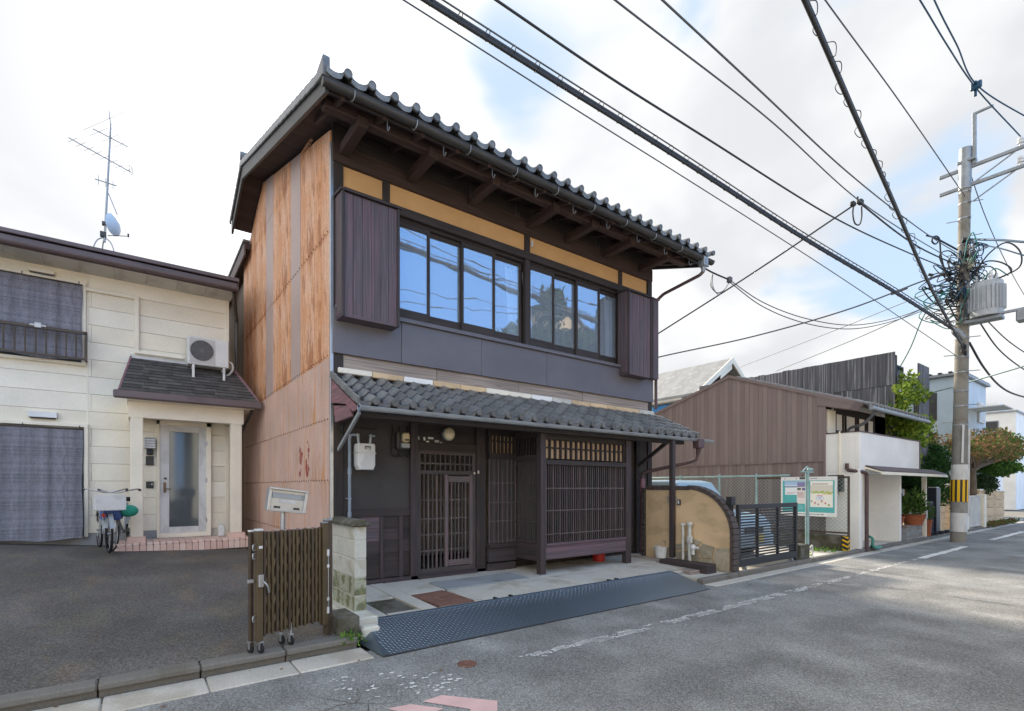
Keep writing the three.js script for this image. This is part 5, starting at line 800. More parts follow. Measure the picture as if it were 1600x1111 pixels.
    part('top_rod', cyl([x0, y1 + 0.006, ZW + 0.09], [x1 + 0.01, y1 + 0.006, ZW + 0.09], 0.014), M.brown, s);
    for (const x of [x1 - 0.04, x1 - 0.75, x1 - 1.1]) part('hook', tube([[x, y1 + 0.02, ZW + 0.09], [x, y1 + 0.07, ZW + 0.06], [x, y1 + 0.075, ZW + 0.02]], 0.006, 5), M.black, s);
    return s;
  };
  shade('dark woven reed shade hung over the upper window and behind its rail', -2.8, -0.68, 3.60, 4.92, 0.05);
  shade('large dark woven shade hung over the ground floor window down to the ground', -2.8, -0.672, 0.575, 2.45, 0.12);
  // air conditioner on the porch roof
  const ac = thing('air_conditioner', 'white air conditioner outdoor unit standing on the small porch roof', 'air conditioner', [1.16, 3.45, -11.1]);
  part('case', bb(0.83, 1.50, 3.74, 4.26, -11.36, -11.08, { b: 0.014 }), M.white, ac);
  part('grille_panel', bb(0.86, 1.27, 3.78, 4.23, -11.08, -11.072, { b: 0.002 }), mat(0xb9b7b4, { rough: 0.5 }), ac);
  part('fan_recess', disc([1.055, 4.01, -11.07], [0, 0, 1], 0.19, 0.012, 30), M.gutter, ac);
  for (let k = 1; k <= 6; k++) part('grille_ring', ring([1.055, 4.01, -11.06], 0.03 * k, 0.004, [0, 0, 0], 28, 4), mat(0x8f8d8a, { rough: 0.5 }), ac);
  part('grille_spoke', [0, 0.785, 1.57, 2.356].map(a => bx(0.38, 0.006, 0.006, 1.055, 4.01, -11.055, { r: [0, 0, a], b: 0 })), mat(0x8f8d8a, { rough: 0.5 }), ac);
  part('stand', [bb(0.90, 0.94, 3.47, 3.74, -11.12, -11.08), bb(1.40, 1.44, 3.47, 3.74, -11.12, -11.08), bb(0.90, 0.94, 3.6, 3.74, -11.36, -11.32), bb(1.40, 1.44, 3.6, 3.74, -11.36, -11.32), bb(0.84, 1.5, 3.455, 3.475, -11.13, -11.07, { g: 'x' })], M.white, ac);
  part('hose', tube([[1.50, 3.9, -11.2], [1.56, 3.86, -11.18], [1.58, 3.76, -11.18], [1.53, 3.66, -11.2], [1.48, 3.62, -11.25]], 0.02, 8), M.pvc, ac);
  solo('white_jug', [extZ([[1.335, 0.52], [1.43, 0.52], [1.445, 0.66], [1.42, 0.74], [1.36, 0.745], [1.325, 0.66]], -11.24, -11.12, { b: 0.02, bs: 2 })], M.white, 'white plastic jug on the tiled step right of the glass door', 'jug');
  // aerial with dish
  const an = thing('tv_aerial', 'tall thin television aerial with small dish above the cream house roof', 'aerial', [-0.42, 6.0, -13.0]);
  const ax = -0.43, az = -13.0;
  part('mast', [cyl([ax, 6.35, az], [ax + 0.10, 8.75, az], 0.021, 0.016), cyl([ax + 0.1, 8.7, az], [ax + 0.07, 9.0, az], 0.009), ...[[-0.22, 0.1], [0.2, 0.12], [-0.06, -0.22]].map(([a, b]) => tube([[ax, 6.45, az], [ax + a * 0.5, 6.34, az + b * 0.6], [ax + a, 5.95, az + b]], 0.011, 6))], M.zinc, an);
  part('dish', fin(new THREE.SphereGeometry(0.36, 20, 8, 0, 6.2832, 0, 0.62).scale(1, 1, 1).rotateX(Math.PI / 2).rotateZ(0.1).rotateY(0.95)).translate(ax - 0.1, 6.72, az + -0.12), mat(0xc4d4e2, { rough: 0.4 }), an);
  part('dish_bracket', [bx(0.1, 0.1, 0.08, ax - 0.02, 6.5, az), bx(0.08, 0.06, 0.1, ax, 6.72, az), bar([ax + 0.05, 6.5, az], [ax + 0.36, 6.5, az + 0.2], 0.014), bx(0.03, 0.06, 0.05, ax + 0.38, 6.52, az + 0.2)], M.gutter, an);
  const arm = (y, x0, x1, dz, n, len, tilt, vertical) => { const a = [ax + 0.07 + x0, y - x0 * tilt, az + dz * x0], b = [ax + 0.07 + x1, y - x1 * tilt, az + dz * x1]; const g = [cyl(a, b, 0.010)]; for (let k = 0; k < n; k++) { const s = (k + 0.5) / n, p = [mix(a[0], b[0], s), mix(a[1], b[1], s), mix(a[2], b[2], s)]; g.push(vertical ? cyl([p[0], p[1] - len, p[2]], [p[0], p[1] + len, p[2]], 0.005, 0.005, 5) : cyl([p[0] - len * 0.5, p[1] + len * 0.1, p[2] - len], [p[0] + len * 0.5, p[1] - len * 0.1, p[2] + len], 0.004, 0.004, 5)); } part('aerial_arm', g, M.zinc, an); };
  arm(8.02, -0.62, 0.36, 0.2, 8, 0.16, 0.42); arm(8.48, -0.25, 0.30, 0.1, 3, 0.3, 0.30); arm(8.86, 0.0, 0.02, 0.1, 1, 0.9, 0.4); arm(7.55, -0.22, 0.12, 0.1, 3, 0.09, 0.1, true);
  part('aerial_arm', [cyl([ax + 0.06, 7.35, az], [ax + 0.2, 6.95, az + 0.05], 0.009), ring([ax + 0.42, 7.9, az + 0.1], 0.08, 0.006, [0, 1.2, 0], 12)], M.zinc, an);
}
// two bicycles standing by the porch
function bicycle(label, x, z, yaw, basket, extra) {
  const y = lotY(x, z), t = thing('bicycle', label, 'bicycle', [x, y, z]); t.rotation.y = yaw;
  ABS.set(t, [0, 0, 0]);                                             // parts are written in the bicycle's own axes, front towards +z
  const wheel = (zz, r) => { const w = part('wheel', [ring([0, r, zz], r - 0.02, 0.018, [0, Math.PI / 2, 0], 26, 6)], M.rubber, t); part('rim', [ring([0, r, zz], r - 0.045, 0.007, [0, Math.PI / 2, 0], 26, 5), cyl([-0.04, r, zz], [0.04, r, zz], 0.02), ...[...Array(9)].map((_, k) => { const a = k * 0.698; return cyl([0, r, zz], [0, r + Math.sin(a) * (r - 0.05), zz + Math.cos(a) * (r - 0.05)], 0.0025, 0.0025, 4); })], M.steel, w); part('mudguard', grid((u, v) => { const a = mix(0.3, 3.3, u); return [(v - 0.5) * 0.06, r + Math.sin(a) * (r + 0.02), zz + Math.cos(a) * (r + 0.02)]; }, 14, 2), M.zinc, w); };
  wheel(0.52, 0.31); wheel(-0.52, 0.31);
  part('frame', [tube([[0, 0.82, 0.33], [0, 0.6, 0.28], [0, 0.32, 0.0], [0, 0.28, -0.08]], 0.02, 8), cyl([0, 0.28, -0.08], [0, 0.78, -0.24], 0.017), cyl([0, 0.31, -0.52], [0, 0.28, -0.08], 0.012), cyl([0.03, 0.31, -0.52], [0, 0.66, -0.2], 0.01), ...[-1, 1].map(s => tube([[0, 0.72, 0.36], [s * 0.05, 0.66, 0.38], [s * 0.05, 0.31, 0.52]], 0.012, 6))], M.zinc, t);
  part('handlebar', tube([[-0.28, 1.0, 0.12], [-0.27, 1.02, 0.22], [-0.12, 0.98, 0.34], [0, 0.96, 0.33], [0.12, 0.98, 0.34], [0.27, 1.02, 0.22], [0.28, 1.0, 0.12]], 0.011, 8), M.steel, t);
  for (const s of [-1, 1]) part('grip', cyl([s * 0.28, 1.0, 0.12], [s * 0.275, 1.012, 0.2], 0.018), M.rubber, t);
  part('saddle', [ball(0, 0.84, -0.3, 0.09, 0.04, 0.13)], M.rubber, t);
  part('crank', [disc([0.05, 0.28, -0.08], [1, 0, 0], 0.08, 0.01), bar([0.06, 0.28, -0.08], [0.06, 0.13, -0.02], 0.02, 0.012), bx(0.08, 0.02, 0.06, 0.1, 0.13, -0.02)], M.gutter, t);
  if (basket) { const b = part('basket', [bb(-0.17, 0.17, 0.68, 0.69, 0.42, 0.70)], M.white, t); part('basket_side', [bb(-0.19, 0.19, 0.69, 0.92, 0.70, 0.712), bb(-0.19, 0.19, 0.69, 0.92, 0.41, 0.42), bb(-0.192, -0.18, 0.69, 0.92, 0.42, 0.70), bb(0.18, 0.192, 0.69, 0.92, 0.42, 0.70)], M.white, b); }
  part('reflector', disc([-0.07, 0.6, 0.5], [0, 0, 1], 0.03, 0.02), mat(0xb8402f, { rough: 0.4 }), t);
  if (extra) extra(t);
  return t;
}
bicycle('bicycle with a white front basket beside the large woven shade', -0.36, -10.75, 0.15, true);
bicycle('bicycle with blue and teal covers next to the porch post', -0.02 - 0.10, -11.0, -0.25, false, t => {
  part('child_seat', [bx(0.26, 0.2, 0.22, 0, 0.62, 0.54, { b: 0.03 })], mat(0x4f74c4, { map: T.plas, size: 0.3, rough: 0.7 }), t);
  part('cover', [ball(0.2, 0.66, 0.46, 0.14, 0.10, 0.14)], mat(0x2fae95, { map: T.plas, size: 0.3, rough: 0.7 }), t);
});

// ---------------------------------------------------------------- right of the townhouse: arched wall, sliding gate, car, fence, posters
{
  const t = thing('arched_wall', 'beige rendered wall with a quarter round dark brick edge and flagstones at its foot', 'wall', [7.87, 0.06, -5.2]);
  const arc = (k) => { const a = k * Math.PI / 2; return [-5.30 + 0.80 * Math.sin(a), 0.68 + 0.74 * Math.cos(a)]; };
  const pts = [[-6.2, 0.05], [-6.2, 1.42], [-5.30, 1.42]]; for (let k = 1; k <= 12; k++) pts.push(arc(k / 12)); pts.push([-4.50, 0.05]);
  part('rendered_face', extX(pts, 7.825, 7.945, {}), M.beige, t);
  // brick edging follows the arch
  const put = (z, y, a, len) => part('edge_brick', bx(0.165, 0.075, len, 7.885, y, z, { r: [a, 0, 0], b: 0.006, g: 'x' }), M.brickDk, t);
  for (let k = 0; k < 9; k++) put(-6.12 + k * 0.1, 1.445, 0, 0.094);
  for (let k = 0; k < 12; k++) { const a = (k + 0.5) / 12 * Math.PI / 2; put(-5.30 + 0.835 * Math.sin(a), 0.68 + 0.775 * Math.cos(a), a, 0.098); }
  for (let k = 0; k < 6; k++) put(-4.465, 0.63 - k * 0.1, Math.PI / 2, 0.094);
  for (let k = 0; k < 14; k++) part('edge_brick', bb(7.805, 7.96, 0.05 + k * 0.1, 0.145 + k * 0.1, -6.30, -6.21, { b: 0.006, g: 'x' }), M.brickDk, t);
  // irregular flagstones
  const fl = [[[-4.52, 0.07], [-4.52, 0.46], [-4.74, 0.44], [-4.80, 0.24], [-4.72, 0.07]], [[-4.74, 0.07], [-4.82, 0.25], [-5.02, 0.22], [-5.06, 0.07]], [[-4.77, 0.45], [-4.83, 0.26], [-5.02, 0.24], [-5.10, 0.40], [-4.98, 0.50]], [[-5.08, 0.07], [-5.05, 0.23], [-5.12, 0.38], [-5.32, 0.34], [-5.36, 0.07]], [[-5.01, 0.52], [-5.13, 0.41], [-5.30, 0.37], [-5.36, 0.48], [-5.2, 0.58]], [[-5.39, 0.07], [-5.35, 0.33], [-5.55, 0.30], [-5.6, 0.07]], [[-5.37, 0.36], [-5.39, 0.46], [-5.58, 0.44], [-5.62, 0.34], [-5.56, 0.32]], [[-5.63, 0.07], [-5.58, 0.3], [-5.8, 0.36], [-5.86, 0.07]]];
  for (const p of fl) part('flagstone', extX(p.map(q => [q[0], q[1]]), 7.805 - rr(0, 0.006), 7.827, { b: 0.006 }), M.stone[Math.floor(rnd() * 3)], t);
  part('house_plate', [bb(7.812, 7.826, 1.18, 1.30, -5.72, -5.5, { b: 0.02 })], M.stone[2], t);
  part('speaker_box', [bb(7.795, 7.826, 1.14, 1.24, -5.50, -5.43, { b: 0.006 })], M.stainDk, t); part('button_panel', bb(7.788, 7.796, 1.16, 1.22, -5.48, -5.45, { b: 0.002 }), M.white, t);
}
{
  const t = thing('sliding_gate', 'black slatted sliding gate between the arched wall and the concrete pier', 'gate', [9.0, 0.1, -4.47]);
  const x0 = 7.98, x1 = 10.06, z = -4.47;
  part('frame', [bb(x0, x0 + 0.06, 0.14, 1.17, z - 0.03, z + 0.03), bb(x1 - 0.07, x1, 0.10, 1.17, z - 0.03, z + 0.03), bb(x0 + 0.06, x1 - 0.07, 1.09, 1.17, z - 0.03, z + 0.03, { g: 'x' }), bb(x0 + 0.06, x1 - 0.07, 0.14, 0.26, z - 0.03, z + 0.03, { g: 'x' })], M.black, t);
  for (const x of [8.60, 9.32]) part('upright', bb(x, x + 0.04, 0.26, 1.09, z - 0.025, z + 0.025), M.black, t);
  for (let k = 0; k < 17; k++) { const y = 0.285 + k * 0.0475; if (y < 1.06) part('slat', bb(x0 + 0.06, x1 - 0.07, y, y + 0.026, z - 0.012, z + 0.012, { g: 'x', b: 0.003 }), M.black, t); }
  part('mid_bar', bb(x0 + 0.06, x1 - 0.07, 0.85, 0.875, z - 0.014, z + 0.014, { g: 'x' }), M.black, t);
  for (const x of [8.2, 9.85]) part('roller', disc([x, 0.11, z], [1, 0, 0], 0.04, 0.03), M.zinc, t);
  part('guide_post', [bb(7.9, 7.97, 0.06, 1.24, z - 0.12, z - 0.06), bb(7.88, 8.0, 1.16, 1.30, z - 0.14, z - 0.04)], M.black, t);
  const p = thing('gate_pier', 'squat dark concrete pier carrying a pale blue steel post at the gate end', 'pier', [10.35, 0.06, -4.5]);
  part('pier', bb(10.13, 10.52, 0.02, 0.36, -4.64, -4.42, { b: 0.012 }), M.concDark, p);
  part('post', cyl([10.50, 0.15, -4.46], [10.50, 1.76, -4.46], 0.035, 0.035, 14), M.teal, p);
  part('post_bracket', [bb(10.28, 10.72, 1.74, 1.765, -4.49, -4.43), bar([10.3, 1.765, -4.46], [10.5, 1.86, -4.46], 0.02), bar([10.7, 1.765, -4.46], [10.5, 1.86, -4.46], 0.02), ball(10.56, 1.80, -4.45, 0.04), ball(10.66, 1.80, -4.45, 0.035)], M.teal, p);
  solo('chain_hook', tube([[10.55, 0.28, -4.43], [10.6, 0.33, -4.41], [10.62, 0.2, -4.41], [10.6, 0.08, -4.41]], 0.012, 6), M.pvc, 'pale hooked cable hanging at the side of the concrete pier', 'cable');
}
// chain link fence running back from the street along the far side of the parking space
{
  const t = thing('chain_link_fence', 'pale blue green chain link fence running back from the street beside the parking space', 'fence', [12.5, 0.4, -7]);
  const X = 12.5, z0 = -4.46, z1 = -11.5;
  part('top_rail', [cyl([X, 1.74, -5.7], [X, 1.74, z1], 0.026, 0.026, 8)], M.teal, t);
  for (const z of [-6.5, -7.5, -8.7, -10.1]) part('fence_post', cyl([X, 0.3, z], [X, 1.80, z], 0.03, 0.03, 10), M.teal, t);
  part('end_frame', [bb(X - 0.02, X + 0.02, 0.36, 1.70, z0 - 0.02, z0 + 0.02), bb(X - 0.02, X + 0.02, 1.66, 1.70, -6.5, z0 - 0.02, { g: 'z' }), bb(X - 0.02, X + 0.02, 0.44, 0.475, -6.5, z0 - 0.02, { g: 'z' })], M.brown, t);
  const w = []; const s = 0.085, ya = 0.42, yb = 1.70, hgt = yb - ya;
  for (let z = z0 - 0.02; z > z1; z -= s) { w.push(cyl([X - 0.004, ya, z], [X - 0.004, yb, Math.max(z - hgt, z1)], 0.0032, 0.0032, 3, true)); w.push(cyl([X + 0.004, yb, z], [X + 0.004, ya, Math.max(z - hgt, z1)], 0.0032, 0.0032, 3, true)); }
  for (let q = 1; q < hgt / s; q++) { w.push(cyl([X - 0.004, ya + q * s, z0], [X - 0.004, yb, z0 - (hgt - q * s)], 0.0032, 0.0032, 3, true)); w.push(cyl([X + 0.004, yb - q * s, z0], [X + 0.004, ya, z0 - (hgt - q * s)], 0.0032, 0.0032, 3, true)); }
  part('wire_mesh', w, M.mesh, t, null, 'stuff');
  solo('low_wall', [bb(12.42, 12.62, 0.0, 0.40, -6.6, -4.58, { b: 0.012, g: 'z' })], M.concDark, 'low stained concrete wall under the chain link fence', 'low wall');
  const sp = thing('striped_post', 'short post with yellow and black warning stripes at the end of the low wall', 'bollard', [12.52, 0, -4.5]);
  part('post', bb(12.45, 12.58, 0.0, 0.40, -4.57, -4.46, { b: 0.01 }), M.black, sp);
  for (let k = 0; k < 4; k++) part('stripe', extZ([[12.45, 0.04 + k * 0.1], [12.58, 0.09 + k * 0.1], [12.58, 0.13 + k * 0.1], [12.45, 0.08 + k * 0.1]].map(q => [q[0], Math.min(q[1], 0.39)]), -4.461, -4.456, { b: 0 }), M.yellow, sp), part('stripe', extX([[-4.57, 0.09 + k * 0.1], [-4.46, 0.04 + k * 0.1], [-4.46, 0.08 + k * 0.1], [-4.57, 0.13 + k * 0.1]].map(q => [q[0], Math.min(q[1], 0.39)]), 12.446, 12.451, {}), M.yellow, sp);
}
// poster board
{
  const cv = (w, h, draw) => { const c = document.createElement('canvas'); c.width = w; c.height = h; draw(c.getContext('2d'), w, h); const t = new THREE.CanvasTexture(c); t.colorSpace = THREE.SRGBColorSpace; return t; };
  const board = cv(1024, 800, (x, w, h) => {
    x.fillStyle = '#dfe3e3'; x.fillRect(0, 0, w, h); x.fillStyle = '#58b3b4'; x.fillRect(36, 72, w - 72, h - 150);
    x.fillStyle = '#dcdedd'; x.fillRect(0, 0, w, 62); x.fillStyle = '#4a4f55'; x.fillRect(360, 2, 150, 46); for (let k = 0; k < 6; k++) x.fillRect(560 + k * 22, 22, 12, 18); x.fillRect(70, 26, 20, 14); x.fillRect(290, 20, 16, 24);
    x.strokeStyle = '#cfe8e8'; x.lineWidth = 3; for (let k = 0; k < 5; k++) { x.beginPath(); x.moveTo(60, 560 + k * 30); x.quadraticCurveTo(360, 540 + k * 34, 420, 620 + k * 8); x.stroke(); }
    x.fillStyle = '#e8ebea'; x.fillRect(0, h - 76, w * 0.83, 76); x.fillStyle = '#555b62'; for (let k = 0; k < 22; k++) x.fillRect(330 + k * 22, h - 52, 13, k % 3 ? 24 : 18);
  });
  const left = cv(420, 620, (x, w, h) => {
    x.fillStyle = '#58b3b4'; x.fillRect(0, 0, w, h); x.fillStyle = '#cfe0ee'; x.fillRect(0, 0, w, h * 0.28); x.fillStyle = '#a9c6e6'; x.fillRect(0, 0, w, h * 0.16); x.fillStyle = '#6f7fa6'; for (let k = 0; k < 40; k++) x.fillRect(k * 11, h * 0.2 + (k * 37 % 23), 9, h * 0.1);
    x.fillStyle = '#8d86b0'; x.fillRect(w * 0.6, 30, w * 0.4, 120); x.fillStyle = '#e9edf2'; x.fillRect(10, h * 0.28, w * 0.56, h * 0.33); x.fillStyle = '#c39ab0'; for (let k = 0; k < 3; k++) x.fillRect(40, h * 0.50 + k * 16, 190 - k * 30, 8);
    x.fillStyle = '#e6e1dc'; x.fillRect(w * 0.58, h * 0.26, w * 0.42, h * 0.74); x.fillStyle = '#5d6152'; x.fillRect(w * 0.60, h * 0.30, 70, 60); x.fillStyle = '#6a5a92'; x.fillRect(w * 0.82, h * 0.30, 66, 70); x.fillStyle = '#b37f8c'; for (let k = 0; k < 5; k++) x.fillRect(w * 0.6, h * 0.48 + k * 34, 160 - (k % 2) * 40, 14); x.fillStyle = '#ead7e0'; x.fillRect(w * 0.58, h * 0.8, w * 0.42, 30);
  });
  const right = cv(440, 640, (x, w, h) => {
    x.fillStyle = '#f0eee6'; x.fillRect(0, 0, w, h); x.fillStyle = '#d9d4c8'; x.fillRect(0, h * 0.16, w, h * 0.30); x.fillStyle = '#5c6a66'; for (let k = 0; k < 9; k++) x.fillRect(46 + k * 34, 62, 24, 22);
    x.fillStyle = '#a3bf4a'; for (let k = 0; k < 14; k++) { x.beginPath(); x.arc(30 + k * 31, h * 0.44 + (k * 29 % 40) - 20, 14 + k % 4 * 4, 0, 7); x.fill(); } x.fillStyle = '#e0b34c'; for (let k = 0; k < 5; k++) { x.beginPath(); x.arc(250 + k * 40, h * 0.5, 14, 0, 7); x.fill(); }
    x.fillStyle = '#f4f1f0'; x.beginPath(); x.ellipse(w * 0.44, h * 0.64, 90, 62, 0, 0, 7); x.fill(); x.strokeStyle = '#7da9d8'; x.lineWidth = 8; x.beginPath(); x.ellipse(w * 0.44, h * 0.65, 70, 44, 0, 0, 7); x.stroke(); x.fillStyle = '#6f95cf'; x.fillRect(w * 0.37, h * 0.63, 60, 22); x.fillStyle = '#cf6f66'; x.fillRect(w * 0.3, h * 0.55, 110, 16);
    for (let k = 0; k < 26; k++) { x.fillStyle = ['#d98b6e', '#e0a35a', '#c9727f', '#8fa35a', '#c9a9c0'][k % 5]; x.beginPath(); x.arc(24 + (k * 67 % 400), h * 0.76 + (k * 41 % 120), 9 + k % 4 * 4, 0, 7); x.fill(); }
  });
  const Mc = t => new THREE.MeshStandardMaterial({ map: t, roughness: 0.45 });
  const face = (x, z0, z1, y0, y1) => { const g = new THREE.PlaneGeometry(z1 - z0, y1 - y0); g.rotateY(-Math.PI / 2); g.translate(x, (y0 + y1) / 2, (z0 + z1) / 2); return g.toNonIndexed(); };
  const t = thing('poster_board', 'teal poster board with two colourful posters hung on the chain link fence', 'poster board', [12.4, 0.8, -5.25]);
  part('panel', bb(12.425, 12.455, 0.80, 1.70, -5.87, -4.66, { b: 0.006 }), M.white, t);
  part('panel_print', face(12.4225, -5.865, -4.665, 0.80, 1.695), Mc(board), t);
  part('poster', face(12.418, -5.78, -5.30, 1.08, 1.60), Mc(left), t);
  part('poster', face(12.418, -5.21, -4.74, 1.01, 1.60), Mc(right), t);
}
// the parked car
{
  const x0 = 9.02, x1 = 10.5, zf = -5.12, t = thing('parked_car', 'pale blue white small car parked behind the black sliding gate', 'car', [9.76, 0, -6.8]);
  const body = mat(0xa3bccb, { rough: 0.25, spec: 0.6 });
  const P = [[zf - 3.35, 0.30], [zf - 3.38, 0.85], [zf - 3.3, 1.02], [zf - 0.95, 1.0], [zf - 0.15, 0.88], [zf - 0.02, 0.70], [zf, 0.30]];
  part('body', extX(P, x0, x1, { b: 0.06, bs: 3 }), body, t);
  const cab = extX([[zf - 3.3, 1.0], [zf - 3.1, 1.57], [zf - 2.9, 1.615], [zf - 1.55, 1.615], [zf - 1.3, 1.56], [zf - 0.85, 0.99]], x0 + 0.06, x1 - 0.06, { b: 0.07, bs: 3 });
  part('cabin', cab, body, t);
  part('windscreen', quad([x0 + 0.17, 1.06, zf - 0.91], [x1 - 0.17, 1.06, zf - 0.91], [x1 - 0.2, 1.52, zf - 1.30], [x0 + 0.2, 1.52, zf - 1.30]), M.doorGlass, t);
  for (const s of [x0 + 0.055, x1 - 0.055]) part('side_window', extX([[zf - 3.0, 1.06], [zf - 2.95, 1.50], [zf - 1.5, 1.50], [zf - 1.15, 1.06]], s - 0.006, s + 0.006, {}), M.doorGlass, t);
  part('grille', bb(x0 + 0.4, x1 - 0.4, 0.56, 0.66, zf - 0.01, zf + 0.012), M.black, t);
  part('bumper', bb(x0 + 0.03, x1 - 0.03, 0.28, 0.52, zf - 0.05, zf + 0.035, { b: 0.02, g: 'x' }), body, t);
  part('number_plate', bb(9.72, 10.05, 0.38, 0.545, zf + 0.035, zf + 0.05, { b: 0.003 }), mat(0xd9c25a, { rough: 0.5 }), t);
  for (const s of [x0 + 0.2, x1 - 0.2]) part('headlight', ball(s, 0.68, zf - 0.02, 0.15, 0.08, 0.05), M.glass, t);
  for (const s of [x0 - 0.1, x1 + 0.1]) part('mirror', bx(0.14, 0.11, 0.08, s, 1.03, zf - 1.2, { b: 0.02 }), body, t);
  for (const z of [zf - 0.62, zf - 2.75]) for (const x of [x0 + 0.08, x1 - 0.08]) { const w = part('wheel', disc([x, 0.28, z], [1, 0, 0], 0.28, 0.17, 22), M.rubber, t); part('rim', disc([x + (x < 9.7 ? -0.08 : 0.08), 0.28, z], [1, 0, 0], 0.18, 0.02, 18), M.steel, w); }
}
// the brown gabled house with its white front
{
  const h = thing('brown_gabled_house', 'low house with brown plank gable wall and a white flat fronted porch on the street', 'house', [15, 0, -7]);
  const X = 13.0, topY = z => 4.47 - Math.abs(z + 7.5) * (z > -7.5 ? 0.363 : 0.30);
  part('core', [extX([[-4.62, 2.72], [-5.16, 2.72], [-5.16, topY(-5.16) - 0.06], [-7.5, 4.40], [-11.2, topY(-11.2) - 0.06], [-11.2, 0.05], [-4.62, 0.05]].slice(2, 6).concat([[-5.16, 0.05]]), X + 0.02, 17.0, {})], M.whiteWall, h);
  let n = 0;
  for (let z = -5.16; z > -11.1; z -= 0.119) { const za = z, zb = z - 0.115, p = [[za, 2.08], [za, topY(za)]]; if (za > -7.5 && zb < -7.5) p.push([-7.5, 4.47]); p.push([zb, topY(zb)], [zb, 2.08]); part('wall_plank', extX(p, X - 0.012 - 0.004 * (n % 2), X + 0.021, { b: 0.003, g: 'y' }), M.wallPlank[n++ % 3], h); }
  n = 0; for (let z = -5.16; z > -11.1; z -= 0.119) part('lower_plank', bb(X + 0.004 * (n % 2), X + 0.021, 0.3, 2.07, z - 0.115, z, { b: 0.003, g: 'y' }), M.wallPlank[(n++ + 1) % 3], h);
  part('plank_flashing', bb(X - 0.03, X + 0.02, 2.06, 2.085, -11.1, -5.16, { g: 'z', b: 0.003 }), M.wallPlank[1], h);
  part('corner_trim', bb(X - 0.03, X + 0.02, 0.3, 3.6, -5.165, -5.11), M.wallPlank[1], h);
  const rf = part('roof', [extX([[-4.55, topY(-4.55) + 0.0], [-7.5, 4.50], [-11.4, topY(-11.4) + 0.03], [-11.4, topY(-11.4) - 0.05], [-7.5, 4.42], [-4.55, topY(-4.55) - 0.07]], X - 0.05, 17.6, {})], M.wallPlank[1], h);
  part('gable_eave_box', [extX([[-4.50, topY(-4.5) + 0.02], [-5.3, topY(-5.3) + 0.02], [-5.3, topY(-5.3) - 0.28], [-4.62, topY(-4.5) - 0.16]], X - 0.04, X + 0.5, { b: 0.006 })], M.wallPlank[1], h);
  const K = tileKit(0.25, 0.30), at = ABS.get(rf), a = Math.atan(0.363);
  for (let r = 0; r < 4; r++) for (let c = 0; c < 17; c++) { const d = r * 0.23; piece(r ? 'roof_tile' : 'eave_tile', (r ? K.plain : K.eave)[c % 2], M.tile[(r * 5 + c * 3) % 3], rf, [13.65 + c * 0.25, topY(-4.40) + 0.03 + d * Math.sin(a), -4.40 - d * Math.cos(a)], [a - 0.05, 0, 0]); }
  { const m4 = new THREE.Matrix4(), im = shadow(new THREE.InstancedMesh(K.plain[0], M.tile[1], 17 * 11)); let q = 0; for (let r = 4; r < 15; r++) for (let c = 0; c < 17; c++) { const d = r * 0.23; im.setMatrixAt(q++, m4.compose(V3(13.65 + c * 0.25 - at[0], topY(-4.40) + 0.03 + d * Math.sin(a) - at[1], -4.40 - d * Math.cos(a) - at[2]), new THREE.Quaternion().setFromEuler(new THREE.Euler(a - 0.05, 0, 0)), V3(1, 1, 1))); } im.name = 'roof_tiles'; im.userData.kind = 'stuff'; rf.add(im); }
  part('eave_gutter', [cyl([13.5, topY(-4.4) - 0.07, -4.36], [17.7, topY(-4.4) - 0.07, -4.36], 0.05, 0.05, 10), tube([[13.9, topY(-4.4) - 0.1, -4.4], [14.1, 3.0, -4.7], [14.3, 2.9, -5.1], [14.3, 2.7, -5.12]], 0.035, 8)], M.zinc, h);
  // upper front wall with sliding lights
  part('upper_wall', [bb(X + 0.02, 13.45, 2.6, 3.42, -5.22, -5.16, { b: 0 }), bb(16.2, 17.0, 2.6, 3.42, -5.22, -5.16, { b: 0 }), bb(13.45, 16.2, 2.6, 2.80, -5.22, -5.16, { b: 0 })], M.whiteWall, h);
  part('shutter_panel', bb(13.12, 13.55, 2.74, 3.30, -5.15, -5.11), M.creamTrim, h);
  const win = part('upper_window', [bb(13.55, 16.15, 3.24, 3.42, -5.2, -5.13, { g: 'x' }), bb(13.55, 16.15, 2.78, 2.84, -5.2, -5.12, { g: 'x' }), ...[13.6, 14.05, 14.2, 14.85, 15.0, 15.5, 15.62, 16.1].map(x => bb(x, x + 0.06, 2.84, 3.24, -5.2, -5.13))], M.woodDk, h);
  for (const [q, b] of [[13.66, 14.05], [14.26, 14.85], [15.06, 15.5], [15.68, 16.1]]) { part('pane', bb(q, b, 2.84, 3.24, -5.185, -5.175, { b: 0 }), M.whiteWall, win); part('pane_bar', bb(q, b, 3.0, 3.02, -5.175, -5.165, { b: 0 }), M.woodDk, win); }
  // white balcony box and porch
  part('parapet', [bb(X, 17.15, 1.80, 2.70, -4.52, -4.42, { b: 0.01 }), bb(X, X + 0.1, 1.80, 2.70, -5.16, -4.52, { b: 0.008 }), bb(17.05, 17.15, 1.8, 2.70, -5.16, -4.52, { b: 0.008 })], M.whiteWall, h);
  part('parapet_cap', [bb(X - 0.02, 17.17, 2.70, 2.72, -4.54, -4.40, { g: 'x', b: 0.004 }), bb(X - 0.02, X + 0.12, 2.70, 2.72, -5.16, -4.54, { g: 'z', b: 0.004 }), bb(17.15, 17.18, 1.8, 2.70, -4.5, -4.4)], M.copper, h);
  part('balcony_floor', bb(X + 0.02, 17.1, 1.80, 1.86, -5.2, -4.5, { b: 0 }), M.whiteWall, h);
  part('wall', [bb(X, X + 0.12, 0.05, 1.80, -5.16, -4.42, { b: 0.006 }), bb(X + 0.12, 13.22, 0.05, 1.80, -4.60, -4.43, { b: 0.006 })], M.whiteWall, h);
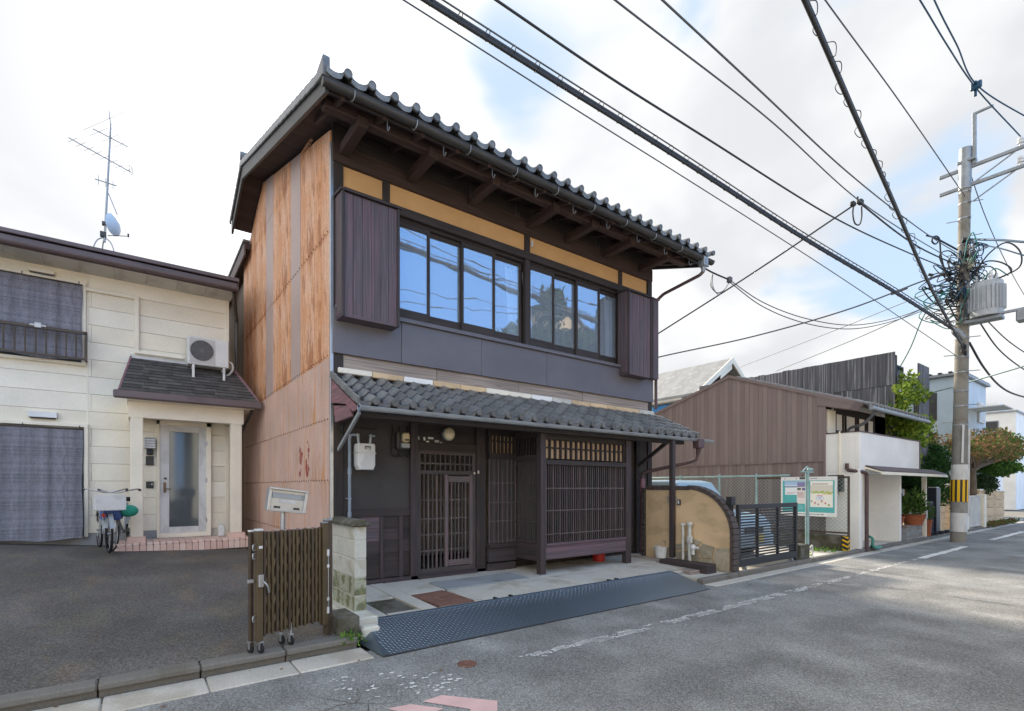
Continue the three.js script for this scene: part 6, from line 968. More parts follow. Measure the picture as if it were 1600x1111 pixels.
  part('porch_back_wall', [bb(X + 0.1, 17.1, 0.05, 1.8, -5.62, -5.5, { b: 0 })], M.whiteWall, h);
  part('porch_partition', bb(15.75, 15.87, 0.05, 1.80, -5.5, -4.46, { b: 0.008 }), M.whiteWall, h);
  part('porch_column', bb(17.72, 17.82, 0.05, 1.80, -4.52, -4.42, { b: 0.008 }), M.creamTrim, h);
  part('porch_side_wall', bb(17.1, 17.16, 0.05, 1.8, -5.5, -5.2, { b: 0 }), M.whiteWall, h);
  part('porch_recess_wall', bb(15.87, 17.8, 0.05, 1.8, -5.3, -5.22, { b: 0 }), M.creamTrim, h);
  part('porch_door', [bb(15.93, 16.3, 0.1, 1.7, -5.22, -5.18)], M.woodDk, h);
  part('name_plate', bb(16.75, 17.25, 1.36, 1.50, -5.22, -5.19, { b: 0.004 }), M.gutter, h); part('name_board', bb(16.8, 17.2, 1.39, 1.47, -5.19, -5.185, { b: 0.002 }), M.zinc, h);
  const aw = part('awning', [extX([[-4.10, 1.78], [-4.10, 1.81], [-4.42, 1.93], [-4.42, 1.88]], 13.3, 18.35, {}), bb(13.3, 18.35, 1.74, 1.79, -4.12, -4.08, { g: 'x' })], M.creamTrim, h);
  for (let k = 0; k < 14; k++) part('roof_sheet', bar([13.3 + k * 0.362 + 0.18, 1.825, -4.09], [13.3 + k * 0.362 + 0.18, 1.955, -4.42], 0.356, 0.012, { g: 'x' }), M.copper, aw);
  part('downpipe', [tube([[13.0 - 0.04, 2.0, -4.66], [12.96, 1.86, -4.66], [12.97, 1.83, -4.55], [13.12, 1.80, -4.38], [13.22, 1.76, -4.36], [13.22, 0.02, -4.36]], 0.04, 10, 60, false, true)], M.copper, h);
  part('conduit', [bb(X - 0.035, X, 1.3, 2.74, -4.83, -4.80)], M.creamTrim, h);
  const mb = thing('meter_box', 'grey electric meter box on the white side wall above the posters', 'meter box', [12.95, 1.4, -4.95]);
  part('box', bb(12.86, 12.995, 1.36, 1.74, -5.02, -4.72, { b: 0.01 }), M.gutter, mb); part('cover', bb(12.84, 12.862, 1.50, 1.72, -5.0, -4.85, { b: 0.006 }), M.zinc, mb); part('window', bb(12.834, 12.842, 1.60, 1.69, -4.98, -4.88, { b: 0.002 }), M.gutter, mb);
}
// things in the porch
{
  solo('green_hose', tube([[13.3, 0.35, -4.34], [13.38, 0.3, -4.3], [13.4, 0.15, -4.3], [13.5, 0.09, -4.28], [13.75, 0.085, -4.26], [13.85, 0.085, -4.3], [13.6, 0.085, -4.33], [13.45, 0.12, -4.34]], 0.03, 8), mat(0x4d8f7d, { rough: 0.5 }), 'green garden hose coiled at the foot of the brown downpipe', 'hose');
  const f = thing('stacked_bags', 'red, white and black bags piled just inside the white porch', 'bags', [13.6, 0.1, -4.85]);
  part('black_bag', ball(13.55, 0.5, -4.8, 0.16, 0.24, 0.16, 14, 10), M.black, f); part('white_bag', ball(13.5, 0.95, -4.82, 0.14, 0.25, 0.13, 14, 10), M.white, f); part('red_cover', ball(13.52, 1.15, -4.84, 0.12, 0.12, 0.12, 12, 8), M.redPaint, f); part('stand', [bb(13.42, 13.7, 0.08, 0.3, -4.95, -4.7, { b: 0.02 })], M.pvc, f);
  const s = thing('block_stand', 'grey hollow concrete blocks stacked as a plant stand by the porch', 'plant stand', [17.0, 0.06, -4.5]);
  for (let r = 0; r < 2; r++) for (let k = 0; k < 3; k++) { const x = 16.25 + k * 0.42, y = 0.07 + r * 0.17; part('concrete_block', extZ([[x, y], [x + 0.40, y], [x + 0.40, y + 0.16], [x, y + 0.16]], -4.66, -4.44, { b: 0.006, holes: [0, 1, 2].map(q => { const a = x + 0.035 + q * 0.12; return [[a, y + 0.04], [a + 0.085, y + 0.04], [a + 0.085, y + 0.12], [a, y + 0.12]]; }) }), M.concGrey, s); }
  part('board', bb(16.2, 17.55, 0.41, 0.44, -4.68, -4.42, { g: 'x' }), M.woodGrey, s);
  const pot = (label, x, y, z, r, hgt, seedN, size, n, spread) => {
    const t = thing('potted_plant', label, 'potted plant', [x, y, z]);
    const p = part('pot', [grid((u, v) => [x + r * (0.72 + 0.28 * v) * Math.cos(u * 6.2832), y + hgt * v, z + r * (0.72 + 0.28 * v) * Math.sin(u * 6.2832)], 20, 3), ring([x, y + hgt, z], r * 1.0, 0.02, [Math.PI / 2, 0, 0], 22)], M.terra, t); part('soil', disc([x, y + hgt - 0.03, z], [0, 1, 0], r * 0.95, 0.02), M.barkDk, p);
    const l = []; for (let k = 0; k < n; k++) { const q = V3(rr(-1, 1), rr(-1, 1), rr(-1, 1)); if (q.length() > 1) { k--; continue; } l.push([x + q.x * spread, y + hgt + spread * 0.75 + q.y * spread * 0.8, z + q.z * spread * 0.7, 0.35]); }
    leaves('foliage', t, l, GREEN.map(c => [c[0] * 0.8, c[1] * 0.75, c[2]]), size);
    for (let k = 0; k < 5; k++) part('stem', cyl([x, y + hgt - 0.03, z], [x + rr(-0.6, 0.6) * spread, y + hgt + spread, z + rr(-0.4, 0.4) * spread], 0.012, 0.006, 5), M.barkDk, t);
  };
  pot('large bushy green plant in a wide terracotta pot on the grey blocks', 17.15, 0.44, -4.55, 0.27, 0.26, 1, 0.15, 420, 0.42);
  pot('smaller dark leafed plant in a terracotta pot against the porch door', 16.5, 0.44, -4.75, 0.18, 0.22, 2, 0.11, 160, 0.24);
  pot('yellow green plant at the porch corner beside the dark gate', 18.0, 0.08, -4.5, 0.16, 0.45, 3, 0.10, 200, 0.30);
  solo('notice_card', bb(17.66, 17.78, 0.6, 0.82, -4.40, -4.392, { b: 0.001 }), M.white, 'white card fixed to the porch column behind the potted plant', 'notice');
}

// ---------------------------------------------------------------- buildings behind
{
  const h = thing('dark_board_house', 'tall building clad in weathered dark grey upright boards behind the brown gabled house', 'building', [19, 0, -8]);
  const X = 17.6;
  part('core', [bb(X + 0.03, 20.6, 0, 5.30, -11.3, -6.3, { b: 0 }), bb(X + 0.03, X + 0.25, 0, 5.30, -6.3, -5.12, { b: 0 })], M.woodDk, h);
  let k = 0;
  for (let z = -5.1; z > -11.2; z -= 0.21) { const t = 5.36 + rr(-0.01, 0.02); part('wall_board', bb(X - 0.012 - rr(0, 0.012), X + 0.03, 4.42, t, z - 0.205, z, { b: 0.003, g: 'y' }), M.oldBoard[Math.floor(rnd() * 3)], h); part('wall_board', bb(X + 0.005 - rr(0, 0.01), X + 0.03, 2.2, 4.45, z - 0.205, z, { b: 0.003, g: 'y' }), M.oldBoard[Math.floor(rnd() * 3)], h); k++; }
  part('roof_box', [bb(17.86, 19.75, 4.55, 5.26, -8, -6.2, { b: 0 }), extX([[-6.2, 4.55], [-6.2, 5.2], [-5.5, 5.25], [-5.5, 5.15]], 17.86, 19.75, {})], M.woodGrey, h);
  for (let x = 17.9; x < 19.7; x += 0.21) part('wall_board', bb(x, x + 0.205, 4.72, 5.30, -5.53, -5.50, { b: 0.003, g: 'y' }), M.oldBoard[k++ % 3], h);
  for (let x = 19.75; x < 20.65; x += 0.21) part('wall_board', bb(x, x + 0.205, 2.0, 5.36, -5.14, -5.10, { b: 0.003, g: 'y' }), M.oldBoard[k++ % 3], h);
  part('recess_wall', [bb(17.86, 20.6, 2.0, 4.62, -6.3, -6.2, { b: 0 }), bb(18.6, 19.4, 3.4, 4.5, -6.2, -6.15, { b: 0 })], M.woodGrey, h);
  part('window', bb(17.9, 18.5, 3.3, 4.4, -6.19, -6.13, { b: 0.01 }), M.gutter, h);
}
{
  const h = thing('pale_blue_house', 'pale blue grey house with flat roof edge beyond the utility pole', 'house', [27, 0, -9]);
  part('wall', [bb(25.5, 29.4, 0, 5.78, -14, -5.3, { b: 0 })], mat(0xbfd0dc, { map: T.plas, size: 3, rough: 0.8 }), h);
  for (let k = 0; k < 7; k++) part('wall_panel', bb(25.47, 25.5, 0.3, 5.76, -5.33 - (k + 1) * 0.91 + 0.01, -5.33 - k * 0.91, { b: 0.004, g: 'y' }), mat(k % 2 ? 0xb6c8d6 : 0xbfd0dc, { map: T.plas, size: 2, rough: 0.8 }), h);
  for (let k = 0; k < 4; k++) part('wall_panel', bb(25.52 + k * 0.97, 25.52 + k * 0.97 + 0.96, 0.3, 5.76, -5.3, -5.27, { b: 0.004, g: 'y' }), mat(0xc9d8e2, { map: T.plas, size: 2, rough: 0.8 }), h);
  part('roof_edge', [bb(25.3, 29.6, 5.78, 5.88, -14.1, -5.15, { b: 0.01 })], M.zinc, h);
  for (let k = 0; k < 20; k++) part('roof_rib', bb(25.26, 29.6, 5.88, 5.94, -5.3 - k * 0.32, -5.18 - k * 0.32, { b: 0.02 }), M.gutter, h);
  part('window', [bb(25.44, 25.5, 4.1, 5.2, -6.75, -6.0, { b: 0.01 })], M.gutter, h);
  const w = part('window', [bb(27.9, 28.9, 4.15, 5.0, -5.28, -5.2, { b: 0.01 })], M.white, h); part('pane', bb(28.0, 28.8, 4.25, 4.9, -5.2, -5.195, { b: 0 }), M.doorGlass, w);
  part('canopy', [bb(26.4, 28.0, 4.55, 4.6, -5.3, -4.2, { b: 0.01 })], M.white, h);
}
{
  const h = thing('grey_gabled_house', 'grey roofed gable house with cream barge boards and a blue sheet below its eave', 'house', [20.8, 0, -16]);
  const px = 21.5, py = 7.25, xl = 18.8, yl = 5.42, xr = 23.6, yr = 5.75, z0 = -12.3, z1 = -21, gr = mat(0x9fa1a1, { map: T.clay, size: 1.2, bump: T.rough, bsize: 0.6, bs: 0.004, rough: 0.85 });
  part('roof', [extZ([[px, py], [xl, yl], [xl, yl - 0.1], [px, py - 0.12]], z1, z0, { g: 'z' }), extZ([[px, py], [xr, yr], [xr, yr - 0.1], [px, py - 0.12]], z1, z0, { g: 'z' })], gr, h);
  part('barge_board', [extZ([[px, py + 0.02], [xl - 0.05, yl], [xl - 0.05, yl - 0.22], [px, py - 0.24]], z0, z0 + 0.06), extZ([[px, py + 0.02], [xr, yr], [xr, yr - 0.22], [px, py - 0.24]], z0, z0 + 0.06)], M.creamTrim, h);
  part('gable_wall', extZ([[xl + 0.5, 0], [xl + 0.5, yl + 0.1], [px, py - 0.3], [xr - 0.4, yr + 0.1], [xr - 0.4, 0]], z0 - 0.9, z0 - 0.8), M.woodDk, h);
  part('gable_band', extZ([[px, py - 0.22], [px - 0.9, py - 0.86], [px - 0.9, py - 1.05], [px, py - 0.5]], z0 - 0.02, z0 + 0.01), M.creamTrim, h);
  part('side_wall', [bb(xl + 0.5, xl + 0.6, 0, yl + 0.1, z1 + 0.3, z0 - 0.9, { b: 0 }), bb(xr - 0.5, xr - 0.4, 0, yr + 0.1, z1 + 0.3, z0 - 0.9, { b: 0 })], M.soffit, h);
  part('lower_eave', bb(xl - 0.5, xl + 0.5, 5.12, 5.2, -19.5, z0 - 0.4, { g: 'z' }), M.soffit, h);
  part('blue_sheet', bb(xl - 0.2, xl - 0.16, 3.2, 5.05, -19.4, z0 - 0.6, { b: 0 }), mat(0x2f86c9, { map: T.plas, size: 1.2, rough: 0.45 }), h, 'bright blue plastic sheet under the eave');
  for (let k = 0; k < 6; k++) part('sheet_batten', bb(xl - 0.24, xl - 0.2, 3.2, 5.05, z0 - 1.0 - k * 1.1, z0 - 0.94 - k * 1.1), mat(0x77b3dc, { rough: 0.5 }), h);
}
{
  const h = thing('white_apartment', 'white building with small dark windows at the far end of the street', 'building', [50, 0, -10]);
  part('wall', bb(46, 54, 0, 6.4, -16, -6.8, { b: 0 }), M.whiteWall, h);
  part('stair_tower', bb(48.5, 52, 6.4, 7.4, -14, -8, { b: 0 }), M.whiteWall, h);
  part('roof_edge', bb(45.9, 54.1, 6.4, 6.5, -16.1, -6.7), M.zinc, h);
  for (const [z, y] of [[-7.6, 5.2], [-9, 5.2], [-7.6, 3.0], [-9, 3.0], [-10.6, 5.2]]) { const w = part('window', bb(45.95, 46, y, y + 0.7, z - 0.7, z, { b: 0.01 }), M.zinc, h); part('pane', bb(45.93, 45.95, y + 0.06, y + 0.64, z - 0.64, z - 0.06, { b: 0 }), M.gutter, w); }
  const g = thing('far_house', 'white low house behind the autumn tree at the right edge', 'house', [33.5, 0, -7]);
  part('wall', bb(31.6, 36, 0, 3.0, -9, -5.8, { b: 0 }), M.whiteWall, g); part('roof', [extX([[-5.5, 2.95], [-7.4, 3.6], [-9.3, 2.95], [-9.3, 2.85], [-7.4, 3.5], [-5.5, 2.85]], 31.4, 36.2, {})], M.slate[0], g); part('window', bb(31.56, 31.6, 1.5, 2.4, -7.4, -6.5, { b: 0.01 }), M.gutter, g); part('foot', bb(31.57, 31.6, 0, 0.9, -8.9, -5.85, { b: 0 }), M.concDark, g);
}
// gate and walls beyond the porch
{
  const t = thing('dark_gate', 'dark navy metal gate and post box beside the utility pole', 'gate', [19.2, 0.06, -4.6]);
  part('panel', [bb(18.3, 19.0, 0.12, 1.05, -4.62, -4.56, { b: 0.008 })], mat(0x2d3342, { rough: 0.45 }), t);
  for (let k = 0; k < 5; k++) part('rib', bb(18.36 + k * 0.13, 18.39 + k * 0.13, 0.2, 1.0, -4.56, -4.54), mat(0x3a4152, { rough: 0.45 }), t);
  part('gate_post', [bb(19.05, 19.42, 0.08, 1.45, -4.72, -4.50, { b: 0.01 })], mat(0x252a36, { rough: 0.4 }), t);
  part('post_trim', bb(19.42, 19.52, 0.08, 1.44, -4.6, -4.52), M.steel, t); part('post_top', bb(19.08, 19.4, 1.45, 1.47, -4.7, -4.52), M.white, t);
  for (let k = 0; k < 7; k++) solo('plant_pot', [cyl([18.3 + k * 0.28, 0.065, -4.45 + 0.03 * (k % 2)], [18.3 + k * 0.28, 0.16, -4.45 + 0.03 * (k % 2)], 0.05, 0.065, 12)], M.black, 'tiny black plant pot on the ground before the dark gate', 'plant pot', 'black pots before the dark gate');
  const w = thing('garden_wall', 'low beige block wall below the dark green hedge', 'wall', [20.5, 0, -4.95]);
  for (let k = 0; k < 5; k++) for (let r = 0; r < 4; r++) part('wall_block', bb(19.55 + k * 0.5, 20.04 + k * 0.5, 0.05 + r * 0.2, 0.245 + r * 0.2, -5.0, -4.85, { b: 0.006, g: 'x' }), M.beige, w);
  const g = thing('grey_picket_gate', 'grey slatted metal gate between two pale posts beyond the utility pole', 'gate', [23.0, 0.05, -4.45]);
  part('gate_post', bb(21.9, 22.12, 0.05, 1.55, -4.6, -4.38, { b: 0.01 }), M.creamTrim, g); part('gate_post', bb(24.0, 24.25, 0.05, 1.22, -4.55, -4.33, { b: 0.01 }), M.creamTrim, g);
  part('rail', [bb(22.12, 24.0, 1.12, 1.18, -4.46, -4.42, { g: 'x' }), bb(22.12, 24.0, 0.12, 0.18, -4.46, -4.42, { g: 'x' })], M.soffit, g);
  for (let k = 0; k < 13; k++) part('slat', bb(22.15 + k * 0.142, 22.27 + k * 0.142, 0.12, 1.16, -4.45, -4.43, { g: 'y' }), M.soffit, g);
  const b = thing('stone_garden_wall', 'sandy coloured block wall and piers at the right edge below the autumn tree', 'wall', [26.5, 0, -4.6]);
  for (const [x0, x1, h] of [[23.2, 24.3, 1.5], [24.35, 26.6, 1.30], [26.6, 26.95, 1.5], [27.0, 28.5, 1.25]]) { const z = x0 < 24 ? -5.3 : -4.55; for (let r = 0; r < 4; r++) for (let x = x0; x < x1 - 0.05; x += 0.6) part('wall_block', bb(x, Math.min(x + 0.59, x1), 0.05 + r * h / 4, 0.04 + (r + 1) * h / 4, z - 0.15, z, { b: 0.008, g: 'x' }), M.beige, b); part('cap', bb(x0 - 0.03, x1 + 0.03, 0.04 + h, 0.10 + h, z - 0.19, z + 0.04, { b: 0.01 }), M.creamTrim, b); }
}

// ---------------------------------------------------------------- utility pole
{
  const t = thing('utility_pole', 'tall concrete utility pole with transformer, steel bands and a yellow and black striped wrap', 'utility pole', [17.64, 0, -3.71]);
  const at = y => [mix(17.64, 17.83, y / 10.4), y, mix(-3.71, -3.6, y / 10.4)], rad = y => mix(0.172, 0.118, y / 10.4);
  part('shaft', cyl(at(-0.1), at(10.4), 0.172, 0.118, 28), M.pole, t);
  part('steel_extension', [bar([17.83, 10.0, -3.42], [17.83, 11.33, -3.42], 0.08), bx(0.06, 0.05, 0.4, 17.83, 11.33, -3.25), bb(17.7, 17.96, 10.1, 10.16, -3.75, -3.38), cyl(at(9.4), at(10.5), 0.138, 0.135, 20)], M.zinc, t);
  const sleeve = (y0, y1, m, dr, name) => part(name, cyl(at(y0), at(y1), rad(y0) + dr, rad(y1) + dr, 28), m, t);
  sleeve(0.28, 0.78, M.white, 0.012, 'lower_wrap'); sleeve(1.62, 2.06, M.white, 0.014, 'upper_wrap'); sleeve(2.06, 3.2, mat(0x8e8c86, { map: T.dirt, size: 1, rough: 0.8 }), 0.006, 'grey_wrap'); sleeve(0.78, 1.62, mat(0x9c9b97, { map: T.dirt, size: 1, rough: 0.7 }), 0.008, 'grey_wrap');
  part('stripe_wrap', cyl(at(1.08), at(1.66), rad(1.08) + 0.018, rad(1.66) + 0.018, 28, true), M.black, t);
  for (let k = 0; k < 11; k++) { const a = k / 11 * 6.2832, R = 0.190; part('stripe', grid((u, v) => { const b = a + u * 0.30, y = mix(1.08, 1.66, v), p = at(y); return [p[0] + Math.cos(b) * R, y, p[2] + Math.sin(b) * R]; }, 4, 1), M.yellow, t); }
  part('earth_cover', [bar([17.50, 2.1, -3.60], [17.52, 3.1, -3.58], 0.04), bar([17.68, 0.7, -3.52], [17.7, 3.0, -3.50], 0.04)], M.white, t);
  for (const y of [3.1, 3.6, 4.0, 4.5, 4.9, 5.4, 5.9, 6.3, 6.9, 7.4, 7.9, 8.6, 9.0, 9.3]) part('steel_band', [cyl(at(y), at(y + 0.035), rad(y) + 0.008, rad(y) + 0.008, 22), bx(0.05, 0.04, 0.05, at(y)[0] - 0.09, y + 0.02, at(y)[2] + 0.13)], M.zinc, t);
  for (let k = 0; k < 14; k++) { const y = 3.2 + k * 0.45, s = k % 2 ? 1 : -1, p = at(y); part('step_bolt', cyl([p[0] + s * 0.05, y, p[2] + s * 0.12], [p[0] + s * 0.16, y, p[2] + s * 0.34], 0.011), M.zinc, t); }
  for (const y of [9.98, 9.50]) { const arm = part('cross_arm', bb(17.72 + 0.09, 17.80 + 0.09, y - 0.04, y + 0.04, -4.15, -1.4, { g: 'z' }), M.zinc, t); part('arm_brace', bar([17.86, y - 0.45, -3.45], [17.86, y - 0.04, -2.65], 0.03), M.zinc, t); for (const z of [-2.55, -2.1, -1.6]) part('insulator', [cyl([17.85, y + 0.04, z], [17.85, y + 0.26, z], 0.035), disc([17.85, y + 0.13, z], [0, 1, 0], 0.07, 0.04), disc([17.85, y + 0.21, z], [0, 1, 0], 0.06, 0.04)], M.ceramic, arm); }
  // transformer
  const tr = part('transformer', [cyl([17.72, 5.86, -3.17], [17.72, 6.72, -3.17], 0.33, 0.33, 26), fin(new THREE.SphereGeometry(0.33, 24, 8, 0, 6.2832, 0, 1.571).scale(1, 0.2, 1)).translate(17.72, 6.72, -3.17)], mat(0xc3c8cc, { map: T.dirt, size: 1.2, rough: 0.45 }), t);
  for (let k = 0; k < 26; k++) { const a = k / 26 * 6.2832; part('cooling_fin', bx(0.055, 0.6, 0.016, 17.72 + Math.cos(a) * 0.355, 6.32, -3.17 + Math.sin(a) * 0.355, { r: [0, -a, 0] }), mat(0xb3b9be, { rough: 0.45 }), tr); }
  part('transformer_shelf', [bb(17.55, 17.9, 5.76, 5.84, -3.6, -2.85, { g: 'z' }), bar([17.72, 5.8, -3.5], [17.72, 5.45, -3.6], 0.06)], M.zinc, t);
  for (const [x, z] of [[17.55, -3.05], [17.85, -3.0], [17.72, -3.35]]) part('bushing', [cyl([x, 6.75, z], [x, 6.98, z], 0.045, 0.03), disc([x, 6.85, z], [0, 1, 0], 0.065, 0.03)], M.ceramic, tr);
  part('side_arm', [bb(17.66, 17.74, 5.86, 5.92, -2.85, -2.0, { g: 'z' }), cyl([17.7, 5.92, -2.35], [17.7, 6.2, -2.35], 0.05), disc([17.7, 6.05, -2.35], [0, 1, 0], 0.09, 0.05), bx(0.3, 0.3, 0.2, 17.7, 5.72, -2.5, { b: 0.03 })], M.zinc, t);
  // loops of cable round the pole
  const C = (pts, m, r = 0.012) => part('cable_loop', tube(pts, r, 5), m, t);
  C([[17.75, 6.9, -3.5], [17.7, 7.5, -3.1], [17.7, 7.65, -2.8], [17.7, 7.35, -2.55], [17.7, 6.95, -2.55], [17.6, 6.75, -2.95]], M.cable, 0.018);
  C([[17.75, 7.0, -3.5], [17.7, 7.3, -3.2], [17.75, 7.2, -2.9], [17.72, 6.9, -2.7], [17.7, 6.75, -3.05]], M.cable, 0.018);
  C([[17.78, 7.1, -3.48], [17.8, 7.2, -3.15], [17.82, 7.0, -3.0], [17.82, 6.75, -3.15], [17.8, 6.5, -3.4]], M.cable, 0.014);
  C([[17.75, 6.6, -3.45], [17.6, 6.8, -3.2], [17.66, 7.05, -3.0], [17.7, 6.8, -2.75]], M.cableTeal, 0.014);
  for (let k = 0; k < 60; k++) { const y = rr(6.2, 8.0), a = rr(0.6, 3.6), p = at(y), R = rr(0.2, 0.5), b = a + rr(0.2, 0.9); C([[p[0] - Math.cos(a) * 0.17, y, p[2] + Math.sin(a) * 0.17], [p[0] - Math.cos(a) * (0.17 + R * 0.7), y - rr(-0.15, 0.25), p[2] + Math.sin(a) * (0.1 + R * 0.8)], [p[0] - Math.cos(b) * (0.2 + R), y - rr(0, 0.4), p[2] + Math.sin(b) * (0.1 + R * 0.6)], [p[0] - Math.cos(b) * 0.17, y - rr(0.1, 0.4), p[2] + Math.sin(b) * 0.17]], [M.cable, M.cable, M.cableGrey, M.cableTeal, M.cableBlue][k % 5], rr(0.008, 0.016)); }
  for (let k = 0; k < 46; k++) { const y = rr(6.1, 7.7), a = rr(-1.1, 0.5), p = at(y), R = rr(0.25, 0.95), b = a + rr(-0.4, 0.5), q = (c, r, yy) => [p[0] - Math.cos(c) * r, yy, p[2] + Math.sin(c) * r]; C([q(a, 0.11, y), q(a, 0.1 + R * 0.6, y - rr(-0.25, 0.2)), q((a + b) / 2, 0.1 + R, y - rr(-0.1, 0.35)), q(b, 0.1 + R * 0.5, y - rr(0.1, 0.5)), q(b, 0.11, y - rr(0, 0.3))], [M.cable, M.cable, M.cableBlue, M.cableTeal, M.cableGrey][k % 5], rr(0.008, 0.018)); }
  for (let k = 0; k < 10; k++) { const y = rr(6.3, 7.7), p = at(y), r = rr(0.3, 0.9), a = rr(-0.9, 0.2); part('cable_clamp', bx(rr(0.1, 0.22), rr(0.05, 0.1), 0.07, p[0] - Math.cos(a) * r, y, p[2] + Math.sin(a) * r, { r: [0, a, rr(-0.5, 0.5)], b: 0.02 }), M.black, t); }
  C([[17.5, 7.75, -3.7], [16.9, 7.78, -3.8], [16.3, 7.8, -3.9], [15.9, 7.75, -3.95]], M.cable, 0.022); C([[16.6, 7.8, -3.86], [16.4, 7.66, -3.9], [16.2, 7.7, -3.92], [16.3, 7.82, -3.9], [16.55, 7.84, -3.86], [16.7, 7.4, -3.85], [17.0, 7.0, -3.8], [17.45, 6.85, -3.7]], M.cable, 0.02);
  for (const [y, dx] of [[7.95, -0.28], [7.6, -0.22], [6.9, -0.35], [6.65, -0.3], [5.2, -0.3], [5.05, -0.2]]) part('cable_clamp', [bx(0.16, 0.07, 0.08, at(y)[0] + dx, y, at(y)[2] + 0.06, { r: [0, 0.4, rr(-0.4, 0.4)] }), bx(0.06, 0.12, 0.06, at(y)[0] + dx * 0.6, y - 0.05, at(y)[2] + 0.1)], M.black, t);
  part('junction_box', [bx(0.14, 0.3, 0.12, 17.62, 7.35, -3.45, { b: 0.02 })], mat(0xbdb89f, { rough: 0.6 }), t);
  part('splice_case', [cyl([16.8, 5.42, -3.58], [17.4, 5.40, -3.6], 0.09, 0.09, 14), ball(16.8, 5.42, -3.58, 0.09), ball(17.4, 5.40, -3.6, 0.09)], mat(0x8a8d90, { rough: 0.5 }), t);
}

// ---------------------------------------------------------------- overhead cables
const cat = (label, pts, r, m, n = 6) => solo('overhead_cable', tube(pts, r, n, pts.length * 14), m, label, 'cable');
const along = (pts, n) => { const c = new THREE.CatmullRomCurve3(pts.map(p => V3(...p)), false, 'centripetal'); return c.getSpacedPoints(n); };
{
  const c1 = [[-6, 6.25, -4.6], [2.27, 6.12, -4.38], [3.77, 6.06, -4.31], [5.85, 5.97, -4.2], [9.21, 5.79, -4.03], [13.26, 5.67, -3.82], [17.11, 5.49, -3.63], [17.6, 5.47, -3.62]];
  const t = thing('cable_bundle', 'thick black telephone cable bundle with a carrier wire crossing in front of the eaves', 'cable', [8, 5.2, -3.5]);
  part('cable', tube(c1, 0.033, 8, 120), M.cable, t); part('cable', tube(c1.map(p => [p[0], p[1] - 0.042, p[2] + 0.02]), 0.02, 6, 120), M.cable, t);
  part('carrier_wire', tube(c1.map((p, i) => [p[0], p[1] + 0.095, p[2]]), 0.009, 5, 120), M.cableGrey, t);
  const P = along(c1, 74); P.forEach((p, i) => { if (p.x > 0.5) part('hanger', [ring([p.x, p.y + 0.025, p.z], 0.054, 0.005, [0, Math.PI / 2, 0], 12, 4)], M.cable, t); });
  const c6 = [[1.5, 5.72, -1.58], [4.64, 5.65, -1.99], [6.17, 5.54, -2.18], [8.59, 5.38, -2.48], [11.51, 5.17, -2.84], [15.65, 5.13, -3.35], [17.55, 5.2, -3.6]];
  const t6 = thing('cable_bundle', 'thick black cable bundle with wire loops crossing the street steeply to the pole', 'cable', [10, 5.3, -2.6]);
  part('cable', tube(c6, 0.026, 8, 120), M.cable, t6); part('cable', tube(c6.map(p => [p[0], p[1] - 0.045, p[2] + 0.01]), 0.02, 6, 120), M.cable, t6); part('carrier_wire', tube(c6.map(p => [p[0], p[1] + 0.04, p[2]]), 0.008, 5, 120), M.cableGrey, t6);
  const P6 = along(c6, 60); P6.forEach((p, i) => { if (i > 9 && i < 59) { const s = rnd() > 0.5 ? 1 : -1, q = rr(0.35, 0.8); part('wire_loop', [tube([[p.x, p.y + 0.04, p.z], [p.x + 0.04 * q, p.y + 0.01, p.z + s * 0.09 * q], [p.x + 0.14 * q, p.y - 0.06 * q, p.z + s * 0.06 * q], [p.x + 0.2 * q, p.y - 0.02, p.z]], 0.0045, 4)], M.cable, t6); } });
  cat('thin grey wire running along just under the thick telephone bundle', [[-4, 6.7, -5.0], [2.2, 6.35, -4.74], [4.42, 6.14, -4.57], [6.32, 5.98, -4.43], [10.73, 5.58, -4.11], [17.38, 4.84, -3.62]], 0.008, M.cableGrey);
  cat('single black wire rising above the telephone bundle towards the pole top', [[-3, 6.3, -4.2], [2.83, 6.16, -4.02], [4.35, 6.14, -3.98], [6.17, 6.18, -3.93], [9.96, 6.27, -3.82], [13.68, 6.61, -3.71], [16.9, 7.0, -3.62], [17.6, 7.1, -3.6]], 0.013, M.cable);
  cat('thin wire crossing the blue gap in the clouds, left of its neighbour', [[-1, 5.1, -2.7], [3.26, 5.55, -2.9], [6.11, 5.88, -3.04], [9.3, 6.06, -3.19], [15.7, 6.99, -3.5], [17.6, 7.3, -3.6]], 0.009, M.cableGrey);
  cat('thin wire crossing the clouds to the pole, right of its parallel neighbour', [[-1, 5.0, -2.3], [3.48, 5.44, -2.59], [5.19, 5.62, -2.71], [8.04, 5.93, -2.92], [12.76, 6.64, -3.25], [17.6, 7.55, -3.6]], 0.010, M.cableGrey);
  cat('thin single wire meeting the pole high up just below the cross arms', [[4, 8.9, -3.28], [8.6, 9.0, -3.39], [12.02, 9.14, -3.47], [17.75, 9.19, -3.59]], 0.011, M.cableGrey);
  cat('left of two high power lines running to the cross arm', [[6, 10.6, -3.2], [11.68, 10.47, -3.0], [13.24, 10.43, -2.96], [15.14, 10.45, -2.9], [17.85, 10.25, -2.55]], 0.014, M.cableBlue);
  cat('right of two high power lines running to the cross arm', [[6, 10.6, -2.6], [11.89, 10.47, -2.84], [13.39, 10.43, -2.84], [15.18, 10.48, -2.87], [17.85, 10.2, -2.1]], 0.014, M.cableBlue);
  solo('line_spacer', [bx(0.08, 0.16, 0.2, 15.15, 10.46, -2.88, { b: 0.02 }), bx(0.3, 0.05, 0.05, 15.2, 10.5, -2.88), bx(0.05, 0.2, 0.05, 15.2, 10.36, -2.9)], M.cableBlue, 'small clamp tying the two high power lines together', 'line clamp');
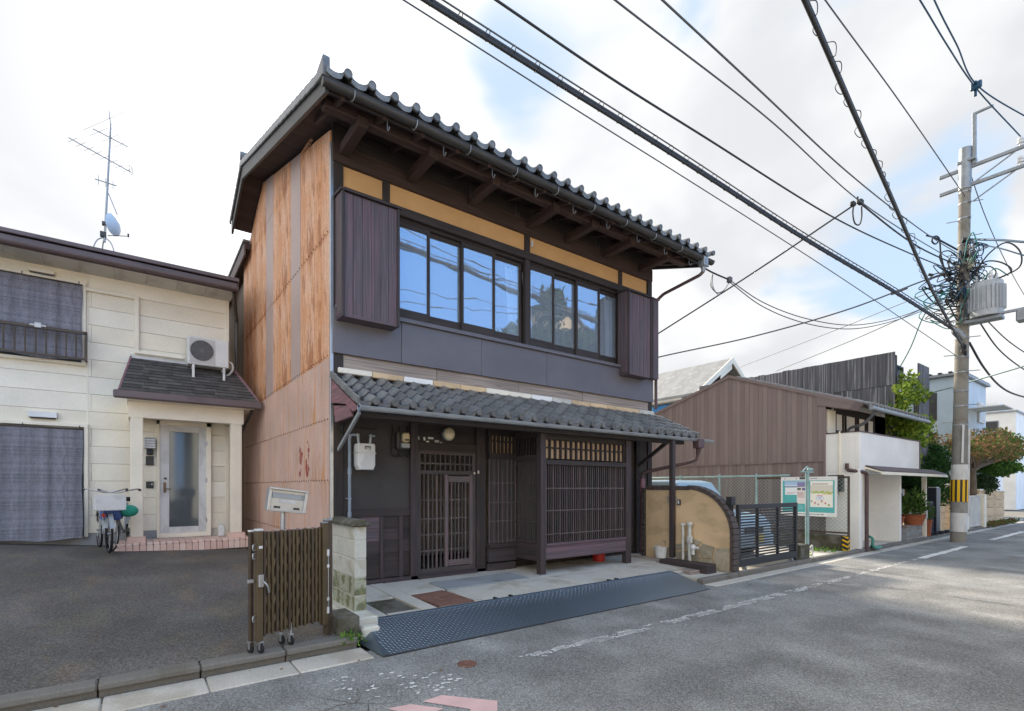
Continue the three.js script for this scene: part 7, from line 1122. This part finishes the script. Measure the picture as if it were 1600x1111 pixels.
  cat('dark service wire rising diagonally from behind the right shutter box', [[9.8, 4.27, -10.15], [9.88, 5.03, -7.59], [10.81, 6.13, -5.65], [11.39, 7.02, -3.96]], 0.016, M.cable);
  cat('dark service wire from the looped joint in mid air to the pole', [[11.49, 7.04, -3.89], [13.25, 6.99, -3.82], [14.94, 7.1, -3.81], [17.55, 7.36, -3.72]], 0.016, M.cable);
  solo('wire_joint', [bx(0.12, 0.09, 0.09, 11.36, 7.03, -3.98, { b: 0.03 }), bx(0.12, 0.1, 0.1, 11.5, 7.08, -3.9, { b: 0.03 }), cyl([11.45, 7.05, -3.93], [11.5, 7.2, -3.95], 0.02), tube([[11.36, 7.0, -3.97], [11.33, 6.8, -3.97], [11.38, 6.64, -3.95], [11.5, 6.64, -3.92], [11.56, 6.8, -3.9], [11.53, 7.0, -3.89]], 0.014, 6)], M.cable, 'black joint with a hanging wire loop where service wires meet in mid air', 'wire joint');
  cat('short wire tails between the eave corner and the looped joint', [[8.44, 5.76, -5.66], [8.94, 5.62, -5.55], [9.42, 5.54, -5.44]], 0.016, M.cable);
  solo('wire_joint', [bx(0.1, 0.12, 0.1, 9.42, 5.54, -5.44, { b: 0.03 }), ...[0, 1, 2].map(k => tube([[9.0, 5.6, -5.54], [8.92 + k * 0.05, 5.36 - k * 0.01, -5.54], [8.98 + k * 0.07, 5.24 - k * 0.02, -5.5], [9.14 + k * 0.03, 5.24, -5.48], [9.3, 5.34, -5.46], [9.42, 5.5, -5.44]], 0.006, 5))], M.cableGrey, 'wire joint with drooping loops near the right eave corner', 'wire joint');
  cat('sagging pair of grey wires from the eave joint to the pole, upper one', [[9.42, 5.54, -5.44], [10.52, 5.33, -5.36], [12.12, 5.24, -5.16], [13.61, 5.29, -4.8], [15.17, 5.66, -4.38], [17.55, 6.58, -3.74]], 0.010, M.cableGrey);
  cat('sagging pair of grey wires from the eave joint to the pole, lower one', [[9.42, 5.50, -5.44], [10.52, 5.24, -5.36], [12.12, 5.13, -5.16], [13.61, 5.2, -4.8], [15.17, 5.6, -4.38], [17.55, 6.52, -3.74]], 0.010, M.cableGrey);
  cat('dark wire rising from behind the townhouse wall to the pole with an inline sleeve', [[11.91, 5.09, -12.32], [12.73, 5.39, -9.83], [14.25, 5.78, -7.44], [15.87, 6.39, -5.6], [17.05, 7.01, -4.34], [17.55, 7.26, -3.72]], 0.020, M.cableGrey);
  solo('wire_sleeve', cyl([16.55, 6.72, -4.88], [16.8, 6.86, -4.6], 0.04, 0.04, 10), M.cableGrey, 'grey sleeve on the service wire left of the pole', 'wire sleeve');
  cat('thin wire from the grey gabled house roof to the pole', [[22.86, 7.07, -12.87], [19.86, 6.98, -7.61], [18.05, 6.93, -4.6], [17.6, 6.92, -3.72]], 0.012, M.cableGrey);
  cat('dark wire from above the dark board house to the pole', [[26.39, 7.41, -12.72], [21.73, 7.05, -7.46], [17.85, 6.63, -4.12], [17.6, 6.67, -3.72]], 0.018, M.cableGrey);
  cat('blue green covered wire dropping steeply past the dark board house', [[20.18, 4.66, -6.12], [18.37, 5.49, -4.98], [17.09, 6.28, -4.19], [17.55, 6.9, -3.75]], 0.014, M.cableTeal);
  cat('thick blue cable leaving the pole level to the right', [[17.78, 8.05, -3.55], [17.21, 7.59, -2.85], [16.63, 7.03, -1.91], [15.5, 6.6, 0.4]], 0.026, M.cableBlue);
  cat('thinner blue cable leaving the pole to the right and sloping down', [[17.78, 7.98, -3.55], [17.21, 7.39, -2.85], [16.63, 6.64, -1.91], [15.5, 6.1, 0.4]], 0.016, M.cableBlue);
  cat('dark twisted cable leaving the pole low towards the far houses', [[17.82, 5.3, -3.52], [19.8, 4.95, -3.6], [24, 4.8, -3.8], [34, 5.4, -3.93]], 0.030, M.cable);
  cat('dark wire from below the transformer down the far street', [[18.0, 5.9, -3.38], [20.48, 5.55, -3.4], [27.1, 5.57, -3.44], [36, 6, -3.5]], 0.020, M.cable);
  cat('second dark wire from below the transformer down the far street', [[18.0, 6.0, -3.3], [20.48, 5.75, -3.2], [27.1, 5.9, -3.1], [36, 6.4, -3.0]], 0.016, M.cable);
  cat('pale sheathed guy wire rising from the green tree past the pole', [[20.11, 4.17, -6.17], [19.27, 4.38, -4.3], [18.28, 4.56, -2.55], [17.6, 4.61, -1.81], [16, 4.8, 0.5]], 0.020, M.teal);
  cat('thin wire running from the pole top down the far street', [[17.83, 10.22, -3.6], [20.18, 9.42, -3.62], [28.12, 9.06, -3.93], [40, 9.4, -4.2]], 0.012, M.cableGrey);
}

// ---------------------------------------------------------------- trees and hedges
function tree(name, label, cat2, at, trunk, limbs, clumps, n, size, pal, bark, group) {
  const t = thing(name, label, cat2, at, group);
  if (trunk) { const tk = part('trunk', trunk.map(([p, q, r0, r1]) => cyl(p, q, r0, r1, 10)), bark, t); if (limbs.length) part('limb', limbs.map(([p, q, r0, r1]) => cyl(p, q, r0, r1, 6)), bark, t); }
  const l = [], tot = clumps.reduce((s, c) => s + c[3] ** 2, 0);
  for (const c of clumps) { const m = Math.round(n * c[3] ** 2 / tot); for (let k = 0; k < m; k++) { const u = V3(rr(-1, 1), rr(-1, 1), rr(-1, 1)).normalize().multiplyScalar(c[3] * (0.35 + 0.65 * Math.pow(rnd(), 0.5)) * (0.8 + 0.45 * f3(k, c[0], c[2], 1, 3))); l.push([c[0] + u.x, c[1] + u.y * (c[4] ?? 0.8), c[2] + u.z]); } }
  leaves('crown', t, l, pal, size);
  return t;
}
const clump = (c, R, n, r0, r1, sy = 0.8) => [...Array(n)].map(() => { let u; do { u = V3(rr(-1, 1), rr(-1, 1), rr(-1, 1)); } while (u.length() > 1); return [c[0] + u.x * R[0], c[1] + u.y * R[1], c[2] + u.z * R[2], rr(r0, r1), sy]; });
{
  const x = 18.45, z = -4.95;
  const cl1 = [...clump([x, 3.0, z - 0.2], [1.0, 1.15, 0.5], 40, 0.18, 0.40), [17.35, 4.2, z + 0.1, 0.22], [18.15, 4.55, z, 0.3], [18.55, 4.3, z, 0.34], [19.2, 4.2, z, 0.3], [17.85, 3.95, z, 0.3]];
  tree('broadleaf_tree', 'bright yellow green young tree behind the white porch roof', 'tree', [x, 0, z - 0.4], [[[x, 0, z - 0.4], [x + 0.05, 1.6, z - 0.4], 0.10, 0.07], [[x + 0.05, 1.55, z - 0.4], [x - 0.05, 3.4, z - 0.3], 0.07, 0.03]], cl1.slice(0, 14).map(c => [[x, 1.8 + rnd(), z - 0.4], [c[0], c[1], c[2]], 0.028, 0.01]), cl1, 6500, 0.12, [[0.22, 0.33, 0.045], [0.31, 0.42, 0.06], [0.13, 0.22, 0.04], [0.40, 0.50, 0.08]], M.bark);
  const ch = clump([20.9, 1.75, -5.15], [1.5, 0.95, 0.35], 34, 0.28, 0.46);
  tree('hedge', 'dark green clipped hedge above the low beige wall left of the pole', 'hedge', [20.9, 0.5, -5.15], [[[20.4, 0.3, -5.2], [20.4, 2, -5.2], 0.05, 0.03], [[21.5, 0.3, -5.2], [21.5, 2, -5.2], 0.05, 0.03]], [], ch, 9000, 0.10, [[0.03, 0.085, 0.02], [0.045, 0.11, 0.025], [0.025, 0.07, 0.02]], M.barkDk);
  const a = [24.45, 0, -4.75];
  const ca = [...clump([26.0, 2.95, -4.7], [3.0, 0.6, 0.8], 46, 0.25, 0.5, 0.6), ...clump([23.2, 2.9, -4.8], [0.9, 0.5, 0.5], 10, 0.25, 0.45, 0.6)];
  tree('autumn_tree', 'small autumn tree with sparse orange brown and green leaves and a pale trunk', 'tree', a, [[a, [24.35, 1.0, -4.72], 0.16, 0.13], [[24.35, 0.95, -4.72], [24.2, 2.25, -4.7], 0.13, 0.10]], ca.map((c, i) => [[24.2 + 0.1 * (i % 3), 2.0 + 0.02 * (i % 9), -4.7], [c[0], c[1], c[2]], 0.035, 0.008]), ca, 5600, 0.10, [[0.36, 0.20, 0.10], [0.44, 0.28, 0.14], [0.30, 0.18, 0.10], [0.16, 0.22, 0.06], [0.26, 0.28, 0.08], [0.13, 0.20, 0.05]], M.bark);
  const cb = [...clump([28.6, 2.25, -4.8], [2.4, 0.25, 0.5], 24, 0.28, 0.45, 0.55), ...clump([30.2, 3.1, -4.9], [1.8, 0.6, 0.4], 20, 0.3, 0.55)];
  tree('pine_tree', 'green layered pine foliage behind the autumn tree at the right edge', 'tree', [29, 0, -5.0], [[[29, 0, -5], [28.8, 2.4, -5], 0.10, 0.06], [[28.8, 2.4, -5], [29.8, 3.5, -5], 0.06, 0.03]], cb.map(c => [[28.9, 2.2, -5], [c[0], c[1], c[2]], 0.025, 0.008]), cb, 9000, 0.11, [[0.07, 0.16, 0.03], [0.11, 0.22, 0.035], [0.05, 0.11, 0.02]], M.barkDk);
  const cs = clump([25.6, 1.55, -4.75], [0.9, 0.3, 0.25], 14, 0.2, 0.36);
  tree('shrub', 'dark clipped shrub spilling over the sandy garden wall', 'shrub', [25.6, 0.9, -4.75], [[[25.6, 0.6, -4.8], [25.6, 1.5, -4.8], 0.04, 0.03]], [], cs, 3600, 0.09, [[0.03, 0.06, 0.02], [0.045, 0.08, 0.025]], M.barkDk);
  const cg = clump([24.3, 1.35, -5.6], [1.4, 0.4, 0.3], 12, 0.25, 0.4);
  tree('shrub', 'dark shrub behind the grey slatted gate', 'shrub', [24.2, 0, -5.6], [[[24.2, 0, -5.6], [24.2, 1.2, -5.6], 0.05, 0.03]], [], cg, 3000, 0.10, [[0.03, 0.07, 0.02], [0.04, 0.09, 0.025]], M.barkDk);
  const cbk = [...clump([22.6, 3.1, -6.2], [1.2, 0.5, 0.5], 12, 0.3, 0.5)];
  tree('broadleaf_tree', 'loose olive green tree rising behind the dark hedge near the pole', 'tree', [22.6, 0, -6.2], [[[22.6, 0, -6.2], [22.6, 3, -6.2], 0.09, 0.05]], cbk.map(c => [[22.6, 2.4, -6.2], [c[0], c[1], c[2]], 0.03, 0.01]), cbk, 3000, 0.12, [[0.13, 0.16, 0.04], [0.18, 0.17, 0.05], [0.09, 0.13, 0.03]], M.bark);
  const gl = []; for (let k = 0; k < 700; k++) gl.push([rr(24.3, 29), 0.07 + rr(0, 0.07), rr(-4.5, -4.2), 0.6]);
  const gp = thing('fallen_leaves', 'fallen leaves and low ground plants along the far garden wall', 'ground cover', [26, 0.05, -4.3]); gp.userData.kind = 'stuff'; leaves('leaves', gp, gl, [[0.16, 0.2, 0.05], [0.25, 0.14, 0.08], [0.1, 0.15, 0.04]], 0.10);
}
{ const l = []; for (let k = 0; k < 46; k++) { const x = rr(-1, 8); l.push([x, 0.012, x < 1.7 ? rr(-4.5, -4.0) : rr(-4.05, -3.5), 0.6]); } const g = thing('litter_leaves', 'a few dry leaves scattered on the road edge before the kerb and ramp', 'leaves', [2, 0, -4.2]); g.userData.kind = 'stuff';
  const at = ABS.get(g), im = shadow(new THREE.InstancedMesh(leafG, LM, l.length)), m4 = new THREE.Matrix4(), c = new THREE.Color(); l.forEach((p, i) => { const s = rr(0.02, 0.045); im.setMatrixAt(i, m4.compose(V3(p[0] - at[0], p[1] - at[1], p[2] - at[2]), new THREE.Quaternion().setFromEuler(new THREE.Euler(1.57 + rr(-0.2, 0.2), 0, rr(0, 6.28))), V3(s * 0.7, s, s))); const q = [[0.22, 0.10, 0.05], [0.28, 0.18, 0.08], [0.16, 0.12, 0.06]][i % 3]; im.setColorAt(i, c.setRGB(...q)); }); im.name = 'leaves'; im.userData.kind = 'stuff'; g.add(im); }
// ---------------------------------------------------------------- across the street, seen in the upper windows
{
  struct('pavement', bb(-24, 80, -0.02, 0.10, 2.5, 30, { b: 0.01 }), M.conc);
  const far = (label, x0, x1, z0, z1, hw, hr, m) => {
    const h = thing('street_house', label, 'house', [(x0 + x1) / 2, 0, z0]);
    part('wall', bb(x0, x1, 0, hw, z0, z1, { b: 0 }), m, h);
    part('roof', [extX([[z0 - 0.5, hw - 0.05], [(z0 + z1) / 2, hr], [z1 + 0.5, hw - 0.05], [z1 + 0.5, hw - 0.2], [(z0 + z1) / 2, hr - 0.18], [z0 - 0.5, hw - 0.2]], x0 - 0.4, x1 + 0.4, {})], M.slate[0], h);
    for (let x = x0 + 0.9; x < x1 - 1.2; x += 2.2) for (const y of [1.0, 3.7]) { if (y + 1.1 > hw) continue; const w = part('window', bb(x, x + 1.3, y, y + 1.1, z0 - 0.05, z0, { b: 0.01 }), M.white, h); part('pane', bb(x + 0.06, x + 1.24, y + 0.06, y + 1.04, z0 - 0.06, z0 - 0.05, { b: 0 }), M.doorGlass, w); }
    return h;
  };
  far('beige house across the street, mirrored low in the upper windows', 8.2, 13.0, 4.2, 9.5, 4.6, 5.8, M.beige);
  far('white house across the street at the viewer\'s left hand', -7, 1.5, 3.6, 10, 5.2, 6.4, M.whiteWall);
  far('cream house across the street behind the viewer', 2.2, 7.6, 3.8, 9, 4.6, 5.7, M.cream[0]);
  const b = thing('far_apartment', 'large beige building behind the trees, mirrored in the upper windows', 'building', [24, 0, 15]);
  part('wall', extZ([[23.6, 0], [23.6, 14.2], [25.4, 14.2], [29, 12.0], [29, 0]], 14, 16, {}), M.beige, b); part('roof', extZ([[23.3, 14.2], [25.5, 14.2], [29.4, 11.8], [29.4, 12.1], [25.6, 14.45], [23.3, 14.45]], 13.7, 16.3, {}), M.slate[2], b);
  for (let k = 0; k < 5; k++) for (const y of [2, 5, 8, 10.5]) { const w = part('window', bb(24.0 + k * 0.98, 24.7 + k * 0.98, y, y + 1.4, 13.94, 14, { b: 0.01 }), M.zinc, b); part('pane', bb(24.06 + k * 0.98, 24.64 + k * 0.98, y + 0.1, y + 1.3, 13.92, 13.94, { b: 0 }), M.gutter, w); }
  const pal = [[0.05, 0.10, 0.03], [0.07, 0.13, 0.035], [0.035, 0.075, 0.025]];
  for (const [label, x, z, h, R, n] of [['round green tree across the street, left one in the mirrored view', 15.6, 6.2, 9.2, 1.9, 12000], ['tall narrow conifer across the street in the mirrored view', 17.5, 6.6, 11.6, 0.8, 7000], ['broad green tree across the street in the middle of the mirrored view', 19.2, 6.2, 9.7, 2.0, 13000], ['tall green tree across the street, right one in the mirrored view', 21.3, 6.4, 11.0, 1.3, 10000]]) {
    const cc = []; for (let k = 0; k < 34; k++) { const s = rnd(), y = mix(3.4, h - 0.3, s), rad = R * (R < 1 ? (1.1 - s) : Math.sqrt(1 - (2 * s - 1) ** 2 * 0.8)), a = rr(0, 6.28); cc.push([x + Math.cos(a) * rad * 0.75, y, z + Math.sin(a) * rad * 0.75, rr(0.5, 0.9), 0.85]); }
    tree(R < 1 ? 'conifer' : 'broadleaf_tree', label, 'tree', [x, 0, z], [[[x, 0, z], [x, h * 0.75, z], 0.2, 0.08]], cc.slice(0, 10).map(c => [[x, c[1] - 0.5, z], [c[0], c[1], c[2]], 0.05, 0.02]), cc, n, 0.30, pal, M.barkDk);
  }
}

// ---------------------------------------------------------------- draw
const renderer = new THREE.WebGLRenderer({ antialias: true });
renderer.setSize(1024, 711);
renderer.toneMapping = THREE.LinearToneMapping;
renderer.toneMappingExposure = EXPOSURE;
renderer.shadowMap.enabled = true;
renderer.render(scene, camera);
